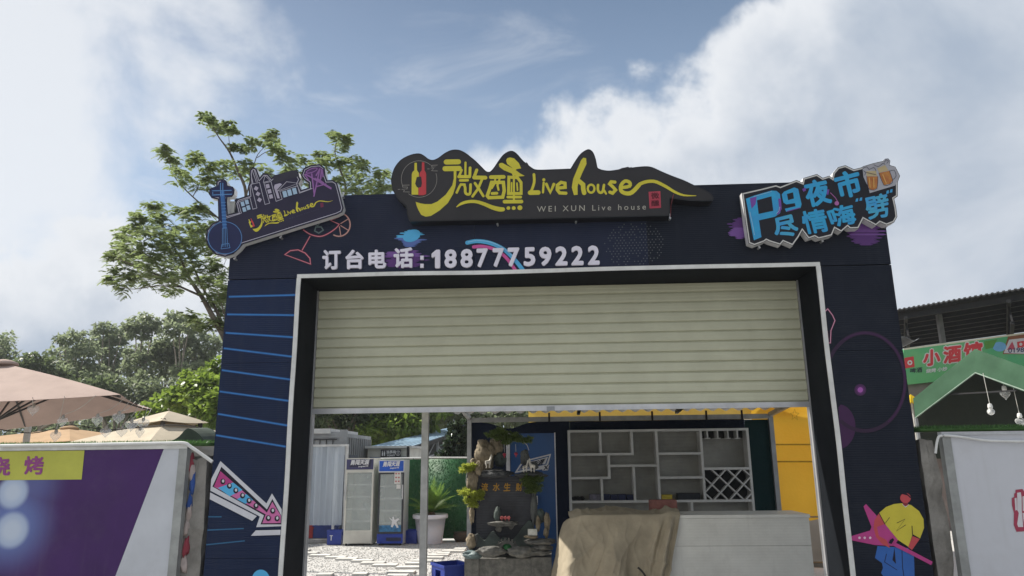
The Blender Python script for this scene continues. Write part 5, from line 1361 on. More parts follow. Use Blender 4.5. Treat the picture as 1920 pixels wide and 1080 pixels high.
# folding chair at the right, mostly behind the gate
hY = 10.2
m_wood = M('chair_wood', (.36, .22, .10), .5, .2, 9); m_sling = CLOTH('chair_sling', (.60, .50, .40), .15, .8, .004)
a = at(1536, 1040, hY); cx = a.x
chr_ = thing('folding_chair', 'beige folding camp chair with wooden arms right of the counter', 'chair', (cx, hY, 0))
v = []; f = []
prof = [(-.26, .43), (-.1, .37), (.1, .36), (.24, .40), (.30, .55), (.38, .85), (.41, .93)]
prof = catmull(prof, 4)
for i, (dy, z) in enumerate(prof):
    for j in range(7): u = j / 6 - .5; v.append((cx + u * .50, hY + dy, z - .05 * (1 - (2 * u) ** 2) * (.3 + .7 * (i / len(prof)))))
for i in range(len(prof) - 1):
    for j in range(6): a_ = i * 7 + j; f.append((a_, a_ + 1, a_ + 8, a_ + 7))
nv = len(v); v += [(x, y + .004, z - .004) for x, y, z in v]; f += [tuple(i_ + nv for i_ in q_[::-1]) for q_ in list(f)]
mk('sling', v, f, m_sling, chr_, smooth=True)
for s_ in (-1, 1):
    x = cx + s_ * .27
    q = B(); q.box(x - .028, x + .028, hY - .28, hY + .30, .590, .612); q.build('armrest', m_wood, chr_)
    for a_, b_ in (((x, hY - .25, 0), (x, hY + .25, .585)), ((x + s_ * .025, hY + .27, 0), (x + s_ * .025, hY - .22, .585))):
        q = B(); q.bar(a_, b_, .022, .03); q.build('leg', m_trk, chr_)
    q = B(); q.bar((x - s_ * .02, hY + .22, .38), (x - s_ * .02, hY + .42, .95), .022, .028); q.build('back_post', m_wood, chr_)
for y, z in ((-.26, .43), (.415, .935)):
    q = B(); q.tube([(cx - .27, hY + y, z), (cx + .27, hY + y, z)], .012, 8); q.build('cross_bar', m_wood, chr_)

# ================================================================== BACK OF THE YARD
# grey container cabin
m_cont = M('container_grey', (.30, .31, .32), .6, .12, 2, .002, 30); m_contd = M('container_dark', (.19, .195, .20), .6, .12, 2)
kY = 17.8
a = at(648, 808, kY)
cab = thing('container_cabin', 'grey container cabin with ribbed side and railing, behind the plastic strip curtain', 'cabin', (a.x - 2, kY + 1, 0))
q = B(); q.box(a.x - 4.5, a.x, kY, kY + 2.6, 0, a.z - .06); q.build('wall', m_cont, cab)
for i in range(12):
    y = kY + .12 + i * .21; q = B(); q.box(a.x + .001, a.x + .03, y, y + .11, .2, a.z - .15); q.build('rib', m_contd, cab)
q = B(); q.box(a.x - .13, a.x + .035, kY - .035, kY + .09, 0, a.z + .03); q.build('corner_post', m_cont, cab)
q = B(); q.box(a.x - 4.5, a.x - .131, kY - .03, kY - .001, a.z - .16, a.z - .02); q.build('top_beam', m_cont, cab)
q = B(); q.box(a.x - 4.6, a.x - .35, kY - .1, kY + 2.5, a.z - .0595, a.z + .06); q.build('roof', M('roof_pale', (.55, .55, .54), .6, .1, 3), cab)
for i in range(9):
    xx = a.x - .30 - i * .16; q = B()
    q.bar((xx, kY - .02, 1.85), (xx, kY - .02, a.z - .20), .016, .016, up=(0, 1, 0)); q.bar((xx - .08, kY - .021, 2.02 if i % 2 else 1.93), (xx, kY - .021, 2.02 if i % 2 else 1.93), .016, .016)
    q.build('rail_bar', m_trk, cab)
q = B(); q.bar((a.x - 1.8, kY - .022, a.z - .20), (a.x - .2, kY - .022, a.z - .20), .018, .018); q.build('rail', m_trk, cab)
# plastic strip curtain with frame
cY = 16.5
m_pvc = GLASS('pvc_strip', (.50, .56, .64), .35, .66)
pA, pB = at(552, 838, cY), at(645, 838, cY); pz0, pz1 = at(600, 985, cY).z, pA.z
cur = thing('strip_curtain', 'translucent plastic strip curtain hanging in the storeroom doorway', 'curtain', ((pA.x + pB.x) / 2, cY, 0))
nst = 9; ww = (pB.x - pA.x) / nst
for i in range(nst):
    x = pA.x + ww * i; v = []; f = []
    for j in range(9):
        for k_ in range(7):
            u = k_ / 6; z = pz0 + (pz1 - pz0) * j / 8
            v.append((x + ww * 1.16 * u, cY + (i % 2) * .02 + .022 * math.sin(math.pi * u) + .012 * math.sin(i * 2 + z * 2), z))
    for j in range(8):
        for k_ in range(6): a_ = j * 7 + k_; f.append((a_, a_ + 1, a_ + 8, a_ + 7))
    mk('strip', v, f, m_pvc, cur, smooth=True)
q = B(); q.box(pA.x - .1, pB.x + .1, cY - .03, cY + .06, pz1, pz1 + .045); q.build('head_rail', M('rail_white', (.6, .6, .6), .5), cur)
for x in (pA.x + .95, pB.x + .05):
    q = B(); q.box(x - .03, x + .03, cY + .061, cY + .12, 0, pz1); q.build('jamb', M('rail_white', (.6, .6, .6)), cur)
q = B(); q.box(pA.x - 1.5, pB.x + .1, cY - .05, cY + 1.25, .015, .09); tag(q.build('platform', M('platform_grey', (.33, .32, .31), .8, .2, 4)), 'low grey platform under the plastic strip curtain', 'platform')
q = B(); q.box(pA.x - 1.5, pB.x, kY - .14, kY - .08, .09, 1.9); q.build('inner_wall', M('store_dark', (.10, .11, .13), .8), cur)
def crate(label, x, y, w, d, h, mat, z=0.0, name='beer_crate', rot=0, group='blue plastic crates', logo=None):
    t_ = thing(name, label, 'crate', (x, y, z), group); t = .014
    def add(nm, boxes):
        q = B()
        for b_ in boxes: q.box(*b_)
        c_, s_ = math.cos(rot), math.sin(rot); q.v = [(x + c_ * p[0] - s_ * p[1], y + s_ * p[0] + c_ * p[1], z + p[2]) for p in q.v]; return q.build(nm, mat, t_)
    hw, hd = w / 2, d / 2
    for sg in (-1, 1):   # long sides with a hand hole each on the short ones
        yy = sg * hd; add('side_wall', [(-hw, hw, min(yy, yy - sg * t), max(yy, yy - sg * t), .012, h)])
        xx = sg * hw; a0, a1 = min(xx, xx - sg * t), max(xx, xx - sg * t)
        add('end_wall', [(a0, a1, -hd + t, hd - t, .012, h * .62), (a0, a1, -hd + t, hd - t, h * .86, h), (a0, a1, -hd + t, -hd * .4, h * .62, h * .86), (a0, a1, hd * .4, hd - t, h * .62, h * .86)])
    add('base', [(-hw + t, hw - t, -hd + t, hd - t, .006, .02)])
    add('rim', [(-hw - .012, hw + .012, -hd - .012, -hd - .0005, h - .03, h + .004), (-hw - .012, hw + .012, hd + .0005, hd + .012, h - .03, h + .004), (-hw - .012, -hw - .0005, -hd, hd, h - .03, h + .004), (hw + .0005, hw + .012, -hd, hd, h - .03, h + .004)])
    return t_
m_blue = M('crate_blue', (.012, .035, .26), .4, .08, 8, spec=.5); m_blued = M('crate_blue_dark', (.012, .03, .16), .45); m_redc = M('crate_red', (.28, .02, .02), .5)
a = at(611, 1008, 16.75); crate('dark blue crate on the platform under the strip curtain', a.x, 16.75, .50, .34, .27, m_blued, .09)
a = at(579, 1008, 16.75); crate('red crate at the left end of the platform', a.x, 16.75, .30, .34, .25, m_redc, .09, group='red crate')
a = atz(628, 1021, 0); crate('blue crate on the gravel left of the pale fridge', a.x, a.y, .30, .26, .30, m_blue, rot=.1)
t_ = [o for o in C.objects if o.get('label') == 'blue crate on the gravel left of the pale fridge'][0]
q = B(); q.box(a.x - .05, a.x - .035, a.y - .165, a.y - .150, .10, .19); q.box(a.x - .075, a.x - .01, a.y - .165, a.y - .150, .19, .205); q.build('mark', M('mark_white', (.6, .6, .62)), t_)
a = atz(771, 1020, 0); crate('blue crate on the gravel between the blue fridge and the white plant pot', a.x, a.y + .1, .29, .26, .28, m_blue, rot=-.15)
cA = at(846, 1056, 9.6)
crate('bright blue open crate standing nearest, at the foot of the fountain', cA.x, 9.6, .36, .42, cA.z, m_blue, rot=.55)

# fridges
def fridge(label, px0, px1, ptop, pbase, m_body, m_head, m_low, door_top, low_top, grille, logo, logocol, Y=15.9):
    A = atz(px0, pbase, .02); Y = A.y; Bq = at(px1, pbase, Y); ztop = at((px0 + px1) / 2, ptop, Y).z; zd = at(px0, door_top, Y).z; zl = at(px0, low_top, Y).z
    x0, x1 = A.x, Bq.x; D = .58
    t_ = thing('drinks_fridge', label, 'fridge', ((x0 + x1) / 2, Y + D / 2, 0), 'glass door drinks fridges')
    w = .03; q = B()
    q.box(x0, x0 + w, Y + .03, Y + D, .03, zd - .001); q.box(x1 - w, x1, Y + .03, Y + D, .03, zd - .001); q.box(x0 + w, x1 - w, Y + D - .03, Y + D, .03, zd - .001); q.box(x0 + w, x1 - w, Y + .03, Y + D - .03, zl - .03, zl)
    q.build('cabinet', m_body, t_)
    q = B(); q.box(x0 + w + .001, x1 - w - .001, Y + D - .036, Y + D - .031, zl, zd - .002); q.build('liner', M('fridge_liner', (.42, .44, .44), .5), t_)
    q = B(); q.box(x0 - .004, x1 + .004, Y - .01, Y + D, zd, ztop); hd = q.build('header', m_body, t_)
    q = B(); q.box(x0 + .012, x1 - .012, Y - .014, Y - .0102, zd + .025, ztop - .025); q.build('header_panel', m_head, hd)
    z = zl + .002; q = B(); fr = .035
    q.box(x0, x0 + fr, Y - .008, Y + .028, z, zd - .002); q.box(x1 - fr, x1, Y - .008, Y + .028, z, zd - .002); q.box(x0 + fr, x1 - fr, Y - .008, Y + .028, z, z + fr); q.box(x0 + fr, x1 - fr, Y - .008, Y + .028, zd - fr - .002, zd - .002)
    dr = q.build('door', m_body if grille else M('fridge_door_dark', (.03, .032, .04), .4), t_)
    q = B(); q.box(x0 + fr, x1 - fr, Y + .004, Y + .009, z + fr, zd - fr - .002); q.build('glass', GLASS('fridge_glass', (.62, .68, .66), .04, .34), dr)
    q = B(); q.box(x1 - fr + .006, x1 - .008, Y - .032, Y - .009, .95, 1.25) if not grille else q.box(x0 + .008, x0 + fr - .006, Y - .032, Y - .009, .95, 1.25); q.build('handle', m_alu, dr)
    for i in range(4):
        zz = zl + .20 + i * (zd - zl - .25) / 4; q = B()
        for k_ in range(7): q.bar((x0 + w + .01, Y + .06 + k_ * .065, zz), (x1 - w - .01, Y + .06 + k_ * .065, zz), .006, .006)
        q.box(x0 + w + .01, x1 - w - .01, Y + .05, Y + .056, zz - .002, zz + .028); q.build('shelf', M('fridge_shelf', (.55, .56, .56), .4), t_)
    q = B(); q.box(x0, x1, Y, Y + .029, .05, zl - .003); lo = q.build('kick_panel', m_low, t_)
    if grille:
        for i in range(5): zz = .08 + i * (zl - .12) / 5; q = B(); q.box(x0 + .02, x1 - .02, Y - .008, Y - .001, zz, zz + .028); q.build('louvre', m_low, lo)
    else:
        q = B(); q.box(x0 + .20, x1 - .03, Y - .006, Y - .001, .10, .17); q.build('grille', M('grille_dark', (.02, .025, .07)), lo)
    for x in (x0 + .05, x1 - .05):
        q = B(); q.lathe((x, Y + .06, 0), [(.02, .0), (.02, .05)], 8); q.build('foot', m_trk, t_)
    lx, lw = x0 + .15 * (x1 - x0), (x1 - x0) * .72; lz, lh = zd + .04 + (ztop - zd) * .22, (ztop - zd) * .42
    P = B(); P.prism([(lx - .02, Y - .0165, lz - .02), (lx + lw, Y - .0165, lz - .02), (lx + lw + .03, Y - .0165, lz + lh + .02), (lx + .02, Y - .0165, lz + lh + .02)], (0, .002, 0)); P.build('logo_plate', logo[1], t_) if logo[1] else None
    text_quad3('logo_lettering', logo[0], (lx, Y - .019, lz + .02), (lw * .92, 0, .01), (.02, 0, lh), logocol, t_, .045)
    text_quad3('logo_lettering', 'superX', (lx + lw * .4, Y - .019, lz - .035), (lw * .5, 0, .01), (.01, 0, .045), logocol, t_, .03)
    return t_, x0, x1, Y, zl, zd
m_fb = M('fridge_putty', (.58, .57, .52), .45, .05, 4); m_fw = M('fridge_white', (.58, .59, .60), .45, .05, 4); m_fh = M('fridge_head_indigo', (.05, .05, .13), .4); m_fhb = M('fridge_head_blue', (.012, .09, .48), .4, .1, 4); m_fl = M('fridge_low_blue', (.012, .04, .32), .4)
i_fwh = ink('fridge_white', (.66, .66, .68))
fridge('pale putty coloured drinks fridge with louvred base, left of the blue fridge', 643, 696.5, 859, 1022, m_fb, m_fh, m_fb, 883, 998, True, ('勇闯天涯', ink('logo_slab', (.035, .035, .07))), i_fwh)
fr2, fx0, fx1, fY, fzl, fzd = fridge('blue fronted drinks fridge with white edge, next to the white plant pot', 706, 754.5, 862, 1022, m_fw, m_fhb, m_fl, 886, 1001, False, ('勇闯天涯', None), i_fwh)
q = B(); q.box(fx0 + .04, fx1 - .04, fY - .003, fY + .003, fzl + .04, fzl + .17); q.build('door_sticker', M('sticker_blue', (.03, .16, .34), .4, .3, 10), fr2)
P = B(); cx, cz_ = fx0 + .36, fzl + .22
P.prism([(cx + x * .13, fY - .005, cz_ + z * .13) for x, z in ((-.9, .9), (-.3, .25), (-.5, -.6), (-.2, -.7), (.1, -.1), (.5, -.8), (.8, -.7), (.4, .1), (.9, .6), (.6, .7), (.1, .45), (-.1, 1.0), (-.3, .9), (-.25, .5))], (0, .0018, 0)); P.build('mascot_free_splash', i_fwh, fr2).name = 'splash_sticker'
q = B(); a = at(746, 884, fY); q.box(a.x - .07, a.x + .07, fY - .013, fY - .0105, a.z - .26, a.z); q.box(a.x - .02, a.x + .07, fY - .0135, fY - .011, a.z - .36, a.z - .27); q.build('price_card', ink('card_white', (.58, .57, .55)), fr2)
for i in range(6):
    q = B(); q.box(a.x - .05 + (i % 2) * .06, a.x - .015 + (i % 2) * .06, fY - .015, fY - .0138, a.z - .06 - (i // 2) * .08, a.z - .03 - (i // 2) * .08); q.build('card_picture', ink('card_red', (.40, .12, .12)), fr2)

# green artificial hedge fence with white top pipe
hYc = 16.9
a, b = at(690, 862, hYc), at(890, 858, hYc)
hx0, hx1, hz = a.x, 2.2, a.z
hedge = thing('hedge_fence', 'dark green artificial hedge fence with white pipe along the top', 'fence', ((hx0 + hx1) / 2, hYc, 0))
m_hedge = LEAF('hedge_leaf', (.024, .115, .048), (.055, .175, .072), .25, 5, .5)
npan = 5; pw = (hx1 - hx0) / npan
for i in range(npan):
    x0, x1 = hx0 + i * pw + .004, hx0 + (i + 1) * pw - .004
    q = B(); q.box(x0, x1, hYc + .03, hYc + .06, .04, hz); v0 = np.array(q.v)
    n = 5200 if i < 3 else 600; px_ = RNG.uniform(x0, x1, n); pz_ = RNG.uniform(.05, hz - .01, n); py_ = hYc + .03 - RNG.uniform(0, .035, n)
    p = np.stack([px_, py_, pz_], 1); a_ = RNG.uniform(0, 6.28, n); L_ = RNG.uniform(.02, .05, n)
    d = np.stack([np.cos(a_) * .5, -RNG.uniform(.1, .8, n), np.sin(a_)], 1) * L_[:, None]; s_ = np.stack([-np.sin(a_), 0 * a_, np.cos(a_) * .5], 1) * (L_ * .3)[:, None]
    v = np.stack([p - s_, p + s_, p + d], 1).reshape(-1, 3); tri = np.array([(f_[0], f_[j], f_[j + 1]) for f_ in q.f for j in (1, 2)])
    mk_np('hedge_panel', np.concatenate([v0, v]), np.concatenate([tri, np.arange(n * 3).reshape(-1, 3) + 8]), m_hedge, hedge)
for i in range(npan + 1):
    q = B(); q.bar((hx0 + i * pw, hYc + .09, 0), (hx0 + i * pw, hYc + .09, hz), .05, .05); q.build('post', m_trk, hedge)
q = B(); q.tube([(hx0 + .2, hYc + .02, hz + .02), (hx0 + 1.5, hYc + .01, hz + .032), (hx0 + 2.6, hYc + .02, hz + .018), (hx1, hYc + .02, hz + .02)], .018, 8); q.build('top_pipe', M('white_pvc', (.66, .66, .64)), hedge)
# toilet cabin
tY = 19.6
a, b = at(690, 838, tY), at(768, 838, tY)
tcab = thing('toilet_cabin', 'small white louvred toilet cabin with dark sign behind the fridges', 'cabin', ((a.x + b.x) / 2, tY + 1, 0))
m_tw = M('cabin_white', (.58, .57, .53), .6, .08, 3)
q = B(); q.box(a.x, b.x, tY, tY + 1.8, 0, a.z - .04); q.build('wall', m_tw, tcab)
for i in range(7):
    z = a.z - .10 - i * .075; q = B(); q.box(a.x, b.x, tY - .018, tY - .001, z, z + .05); q.build('louvre', m_tw, tcab)
q = B(); q.box(a.x - .06, b.x + .08, tY - .1, tY + 1.9, a.z - .0395, a.z + .02); q.build('roof', M('roof_pale', (.55, .55, .54)), tcab)
q = B(); z0 = at(730, 866, tY - .03).z; z1 = at(730, 857, tY - .03).z; q.box(at(694, 860, tY).x, at(764, 860, tY).x, tY - .06, tY - .02, .3, z1); q.build('blue_panel', M('panel_blue', (.02, .08, .20), .5), tcab)
q = B(); q.bar((b.x - .02, tY - .08, 0), (b.x - .02, tY - .08, a.z), .07, .05); q.build('corner_post', m_trk, tcab)
sA, sB = at(714, 843, tY - .1), at(751.5, 857, tY - .1)
tsn = thing('toilet_sign', 'small black toilet sign with white lettering on the cabin front', 'sign', ((sA.x + sB.x) / 2, tY - .08, sB.z))
q = B(); q.box(sA.x, sB.x, tY - .1, tY - .0605 if False else tY - .08, sB.z, sA.z); q.build('board', M('sign_black2', (.02, .022, .03), .4), tsn)
W_, H_ = sB.x - sA.x, sA.z - sB.z; yy = tY - .104
text_quad3('letter', '洗手间', (sA.x + W_ * .28, yy, sB.z + H_ * .42), (W_ * .46, 0, 0), (0, 0, H_ * .46), i_fwh, tsn, .03)
text_quad3('letter', 'TOILET', (sA.x + W_ * .30, yy, sB.z + H_ * .12), (W_ * .42, 0, 0), (0, 0, H_ * .22), i_fwh, tsn, .03)
for x in (.09, .19):
    q = B(); q.box(sA.x + W_ * (x - .03), sA.x + W_ * (x + .03), yy, yy + .003, sB.z + H_ * .18, sB.z + H_ * .66); q.lathe((sA.x + W_ * x, yy, sB.z + H_ * .70), [(.001, 0), (W_ * .03, H_ * .07), (.001, H_ * .14)], 8, False); q.build('pictogram', i_fwh, tsn)
q = B(); c_ = (sA.x + W_ * .86, yy, sB.z + H_ * .5)
for i in range(12):
    t0, t1 = i * math.pi / 6, (i + 1) * math.pi / 6; r_ = H_ * .30; q.bar((c_[0] + r_ * math.cos(t0), yy, c_[2] + r_ * math.sin(t0)), (c_[0] + r_ * math.cos(t1), yy, c_[2] + r_ * math.sin(t1)), .008, .004, up=(0, 1, 0))
q.bar((c_[0], yy, c_[2] - .05), (c_[0], yy, c_[2] + .05), .012, .004, up=(0, 1, 0)); q.build('pictogram', i_fwh, tsn)
# blue roofed shed far behind
bs_ = thing('blue_roof_shed', 'long shed with pale blue metal roof beyond the toilet cabin', 'shed', (-4.5, 26, 0))
NLb, NRb, FLb, FRb = at(676, 842, 21.5), at(772, 838, 21.5), at(848, 801, 30), at(885, 801, 30)
m_broof = M('roof_pale_blue', (.30, .42, .52), .5, .15, 1.2, metal=.1)
q = B(); nn = 18
for i in range(nn):
    t0, t1 = i / nn, (i + 1) / nn; up_ = Vector((0, 0, .03 if i % 2 else 0)); q.prism([NLb.lerp(NRb, t0) + up_, NLb.lerp(NRb, t1) + up_, FLb.lerp(FRb, t1) + up_, FLb.lerp(FRb, t0) + up_], (0, 0, -.03))
q.build('roof', m_broof, bs_)
m_sdk = M('shed_interior', (.045, .045, .045), .8, .2, 2)
q = B(); q.prism([NRb + Vector((-.4, .4, -.15)), FRb + Vector((-.4, 0, -.15)), Vector((FRb.x - .4, FRb.y, 0)), Vector((NRb.x - .4, NRb.y + .4, 0))], (-.1, 0, 0)); q.build('inner_wall', m_sdk, bs_)
q = B(); q.bar(NRb + Vector((0, 0, -.06)), FRb + Vector((0, 0, -.06)), .08, .12); q.bar(NLb + Vector((0, 0, -.07)), NRb + Vector((0, 0, -.07)), .08, .10); q.build('eave_beam', m_trk, bs_)
q = B()
for i in range(9):
    p0 = NRb.lerp(FRb, i / 9); p1 = NRb.lerp(FRb, (i + 1) / 9); q.bar(p0 + Vector((-.05, 0, -.10 if i % 2 else -.5)), p1 + Vector((-.05, 0, -.5 if i % 2 else -.10)), .035, .035)
q.bar(NRb + Vector((-.05, 0, -.5)), FRb + Vector((-.05, 0, -.5)), .04, .04); q.build('truss', m_steel, bs_)
for t0 in (0.02, .35, .7):
    p0 = NRb.lerp(FRb, t0); q = B(); q.bar((p0.x, p0.y, 0), (p0.x, p0.y, p0.z - .1), .08, .08); q.build('post', m_steel, bs_)

# potted cycad
pY = 16.35
a, b = at(776, 964, pY), at(838, 964, pY); pcx, pr = (a.x + b.x) / 2, (b.x - a.x) / 2
pot = thing('plant_pot', 'big white round plant pot standing before the green hedge', 'pot', (pcx, pY, 0))
q = B(); q.lathe((pcx, pY, 0), [(pr * .72, .01), (pr * .80, .22), (pr * .93, .56), (pr * .97, a.z - .09), (pr * 1.04, a.z - .085), (pr * 1.06, a.z - .05), (pr * 1.04, a.z), (pr * .96, a.z + .002), (pr * .95, a.z - .08)], 40, False)
q.build('pot_wall', M('pot_white', (.62, .61, .66), .4, .04, 3, spec=.5), pot, smooth=True)
q = B(); q.lathe((pcx, pY, a.z - .09), [(.01, .01), (pr * .95, 0)], 30, False); q.build('soil', M('pot_soil', (.07, .05, .035), .95, .3, 20), pot)
cy_ = thing('cycad_plant', 'bushy green feathery palm growing in the white pot', 'plant', (pcx, pY, a.z - .09))
q = B(); q.rock((pcx, pY, a.z - .02), (.12, .12, .10), 2, .3, 2, 2); q.build('trunk', M('cycad_trunk', (.10, .07, .04), .9, .3, 30), cy_, smooth=True)
v = []; f = []; rnd = random.Random(5)
for fr in range(46):
    az_ = rnd.uniform(0, 6.28); lean = rnd.uniform(.15, 1.05); Lf_ = rnd.uniform(.55, .85); base = Vector((pcx, pY, a.z)); d0 = Vector((math.cos(az_) * math.sin(lean), math.sin(az_) * math.sin(lean), math.cos(lean)))
    pts = []
    for i in range(13):
        t_ = i / 12; pts.append(base + d0 * Lf_ * t_ + Vector((0, 0, -.22 * lean * t_ * t_)))
    side = d0.cross(Vector((0, 0, 1))).normalized()
    for i in range(1, 13):
        for sg in (-1, 1):
            for h in (0, .5):
                p = pts[i].lerp(pts[i - 1], h); L_ = .17 * math.sin(math.pi * min(1, (i - h) / 13 + .12)) + .03; dd = (side * sg * .8 + d0 * .55 + Vector((0, 0, .15))).normalized(); nn_ = d0 * .009
                k_ = len(v); v += [p - nn_, p + nn_, p + dd * L_]; f.append((k_, k_ + 1, k_ + 2))
mk('fronds', v, f, LEAF('cycad_leaf', (.085, .155, .025), (.17, .27, .05), .5, 4, .45), cy_)
q = B(); bp = atz(864, 1016, 0); q.lathe((bp.x, bp.y, 0), [(.10, 0), (.15, .06), (.17, .14), (.15, .19), (.17, .21), (.14, .21)], 20, True)
tag(q.build('brown_pot', M('pot_brown', (.07, .05, .035), .5, .2, 8), smooth=True), 'small dark brown clay pot at the foot of the hedge beside the booth post', 'pot')

# ================================================================== FOUNTAIN
FY = 9.0
m_slate = M('fountain_slate', (.055, .058, .062), .7, .25, 8, .006, 40, col2=(.03, .031, .036)); m_gran = M('fountain_granite', (.16, .155, .14), .7, .25, 14, .006, 40, col2=(.075, .075, .07))
m_tan = M('rock_tan', (.31, .255, .18), .85, .25, 9, .010, 40, col2=(.13, .105, .07)); m_grey = M('rock_grey', (.13, .135, .13), .8, .25, 7, .012, 24, col2=(.06, .065, .065)); m_ggreen = M('rock_greenish', (.085, .11, .10), .75, .25, 6, .01, 20, col2=(.045, .055, .055))
fk = crop((840, 760), .2963)
def fp(x, y, Y=FY): return at(*fk([(x, y)])[0], Y)
fo = thing('rockery_fountain', 'tall slate rockery fountain with gold lettering, tan boulders and bonsai pads', 'fountain', (fp(380, 900).x, FY + .2, 0))
a, b = fp(105, 968), fp(655, 968)
q = B(); q.box(a.x, a.x + .17, FY - .02, FY + .5, .0, a.z); q.build('base_block', m_gran, fo)
q = B(); q.box(b.x - .24, b.x, FY - .025, FY + .5, .0, a.z + .01); q.build('base_block', m_gran, fo)
q = B(); q.box(a.x + .172, b.x - .242, FY, FY + .5, .0, a.z - .005); q.build('base_block', m_gran, fo)
c0, c1 = fp(165, 840), fp(530, 460)
q = B(); q.box(c0.x, c1.x, FY + .26, FY + .32, a.z, c1.z + .02); q.build('back_board', M('board_slate', (.030, .032, .042), .5, .2, 6, wave=(2, .03, .001)), fo)
def rockpart(nm, x, y, rx, ry, m, Y=FY + .2, seed=0, amp=.3, dep=None, freq=1.4, tilt=0):
    p = fp(x, y, Y); s_ = .2963 * Y / 1350 * 1.0
    q = B(); q.rock((0, 0, 0), (rx * s_, (dep or min(rx, ry)) * s_, ry * s_), seed, amp, freq, 4, .30 if ry > rx else .12)
    c_, sn = math.cos(tilt), math.sin(tilt)
    q.v = [(p.x + c_ * vx_ - sn * vz_, p.y + vy_, p.z + sn * vx_ + c_ * vz_) for vx_, vy_, vz_ in q.v]
    return q.build(nm, m, fo, smooth=True)
a2, b2 = fp(190, 425), fp(400, 425); s9 = .2963 * FY / 1350
rockpart('ledge', 295, 432, 112, 28, m_slate, FY + .18, 1, .25, 90); rockpart('ledge', 520, 442, 105, 22, m_slate, FY + .2, 2, .3, 70)
rockpart('boulder', 232, 322, 64, 100, m_tan, FY + .26, 3, .22, 50, 1.3, .12); rockpart('boulder', 305, 262, 42, 60, m_tan, FY + .34, 4, .3, 40)
rockpart('boulder', 159, 358, 20, 24, m_tan, FY + .1, 5, .2); rockpart('boulder', 192, 398, 28, 46, m_tan, FY + .08, 6, .25, 30)
rockpart('boulder', 153, 480, 36, 86, m_tan, FY + .1, 7, .25, 36, 1.6); rockpart('boulder', 140, 590, 24, 60, m_grey, FY + .12, 8, .3, 28); rockpart('boulder', 150, 690, 17, 62, m_tan, FY + .12, 9, .35, 22, 1.8); rockpart('boulder', 128, 470, 15, 60, m_grey, FY + .12, 10, .3)
rockpart('boulder', 330, 345, 42, 48, m_ggreen, FY + .30, 11, .35, 36); rockpart('boulder', 487, 330, 32, 52, m_grey, FY + .3, 12, .3, 28); rockpart('boulder', 545, 385, 26, 24, m_grey, FY + .26, 13, .3)
rockpart('pillar_rock', 545, 640, 21, 122, m_grey, FY + .16, 14, .22, 24, 2.0)
rockpart('boulder', 588, 700, 30, 44, m_ggreen, FY + .14, 15, .3, 28); rockpart('boulder', 570, 752, 15, 52, m_tan, FY + .06, 16, .25); rockpart('boulder', 627, 735, 20, 56, m_tan, FY + .06, 17, .3, 20, 1.7); rockpart('boulder', 622, 806, 17, 32, m_tan, FY + .0, 18, .25)
rockpart('boulder', 146, 864, 30, 52, m_tan, FY - .02, 19, .28, 28, 1.7); rockpart('boulder', 176, 850, 12, 36, m_grey, FY + .0, 29, .28)
rockpart('basin_rim', 160, 943, 66, 25, M('rim_teal', (.10, .145, .15), .5, .3, 10, .006, 40), FY - .06, 20, .3, 40); rockpart('basin_rim', 268, 925, 95, 32, m_gran, FY - .08, 21, .28, 40, 1.9); rockpart('basin_rim', 470, 925, 100, 32, m_gran, FY - .06, 22, .28, 40, 1.9)
rockpart('ledge', 588, 862, 96, 20, m_gran, FY - .02, 23, .3, 60, 1.8); rockpart('ledge', 598, 898, 62, 20, m_gran, FY - .02, 24, .3, 50, 1.8); rockpart('ledge', 575, 930, 74, 20, m_gran, FY - .03, 25, .3, 50, 1.8); rockpart('ledge', 530, 832, 44, 10, m_tan, FY - .04, 30, .3, 40)
def mountain(pts, Y, m, th=.07):
    q = B(); P3 = [fp(x, y, Y) for x, y in catmull(pts, 4)]
    q.prism(P3, (0, th, 0)); return q.build('relief_hill', m, fo)
mountain([(168, 895), (172, 830), (185, 815), (205, 835), (230, 856), (255, 825), (285, 797), (312, 825), (330, 850), (345, 895)], FY + .14, m_ggreen)
mountain([(290, 900), (320, 860), (355, 835), (395, 855), (430, 830), (470, 775), (505, 735), (520, 732), (545, 770), (555, 900)], FY + .19, m_ggreen)
# arch bridge with green disc
q = B(); oc = fp(373, 893, FY + .02); pts = []
for i in range(17): t_ = math.pi * i / 16; pts.append((oc.x - .115 * math.cos(t_), FY + .02, oc.z - .02 + .085 * math.sin(t_)))
for i in range(17): t_ = math.pi * (16 - i) / 16; pts.append((oc.x - .062 * math.cos(t_), FY + .02, oc.z - .02 + .050 * math.sin(t_)))
q.prism(pts, (0, .09, 0)); br = q.build('arch_bridge', m_gran, fo)
for i in range(8): t_ = math.pi * (i + .5) / 8; q = B(); q.box(oc.x - .118 * math.cos(t_) - .008, oc.x - .118 * math.cos(t_) + .008, FY + .01, FY + .03, oc.z - .02 + .082 * math.sin(t_), oc.z + .012 + .086 * math.sin(t_)); q.build('post', m_gran, br)
q = B(); q.lathe((0, 0, 0), [(.001, -.012), (.048, -.01), (.048, .01), (.001, .012)], 20, False); q.v = [(oc.x + x, FY + .10 + z, oc.z + .0 + y) for x, y, z in q.v]; q.build('water_wheel', M('jade', (.02, .16, .05), .3), fo, smooth=True)
rockpart('ledge', 345, 748, 88, 17, m_gran, FY + .12, 26, .35, 40, 2); rockpart('ledge', 322, 775, 22, 26, m_gran, FY + .14, 27, .3, 20); rockpart('ledge', 400, 762, 16, 22, m_gran, FY + .13, 31, .3, 16)
rockpart('boulder', 313, 690, 22, 46, m_ggreen, FY + .14, 28, .25, 16)
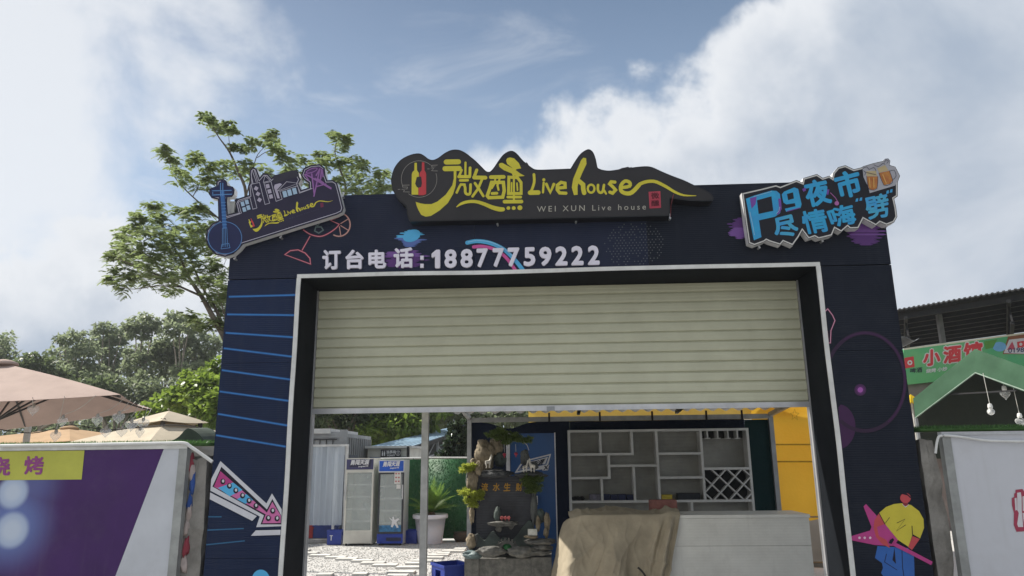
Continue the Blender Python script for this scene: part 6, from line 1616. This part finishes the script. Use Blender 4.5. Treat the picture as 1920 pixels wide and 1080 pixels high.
for i, x in enumerate((340, 362, 385)):
    p = fp(x, 712, FY + .08); q = B()
    for k_ in range(5): t_ = k_ * 1.257; q.rock((p.x + .012 * math.cos(t_), p.y + .006 * math.sin(t_ * 2), p.z + .012 * math.sin(t_)), (.011, .008, .011), k_, .2, 2, 1)
    q.tube([(p.x, p.y + .02, p.z - .06), (p.x, p.y + .01, p.z)], .004, 5)
    q.build('lotus', M('lotus_red', (.42, .10, .10), .5), fo)
p = fp(535, 802, FY - .05); q = B(); q.box(p.x - .055, p.x + .055, FY - .08, FY - .02, p.z - .035, p.z + .035); q.box(p.x - .035, p.x + .035, FY - .0825, FY - .0805, p.z - .018, p.z + .018); q.build('white_plaque', M('plaque_white', (.50, .50, .46), .5, .15, 20), fo)
i_fgold = ink('fountain_gold', (.46, .25, .035))
for ch, x in zip('流水生财', (232, 305, 373, 450)):
    w_, h2 = 22, 26; text_on('letter', ch, [fk([(x - w_, 518 - h2)])[0], fk([(x + w_, 516 - h2)])[0], fk([(x + w_, 516 + h2)])[0], fk([(x - w_, 518 + h2)])[0]], FY + .26, i_fgold, fo, depth=.004, lift=.002, offset=.022, shear=.1)
# pine bonsai pads
def pads(nm, lst, n, cols, Y, size=.030):
    cs = []; rs = []
    for x, y, rx, ry in lst:
        c_ = fp(x, y, Y); cs.append(c_); rs.append((rx * s9 * .85, min(rx, 40) * s9 * .8, ry * s9 * .85))
        for _ in range(5):
            a_ = random.uniform(0, 6.28); u = random.uniform(.22, .42); cs.append(c_ + Vector((math.cos(a_) * rx * s9, random.uniform(-.6, .6) * rx * s9, math.sin(a_) * ry * s9 + .008))); rs.append((rx * s9 * u, rx * s9 * u, ry * s9 * u))
    v, f = leaves(cs, rs, int(n * 1.5), size * .8, .13, -.35, flat=.8)
    return mk_np(nm, v, f, LEAF(*cols), fo)
lit_pine = ('pine_lit', (.22, .28, .035), (.40, .44, .08), .55, 8, .5); shaded_pine = ('pine_shaded', (.085, .14, .035), (.16, .21, .06), .4, 8, .5)  # one pine in two tones: sunlit and shaded pads, light put into the colour
pads('pine_pad', [(310, 168, 52, 16), (262, 190, 26, 13), (360, 180, 30, 14), (330, 205, 50, 15), (385, 205, 46, 17), (370, 235, 38, 15), (440, 218, 44, 17), (490, 222, 40, 18), (420, 195, 30, 12)], 5200, shaded_pine, FY + .22)
pads('pine_pad', [(130, 384, 30, 12), (105, 412, 34, 14), (140, 405, 28, 12), (160, 388, 18, 10)], 1700, lit_pine, FY + .05)
pads('pine_pad', [(95, 550, 28, 14), (130, 560, 40, 14), (175, 572, 40, 14), (205, 555, 34, 20), (140, 605, 44, 15), (165, 635, 32, 11), (185, 590, 30, 12)], 3200, lit_pine, FY + .04)
pads('pine_pad', [(500, 470, 34, 22), (545, 480, 44, 24), (515, 510, 36, 22), (560, 520, 32, 24), (525, 540, 38, 14), (580, 470, 24, 18)], 3600, shaded_pine, FY + .10)
q = B(); q.tube([fp(290, 240, FY + .3), fp(310, 222, FY + .28), fp(345, 215, FY + .25), fp(410, 215, FY + .24), fp(480, 225, FY + .23)], [.016, .015, .012, .009, .005], 7); q.build('bonsai_branch', M('bonsai_bark', (.09, .06, .04), .9, .3, 20), fo)
q = B(); q.tube([fp(150, 600, FY + .1), fp(130, 575, FY + .07), fp(110, 556, FY + .05)], [.01, .008, .004], 6); q.tube([fp(160, 420, FY + .1), fp(130, 405, FY + .06), fp(105, 405, FY + .05)], [.01, .008, .004], 6); q.build('bonsai_branch', M('bonsai_bark', (.09, .06, .04)), fo)
for x, y0, y1 in ((355, 245, 298), (428, 245, 294)):
    p0, p1 = fp(x, y0, FY + .18), fp(x + 2, y1, FY + .18); q = B(); q.tube([p0, p1], .0025, 5); q.build('lantern_cord', m_cord, fo)
    q = B(); q.rock(p1 - Vector((0, 0, .025)), (.024, .024, .020), 2, .25, 2, 2); q.tube([p1 - Vector((0, 0, .04)), p1 - Vector((0, 0, .065))], .008, 6); q.build('red_lantern', M('lantern_red', (.38, .03, .06), .5), fo, smooth=True)
q = B(); q.tube(catmull([tuple(fp(x, y, FY + .2)) for x, y in ((482, 236), (500, 252), (512, 285))], 4), .004, 6); q.build('wire_stem', M('wire_pale', (.45, .45, .42)), fo)
# white animal figurines
m_fig = M('figurine_white', (.56, .53, .47), .5, .12, 14)
def goat(label, x, y, hgt, flip, headup):
    p = fp(x, y, FY + .08); s_ = hgt; F_ = -1 if flip else 1
    J = [(0, 0, .42), (.20, 0, .46), (-.20, 0, .44), (.30, 0, .62), (.36, 0, .86), (.46, 0, .84), (.36, .04, .97), (.33, -.04, .97), (-.29, 0, .52),
         (.19, .06, .25), (.20, .06, .0), (.17, -.06, .25), (.15, -.06, .0), (-.22, .07, .27), (-.17, .07, .13), (-.21, .07, 0), (-.18, -.07, .27), (-.13, -.07, .13), (-.17, -.07, 0)]
    E_ = [(0, 1), (0, 2), (1, 3), (3, 4), (4, 5), (4, 6), (4, 7), (2, 8), (1, 9), (9, 10), (1, 11), (11, 12), (2, 13), (13, 14), (14, 15), (2, 16), (16, 17), (17, 18)]
    rad = [.12, .12, .11, .085, .07, .04, .016, .016, .02, .045, .026, .045, .026, .055, .028, .024, .055, .028, .024]
    o = skin('goat_figurine', [(p.x + F_ * a_ * s_ * .62, p.y + (b_ + a_ * .5) * s_, p.z + c_ * s_) for a_, b_, c_ in J], E_, [r_ * s_ for r_ in rad], m_fig, None, 1)
    tag(o, label, 'figurine', 'white animal figurines on the fountain')
goat('largest white goat figurine, under the tan boulder on the fountain top', 253, 398, .172, False, 1)
goat('small white kid figurine next to the grey rock, left of its pair', 488, 424, .150, False, 1)
goat('white goat figurine facing the kid, at the right end of the fountain ledge', 536, 424, .172, True, 1)

# ================================================================== TREES
m_bark = M('bark', (.16, .13, .10), .9, .3, 6, .02, 14, col2=(.07, .058, .045)); m_barkp = M('bark_pale', (.30, .26, .21), .9, .25, 3, .01, 10)
m_tl = LEAF('tree_leaf_feather', (.125, .170, .065), (.23, .285, .115), .50, 1.6, .42)
k2_ = crop((180, 200), .4073)
def feather(clusters, Y, nf, rnd):
    """clusters: list of 3D point, radius -> drooping pinnate fronds"""
    v = []; f = []
    for c_, r_ in clusters:
        for _ in range(nf):
            az_ = rnd.uniform(0, 6.28); o = c_ + Vector((rnd.gauss(0, .42), rnd.gauss(0, .5), rnd.gauss(0, .36))) * r_
            L_ = r_ * rnd.uniform(.55, 1.0); up_ = rnd.uniform(-.25, .75); d = Vector((math.cos(az_), math.sin(az_), up_)).normalized(); side = d.cross(Vector((0, 0, 1))).normalized(); droop = rnd.uniform(.25, .7)
            roll = rnd.uniform(-.5, .5); sv_ = (side * math.cos(roll) + d.cross(side) * math.sin(roll))
            m_n = 8
            for i in range(1, m_n + 1):
                t_ = i / m_n; p = o + d * L_ * t_ + Vector((0, 0, -droop * L_ * t_ * t_))
                for sg in (-1, 1):
                    ll = .098 * (1 - .35 * t_) * rnd.uniform(.8, 1.2); dd = (sv_ * sg * .85 + d * .5 + Vector((0, 0, -.35))).normalized(); w = d * ll * .16
                    k_ = len(v); m2 = p + dd * ll * .5; v += [p, m2 + w, p + dd * ll, m2 - w]; f.append((k_, k_ + 1, k_ + 2, k_ + 3))
    return v, f
def limb(q, pts, r0, r1, n=8):
    P_ = catmull([tuple(p) for p in pts], 4); m_n = len(P_); q.tube(P_, [(r0 + (r1 - r0) * i / (m_n - 1)) * .62 for i in range(m_n)], n)
rnd = random.Random(21)
Lc = [(520, 60, 30), (560, 100, 35), (500, 45, 22), (610, 80, 25), (630, 110, 25), (680, 190, 20), (635, 185, 20), (725, 170, 30), (800, 150, 35), (820, 190, 30), (812, 125, 22), (850, 230, 30), (890, 250, 35), (700, 270, 35), (650, 290, 40), (580, 270, 40), (520, 280, 30), (460, 240, 30), (468, 225, 22),
      (325, 215, 35), (350, 250, 30), (315, 195, 24), (400, 330, 40), (390, 300, 25), (480, 350, 45), (510, 330, 30), (560, 320, 40), (390, 480, 35), (440, 500, 40), (500, 480, 40), (470, 460, 30), (270, 470, 40), (290, 500, 35), (262, 455, 26),
      (200, 540, 45), (150, 590, 45), (240, 580, 50), (300, 570, 45), (330, 610, 50), (380, 620, 50), (430, 640, 50), (480, 610, 50), (100, 690, 45), (150, 720, 50), (200, 700, 45), (90, 760, 40), (120, 820, 40), (70, 800, 30), (240, 740, 50), (300, 730, 45), (230, 800, 50),
      (330, 800, 45), (350, 840, 40), (400, 720, 50), (450, 700, 45), (500, 740, 50), (540, 720, 40), (580, 760, 40), (480, 800, 45), (530, 810, 45), (590, 820, 35), (580, 880, 30), (520, 560, 40), (470, 985, 40), (510, 1010, 30), (560, 990, 40), (440, 960, 35), (120, 600, 36), (180, 510, 30), (75, 690, 34), (410, 760, 40), (560, 660, 40), (300, 640, 40), (200, 640, 40), (600, 560, 40), (620, 640, 40), (160, 660, 40), (120, 650, 36), (260, 690, 44), (340, 680, 44), (380, 780, 36), (430, 560, 36), (480, 560, 40), (270, 530, 38), (560, 900, 40), (590, 940, 36), (150, 790, 36), (180, 760, 40), (300, 780, 40), (520, 650, 40), (455, 610, 40), (590, 990, 36), (600, 860, 40), (545, 880, 30), (360, 560, 34)]
Rc = [(1110, 140, 35), (1130, 180, 35), (1150, 160, 25), (1095, 125, 22), (960, 250, 30), (1030, 220, 30), (1060, 260, 35), (1120, 250, 35), (1170, 240, 35), (1220, 270, 35), (1150, 300, 45), (1200, 330, 45), (1250, 340, 45), (1120, 340, 40), (1300, 330, 40), (1330, 310, 30), (1340, 370, 35), (1280, 380, 40), (1180, 380, 45), (1110, 390, 35), (1000, 300, 35), (930, 300, 30), (780, 300, 40), (740, 330, 30), (880, 300, 30), (840, 330, 36), (1230, 400, 40), (1320, 410, 36), (960, 340, 36), (1060, 400, 40)]
def px3(x, y, Y): return at(*k2_([(x, y)])[0], Y)
TY = 12.0
Lt = thing('feathery_tree', 'tall feathery leaved tree leaning out from behind the left gate pillar', 'tree', (px3(640, 1400, TY).x, TY, 0), 'feathery trees behind the gate')
cl = [(px3(x, y, TY + rnd.uniform(-.9, .9)), r_ * .4073 * TY / 1350 * 1.15) for x, y, r_ in Lc]
v, f = feather(cl, TY, 30, rnd); mk('crown', v, f, m_tl, Lt)
q = B(); root = Vector((px3(650, 1400, TY).x, TY, 0))
limb(q, [root, px3(630, 1200, TY), px3(600, 1080, TY), px3(545, 980, TY), px3(490, 880, TY), px3(430, 790, TY), px3(385, 690, TY - .2), px3(330, 600, TY - .3)], .13, .012)
limb(q, [px3(610, 1100, TY), px3(560, 950, TY + .1), px3(500, 850, TY + .2), px3(440, 720, TY + .3), px3(400, 640, TY + .3)], .06, .012)
limb(q, [px3(480, 870, TY), px3(380, 825, TY - .2), px3(270, 770, TY - .4), px3(150, 720, TY - .5), px3(100, 700, TY - .5)], .035, .008)
limb(q, [px3(390, 830, TY - .2), px3(280, 825, TY - .2), px3(180, 840, TY - .3), px3(120, 830, TY - .3)], .022, .006)
limb(q, [px3(380, 690, TY - .2), px3(260, 610, TY), px3(200, 550, TY), px3(170, 530, TY)], .022, .006); limb(q, [px3(350, 640, TY - .3), px3(300, 540, TY), px3(275, 480, TY)], .018, .006)
limb(q, [px3(620, 1150, TY), px3(680, 900, TY + .2), px3(680, 600, TY + .2), px3(690, 400, TY + .2), px3(655, 300, TY + .2), px3(615, 210, TY), px3(565, 140, TY), px3(530, 80, TY)], .08, .008)
limb(q, [px3(620, 215, TY), px3(612, 150, TY), px3(612, 95, TY)], .012, .006); limb(q, [px3(690, 420, TY + .2), px3(720, 300, TY), px3(745, 220, TY), px3(800, 165, TY)], .022, .006); limb(q, [px3(742, 235, TY), px3(800, 205, TY), px3(870, 245, TY)], .012, .005)
limb(q, [px3(680, 620, TY + .2), px3(560, 510, TY), px3(440, 410, TY - .2), px3(360, 320, TY - .2), px3(335, 240, TY - .2)], .03, .007); limb(q, [px3(560, 510, TY), px3(470, 480, TY), px3(400, 490, TY)], .018, .006); limb(q, [px3(445, 415, TY - .2), px3(480, 340, TY), px3(465, 260, TY)], .014, .005)
limb(q, [px3(560, 350, TY), px3(520, 310, TY), px3(480, 270, TY)], .010, .005); limb(q, [px3(490, 880, TY), px3(520, 800, TY), px3(540, 730, TY)], .02, .006); limb(q, [px3(545, 980, TY), px3(500, 1000, TY - .2), px3(460, 990, TY - .3)], .018, .006); limb(q, [px3(610, 1080, TY), px3(590, 950, TY - .2), px3(560, 830, TY - .3), px3(600, 700, TY)], .022, .006)
q.build('trunk', m_bark, Lt, smooth=True)
RYt = 12.8
Rt_ = thing('feathery_tree', 'smaller feathery leaved tree rising above the gate between the skyline sign and the shop sign', 'tree', (px3(1150, 1400, RYt).x, RYt, 0), 'feathery trees behind the gate')
cl = [(px3(x, y, RYt + rnd.uniform(-.8, .8)), r_ * .4073 * RYt / 1350 * 1.15) for x, y, r_ in Rc]
v, f = feather(cl, RYt, 28, rnd); mk('crown', v, f, m_tl, Rt_)
q = B()
tx = px3(1150, 1300, RYt + .4).x
limb(q, [Vector((at(455, 1060, RYt).x, RYt, 0)), at(470, 900, RYt), at(520, 760, RYt), at(600, 560, RYt), px3(1125, 500, RYt), px3(1150, 380, RYt), px3(1120, 280, RYt), px3(1100, 210, RYt), px3(1112, 140, RYt)], .09, .008)
limb(q, [px3(1142, 450, RYt), px3(1200, 400, RYt), px3(1270, 380, RYt), px3(1330, 330, RYt)], .022, .006); limb(q, [px3(1140, 440, RYt), px3(1080, 380, RYt), px3(1000, 310, RYt), px3(940, 280, RYt)], .022, .006); limb(q, [px3(1150, 380, RYt), px3(1190, 310, RYt), px3(1215, 270, RYt)], .014, .005); limb(q, [px3(1000, 330, RYt), px3(880, 320, RYt), px3(780, 310, RYt)], .014, .005); limb(q, [px3(1145, 430, RYt), px3(1250, 420, RYt), px3(1340, 390, RYt)], .014, .005)
q.build('trunk', m_bark, Rt_, smooth=True)

# eucalyptus row beyond the parasols: umbrella shaped layered crowns
m_eu = LEAF('eucalyptus_leaf', (.135, .175, .105), (.24, .28, .165), .52, .5, .5); m_eud = LEAF('woodland_leaf', (.105, .140, .078), (.19, .225, .125), .48, .4, .5); m_bright = LEAF('bright_leaf', (.105, .17, .025), (.20, .28, .045), .42, .8, .4); m_darkt = LEAF('deep_leaf', (.065, .098, .045), (.125, .16, .070), .42, .8, .45)
def tree(label, blobs, Y, mat, n, size, trunk_px=None, bark=m_barkp, group=None, name='eucalyptus_tree', cat='tree', aspect=.30, r0=.16, dj=1.2):
    """blobs: (px, py, rx, ry) in photo pixels at depth Y"""
    s_ = Y / 1350; cs = []; rs = []; rn = random.Random(len(label) * 7 + int(blobs[0][0]))
    for x, y, rx, ry in blobs:
        c_ = at(x, y, Y + rn.uniform(-dj, dj)); cs.append(c_); rs.append((rx * s_, max(rx, ry) * s_ * .9, ry * s_))
        for _ in range(7):   # ragged edge: smaller tufts round each mass
            a_ = rn.uniform(0, 6.28); k_ = rn.uniform(.75, 1.15); cs.append(c_ + Vector((math.cos(a_) * rx * s_ * k_, rn.uniform(-.8, .8) * rx * s_, math.sin(a_) * ry * s_ * k_))); u = rn.uniform(.22, .42); rs.append((rx * s_ * u, rx * s_ * u, ry * s_ * u))
    bx = sum(b_[0] for b_ in blobs) / len(blobs) if trunk_px is None else trunk_px
    base = at(bx, 850, Y); base.z = 0
    t_ = thing(name, label, cat, tuple(base), group)
    v, f = leaves(cs, rs, int(n * (.62 if name == 'eucalyptus_tree' else .9)), size, aspect, .35); mk_np('crown', v, f, mat, t_)
    q = B(); top_ = at(blobs[0][0], blobs[0][1], Y); fork = base.lerp(Vector((top_.x, Y, top_.z)), .55)
    q.tube(catmull([tuple(base), tuple(base.lerp(fork, .5) + Vector((rn.uniform(-.2, .2), 0, 0))), tuple(fork)], 4), [r0 * (1 - .45 * i / 8) for i in range(9)], 8)
    for x, y, rx, ry in blobs[:9]:
        e_ = at(x, y, Y); q.tube(catmull([tuple(fork), tuple(fork.lerp(e_, .5) + Vector((rn.uniform(-.2, .2), 0, -.1))), tuple(e_)], 3), [r0 * .5, r0 * .42, r0 * .35, r0 * .28, r0 * .2, r0 * .15, r0 * .1], 6)
    q.build('trunk', bark, t_, smooth=True); return t_
G = 'eucalyptus trees in the row beyond the parasols'
tree('tall eucalyptus cut by the left edge, beyond the pink parasol', [(8, 640, 24, 22), (-20, 650, 34, 30), (18, 675, 16, 12), (0, 700, 34, 14), (-30, 690, 36, 24)], 34, m_eu, 4200, .22, group=G)
tree('eucalyptus with a flat top, first of the row right of the gap', [(148, 632, 24, 9), (118, 640, 16, 8), (160, 655, 34, 12), (112, 662, 18, 14), (140, 690, 40, 20), (100, 700, 36, 18), (170, 705, 30, 20)], 33, m_eu, 5200, .21, group=G)
tree('eucalyptus with a round raised crown, second of the row', [(195, 616, 22, 10), (205, 635, 34, 13), (180, 655, 34, 14), (215, 675, 30, 18), (190, 705, 34, 22), (228, 630, 14, 14)], 35, m_eu, 5200, .21, group=G)
tree('eucalyptus with the tallest mushroom shaped crown over a bare fork', [(268, 604, 30, 15), (255, 622, 24, 10), (290, 612, 14, 8), (258, 660, 28, 14), (262, 690, 34, 18)], 34, m_eu, 4600, .20, group=G)
tree('eucalyptus with a small airy crown beside the gate pillar', [(335, 600, 26, 12), (355, 612, 18, 10), (322, 618, 16, 10), (345, 640, 20, 10)], 34, m_eu, 2600, .20, group=G)
tree('eucalyptus with a dense rounded head right of the mushroom crown', [(312, 645, 24, 18), (300, 670, 24, 18), (322, 690, 30, 24)], 36, m_eu, 4200, .21, group=G)
tree('eucalyptus with a tall egg shaped head nearest the gate pillar', [(370, 640, 22, 20), (362, 670, 34, 20), (385, 690, 30, 20), (350, 700, 30, 20), (400, 650, 14, 20)], 35, m_eu, 5200, .21, group=G)
tree('low dark tree directly above the pink parasol slope', [(75, 690, 34, 20), (45, 685, 20, 14), (110, 720, 40, 22), (60, 720, 44, 20), (155, 735, 40, 22)], 30, m_darkt, 6500, .20, name='broadleaf_tree', group='low trees beyond the parasols')
tree('grey green tree filling the middle of the low row behind the parasols', [(210, 735, 40, 26), (255, 730, 34, 26), (180, 720, 30, 22), (230, 765, 60, 20), (290, 735, 34, 28)], 31, m_eud, 7000, .19, name='broadleaf_tree', group='low trees beyond the parasols')
tree('bright lime green leafy tree pressed against the left gate pillar', [(385, 735, 40, 26), (350, 745, 34, 24), (312, 755, 30, 18), (400, 700, 24, 24), (360, 780, 60, 22), (295, 775, 34, 14), (405, 770, 30, 30), (370, 712, 22, 14), (330, 795, 40, 14)], 20, m_bright, 9000, .17, name='broadleaf_tree', group='low trees beyond the parasols', aspect=.36)
# far woodland mass that closes the gaps
n = 26000
xs = RNG.uniform(-34, 2, n); base_h = 5.2 + 1.6 * np.array([noise.noise(Vector((x * .25, 1.3, 0))) for x in xs]) + .9 * np.array([noise.noise(Vector((x * .9, 5.3, 0))) for x in xs])
zz = base_h * RNG.random(n) ** .55; yy = RNG.uniform(41, 47, n)
cs = np.stack([xs, yy, zz], 1)
v, f = leaves(cs[:4000], np.full((4000, 3), .55), 30000, .30, .34, .3)
tag(mk_np('far_woodland', v, f, m_eud), 'far off mass of woodland behind the eucalyptus row', 'woodland', kind='stuff')
# trees seen through the opening
G2 = 'trees seen through the gate opening'
tree('bright green round tree above the toilet cabin', [(745, 795, 52, 26), (700, 810, 30, 20), (780, 790, 36, 20), (760, 770, 60, 26), (720, 830, 30, 16), (800, 745, 60, 30), (720, 740, 60, 30)], 27, m_bright, 9500, .20, name='broadleaf_tree', group=G2)
tree('dark tree above the grey container cabin', [(620, 780, 60, 26), (570, 775, 50, 30), (670, 775, 34, 24), (655, 800, 34, 20), (600, 740, 70, 36), (680, 740, 40, 30)], 25, m_darkt, 8500, .20, trunk_px=668, bark=m_bark, name='broadleaf_tree', group=G2)
tree('olive green tree behind the blue roof, beside the booth', [(840, 785, 36, 24), (870, 800, 34, 22), (815, 775, 34, 20), (880, 770, 50, 30), (830, 745, 60, 30), (930, 770, 60, 30), (985, 765, 60, 30)], 33, m_eu, 8500, .22, name='broadleaf_tree', group=G2)
m_gloss = LEAF('glossy_leaf', (.018, .032, .014), (.05, .075, .035), .12, 2.5, .18)
tree('dark glossy leaved bush just left of the booth post', [(858, 815, 20, 16), (850, 840, 22, 16), (868, 830, 16, 24), (846, 858, 20, 12), (866, 800, 14, 10), (872, 860, 14, 14)], 17.9, m_gloss, 2600, .11, bark=m_bark, name='glossy_bush', cat='bush', aspect=.4, r0=.03, dj=.2)
bpy.context.view_layer.update()

# ================================================================== AIR
hz_ = B(); hz_.box(-75, 75, -20, 66, -1.0, 13.5)
hm = bpy.data.materials.new('haze_air'); hm.use_nodes = True; ht = hm.node_tree; ht.nodes.clear()
pvn = ht.nodes.new('ShaderNodeVolumePrincipled'); pvn.inputs['Color'].default_value = (.90, .94, 1.0, 1); pvn.inputs['Density'].default_value = .0008; pvn.inputs['Anisotropy'].default_value = .3
hout = ht.nodes.new('ShaderNodeOutputMaterial'); ht.links.new(pvn.outputs[0], hout.inputs['Volume'])
tag(hz_.build('haze', hm), 'thin bright summer haze filling the air', 'haze', kind='stuff')
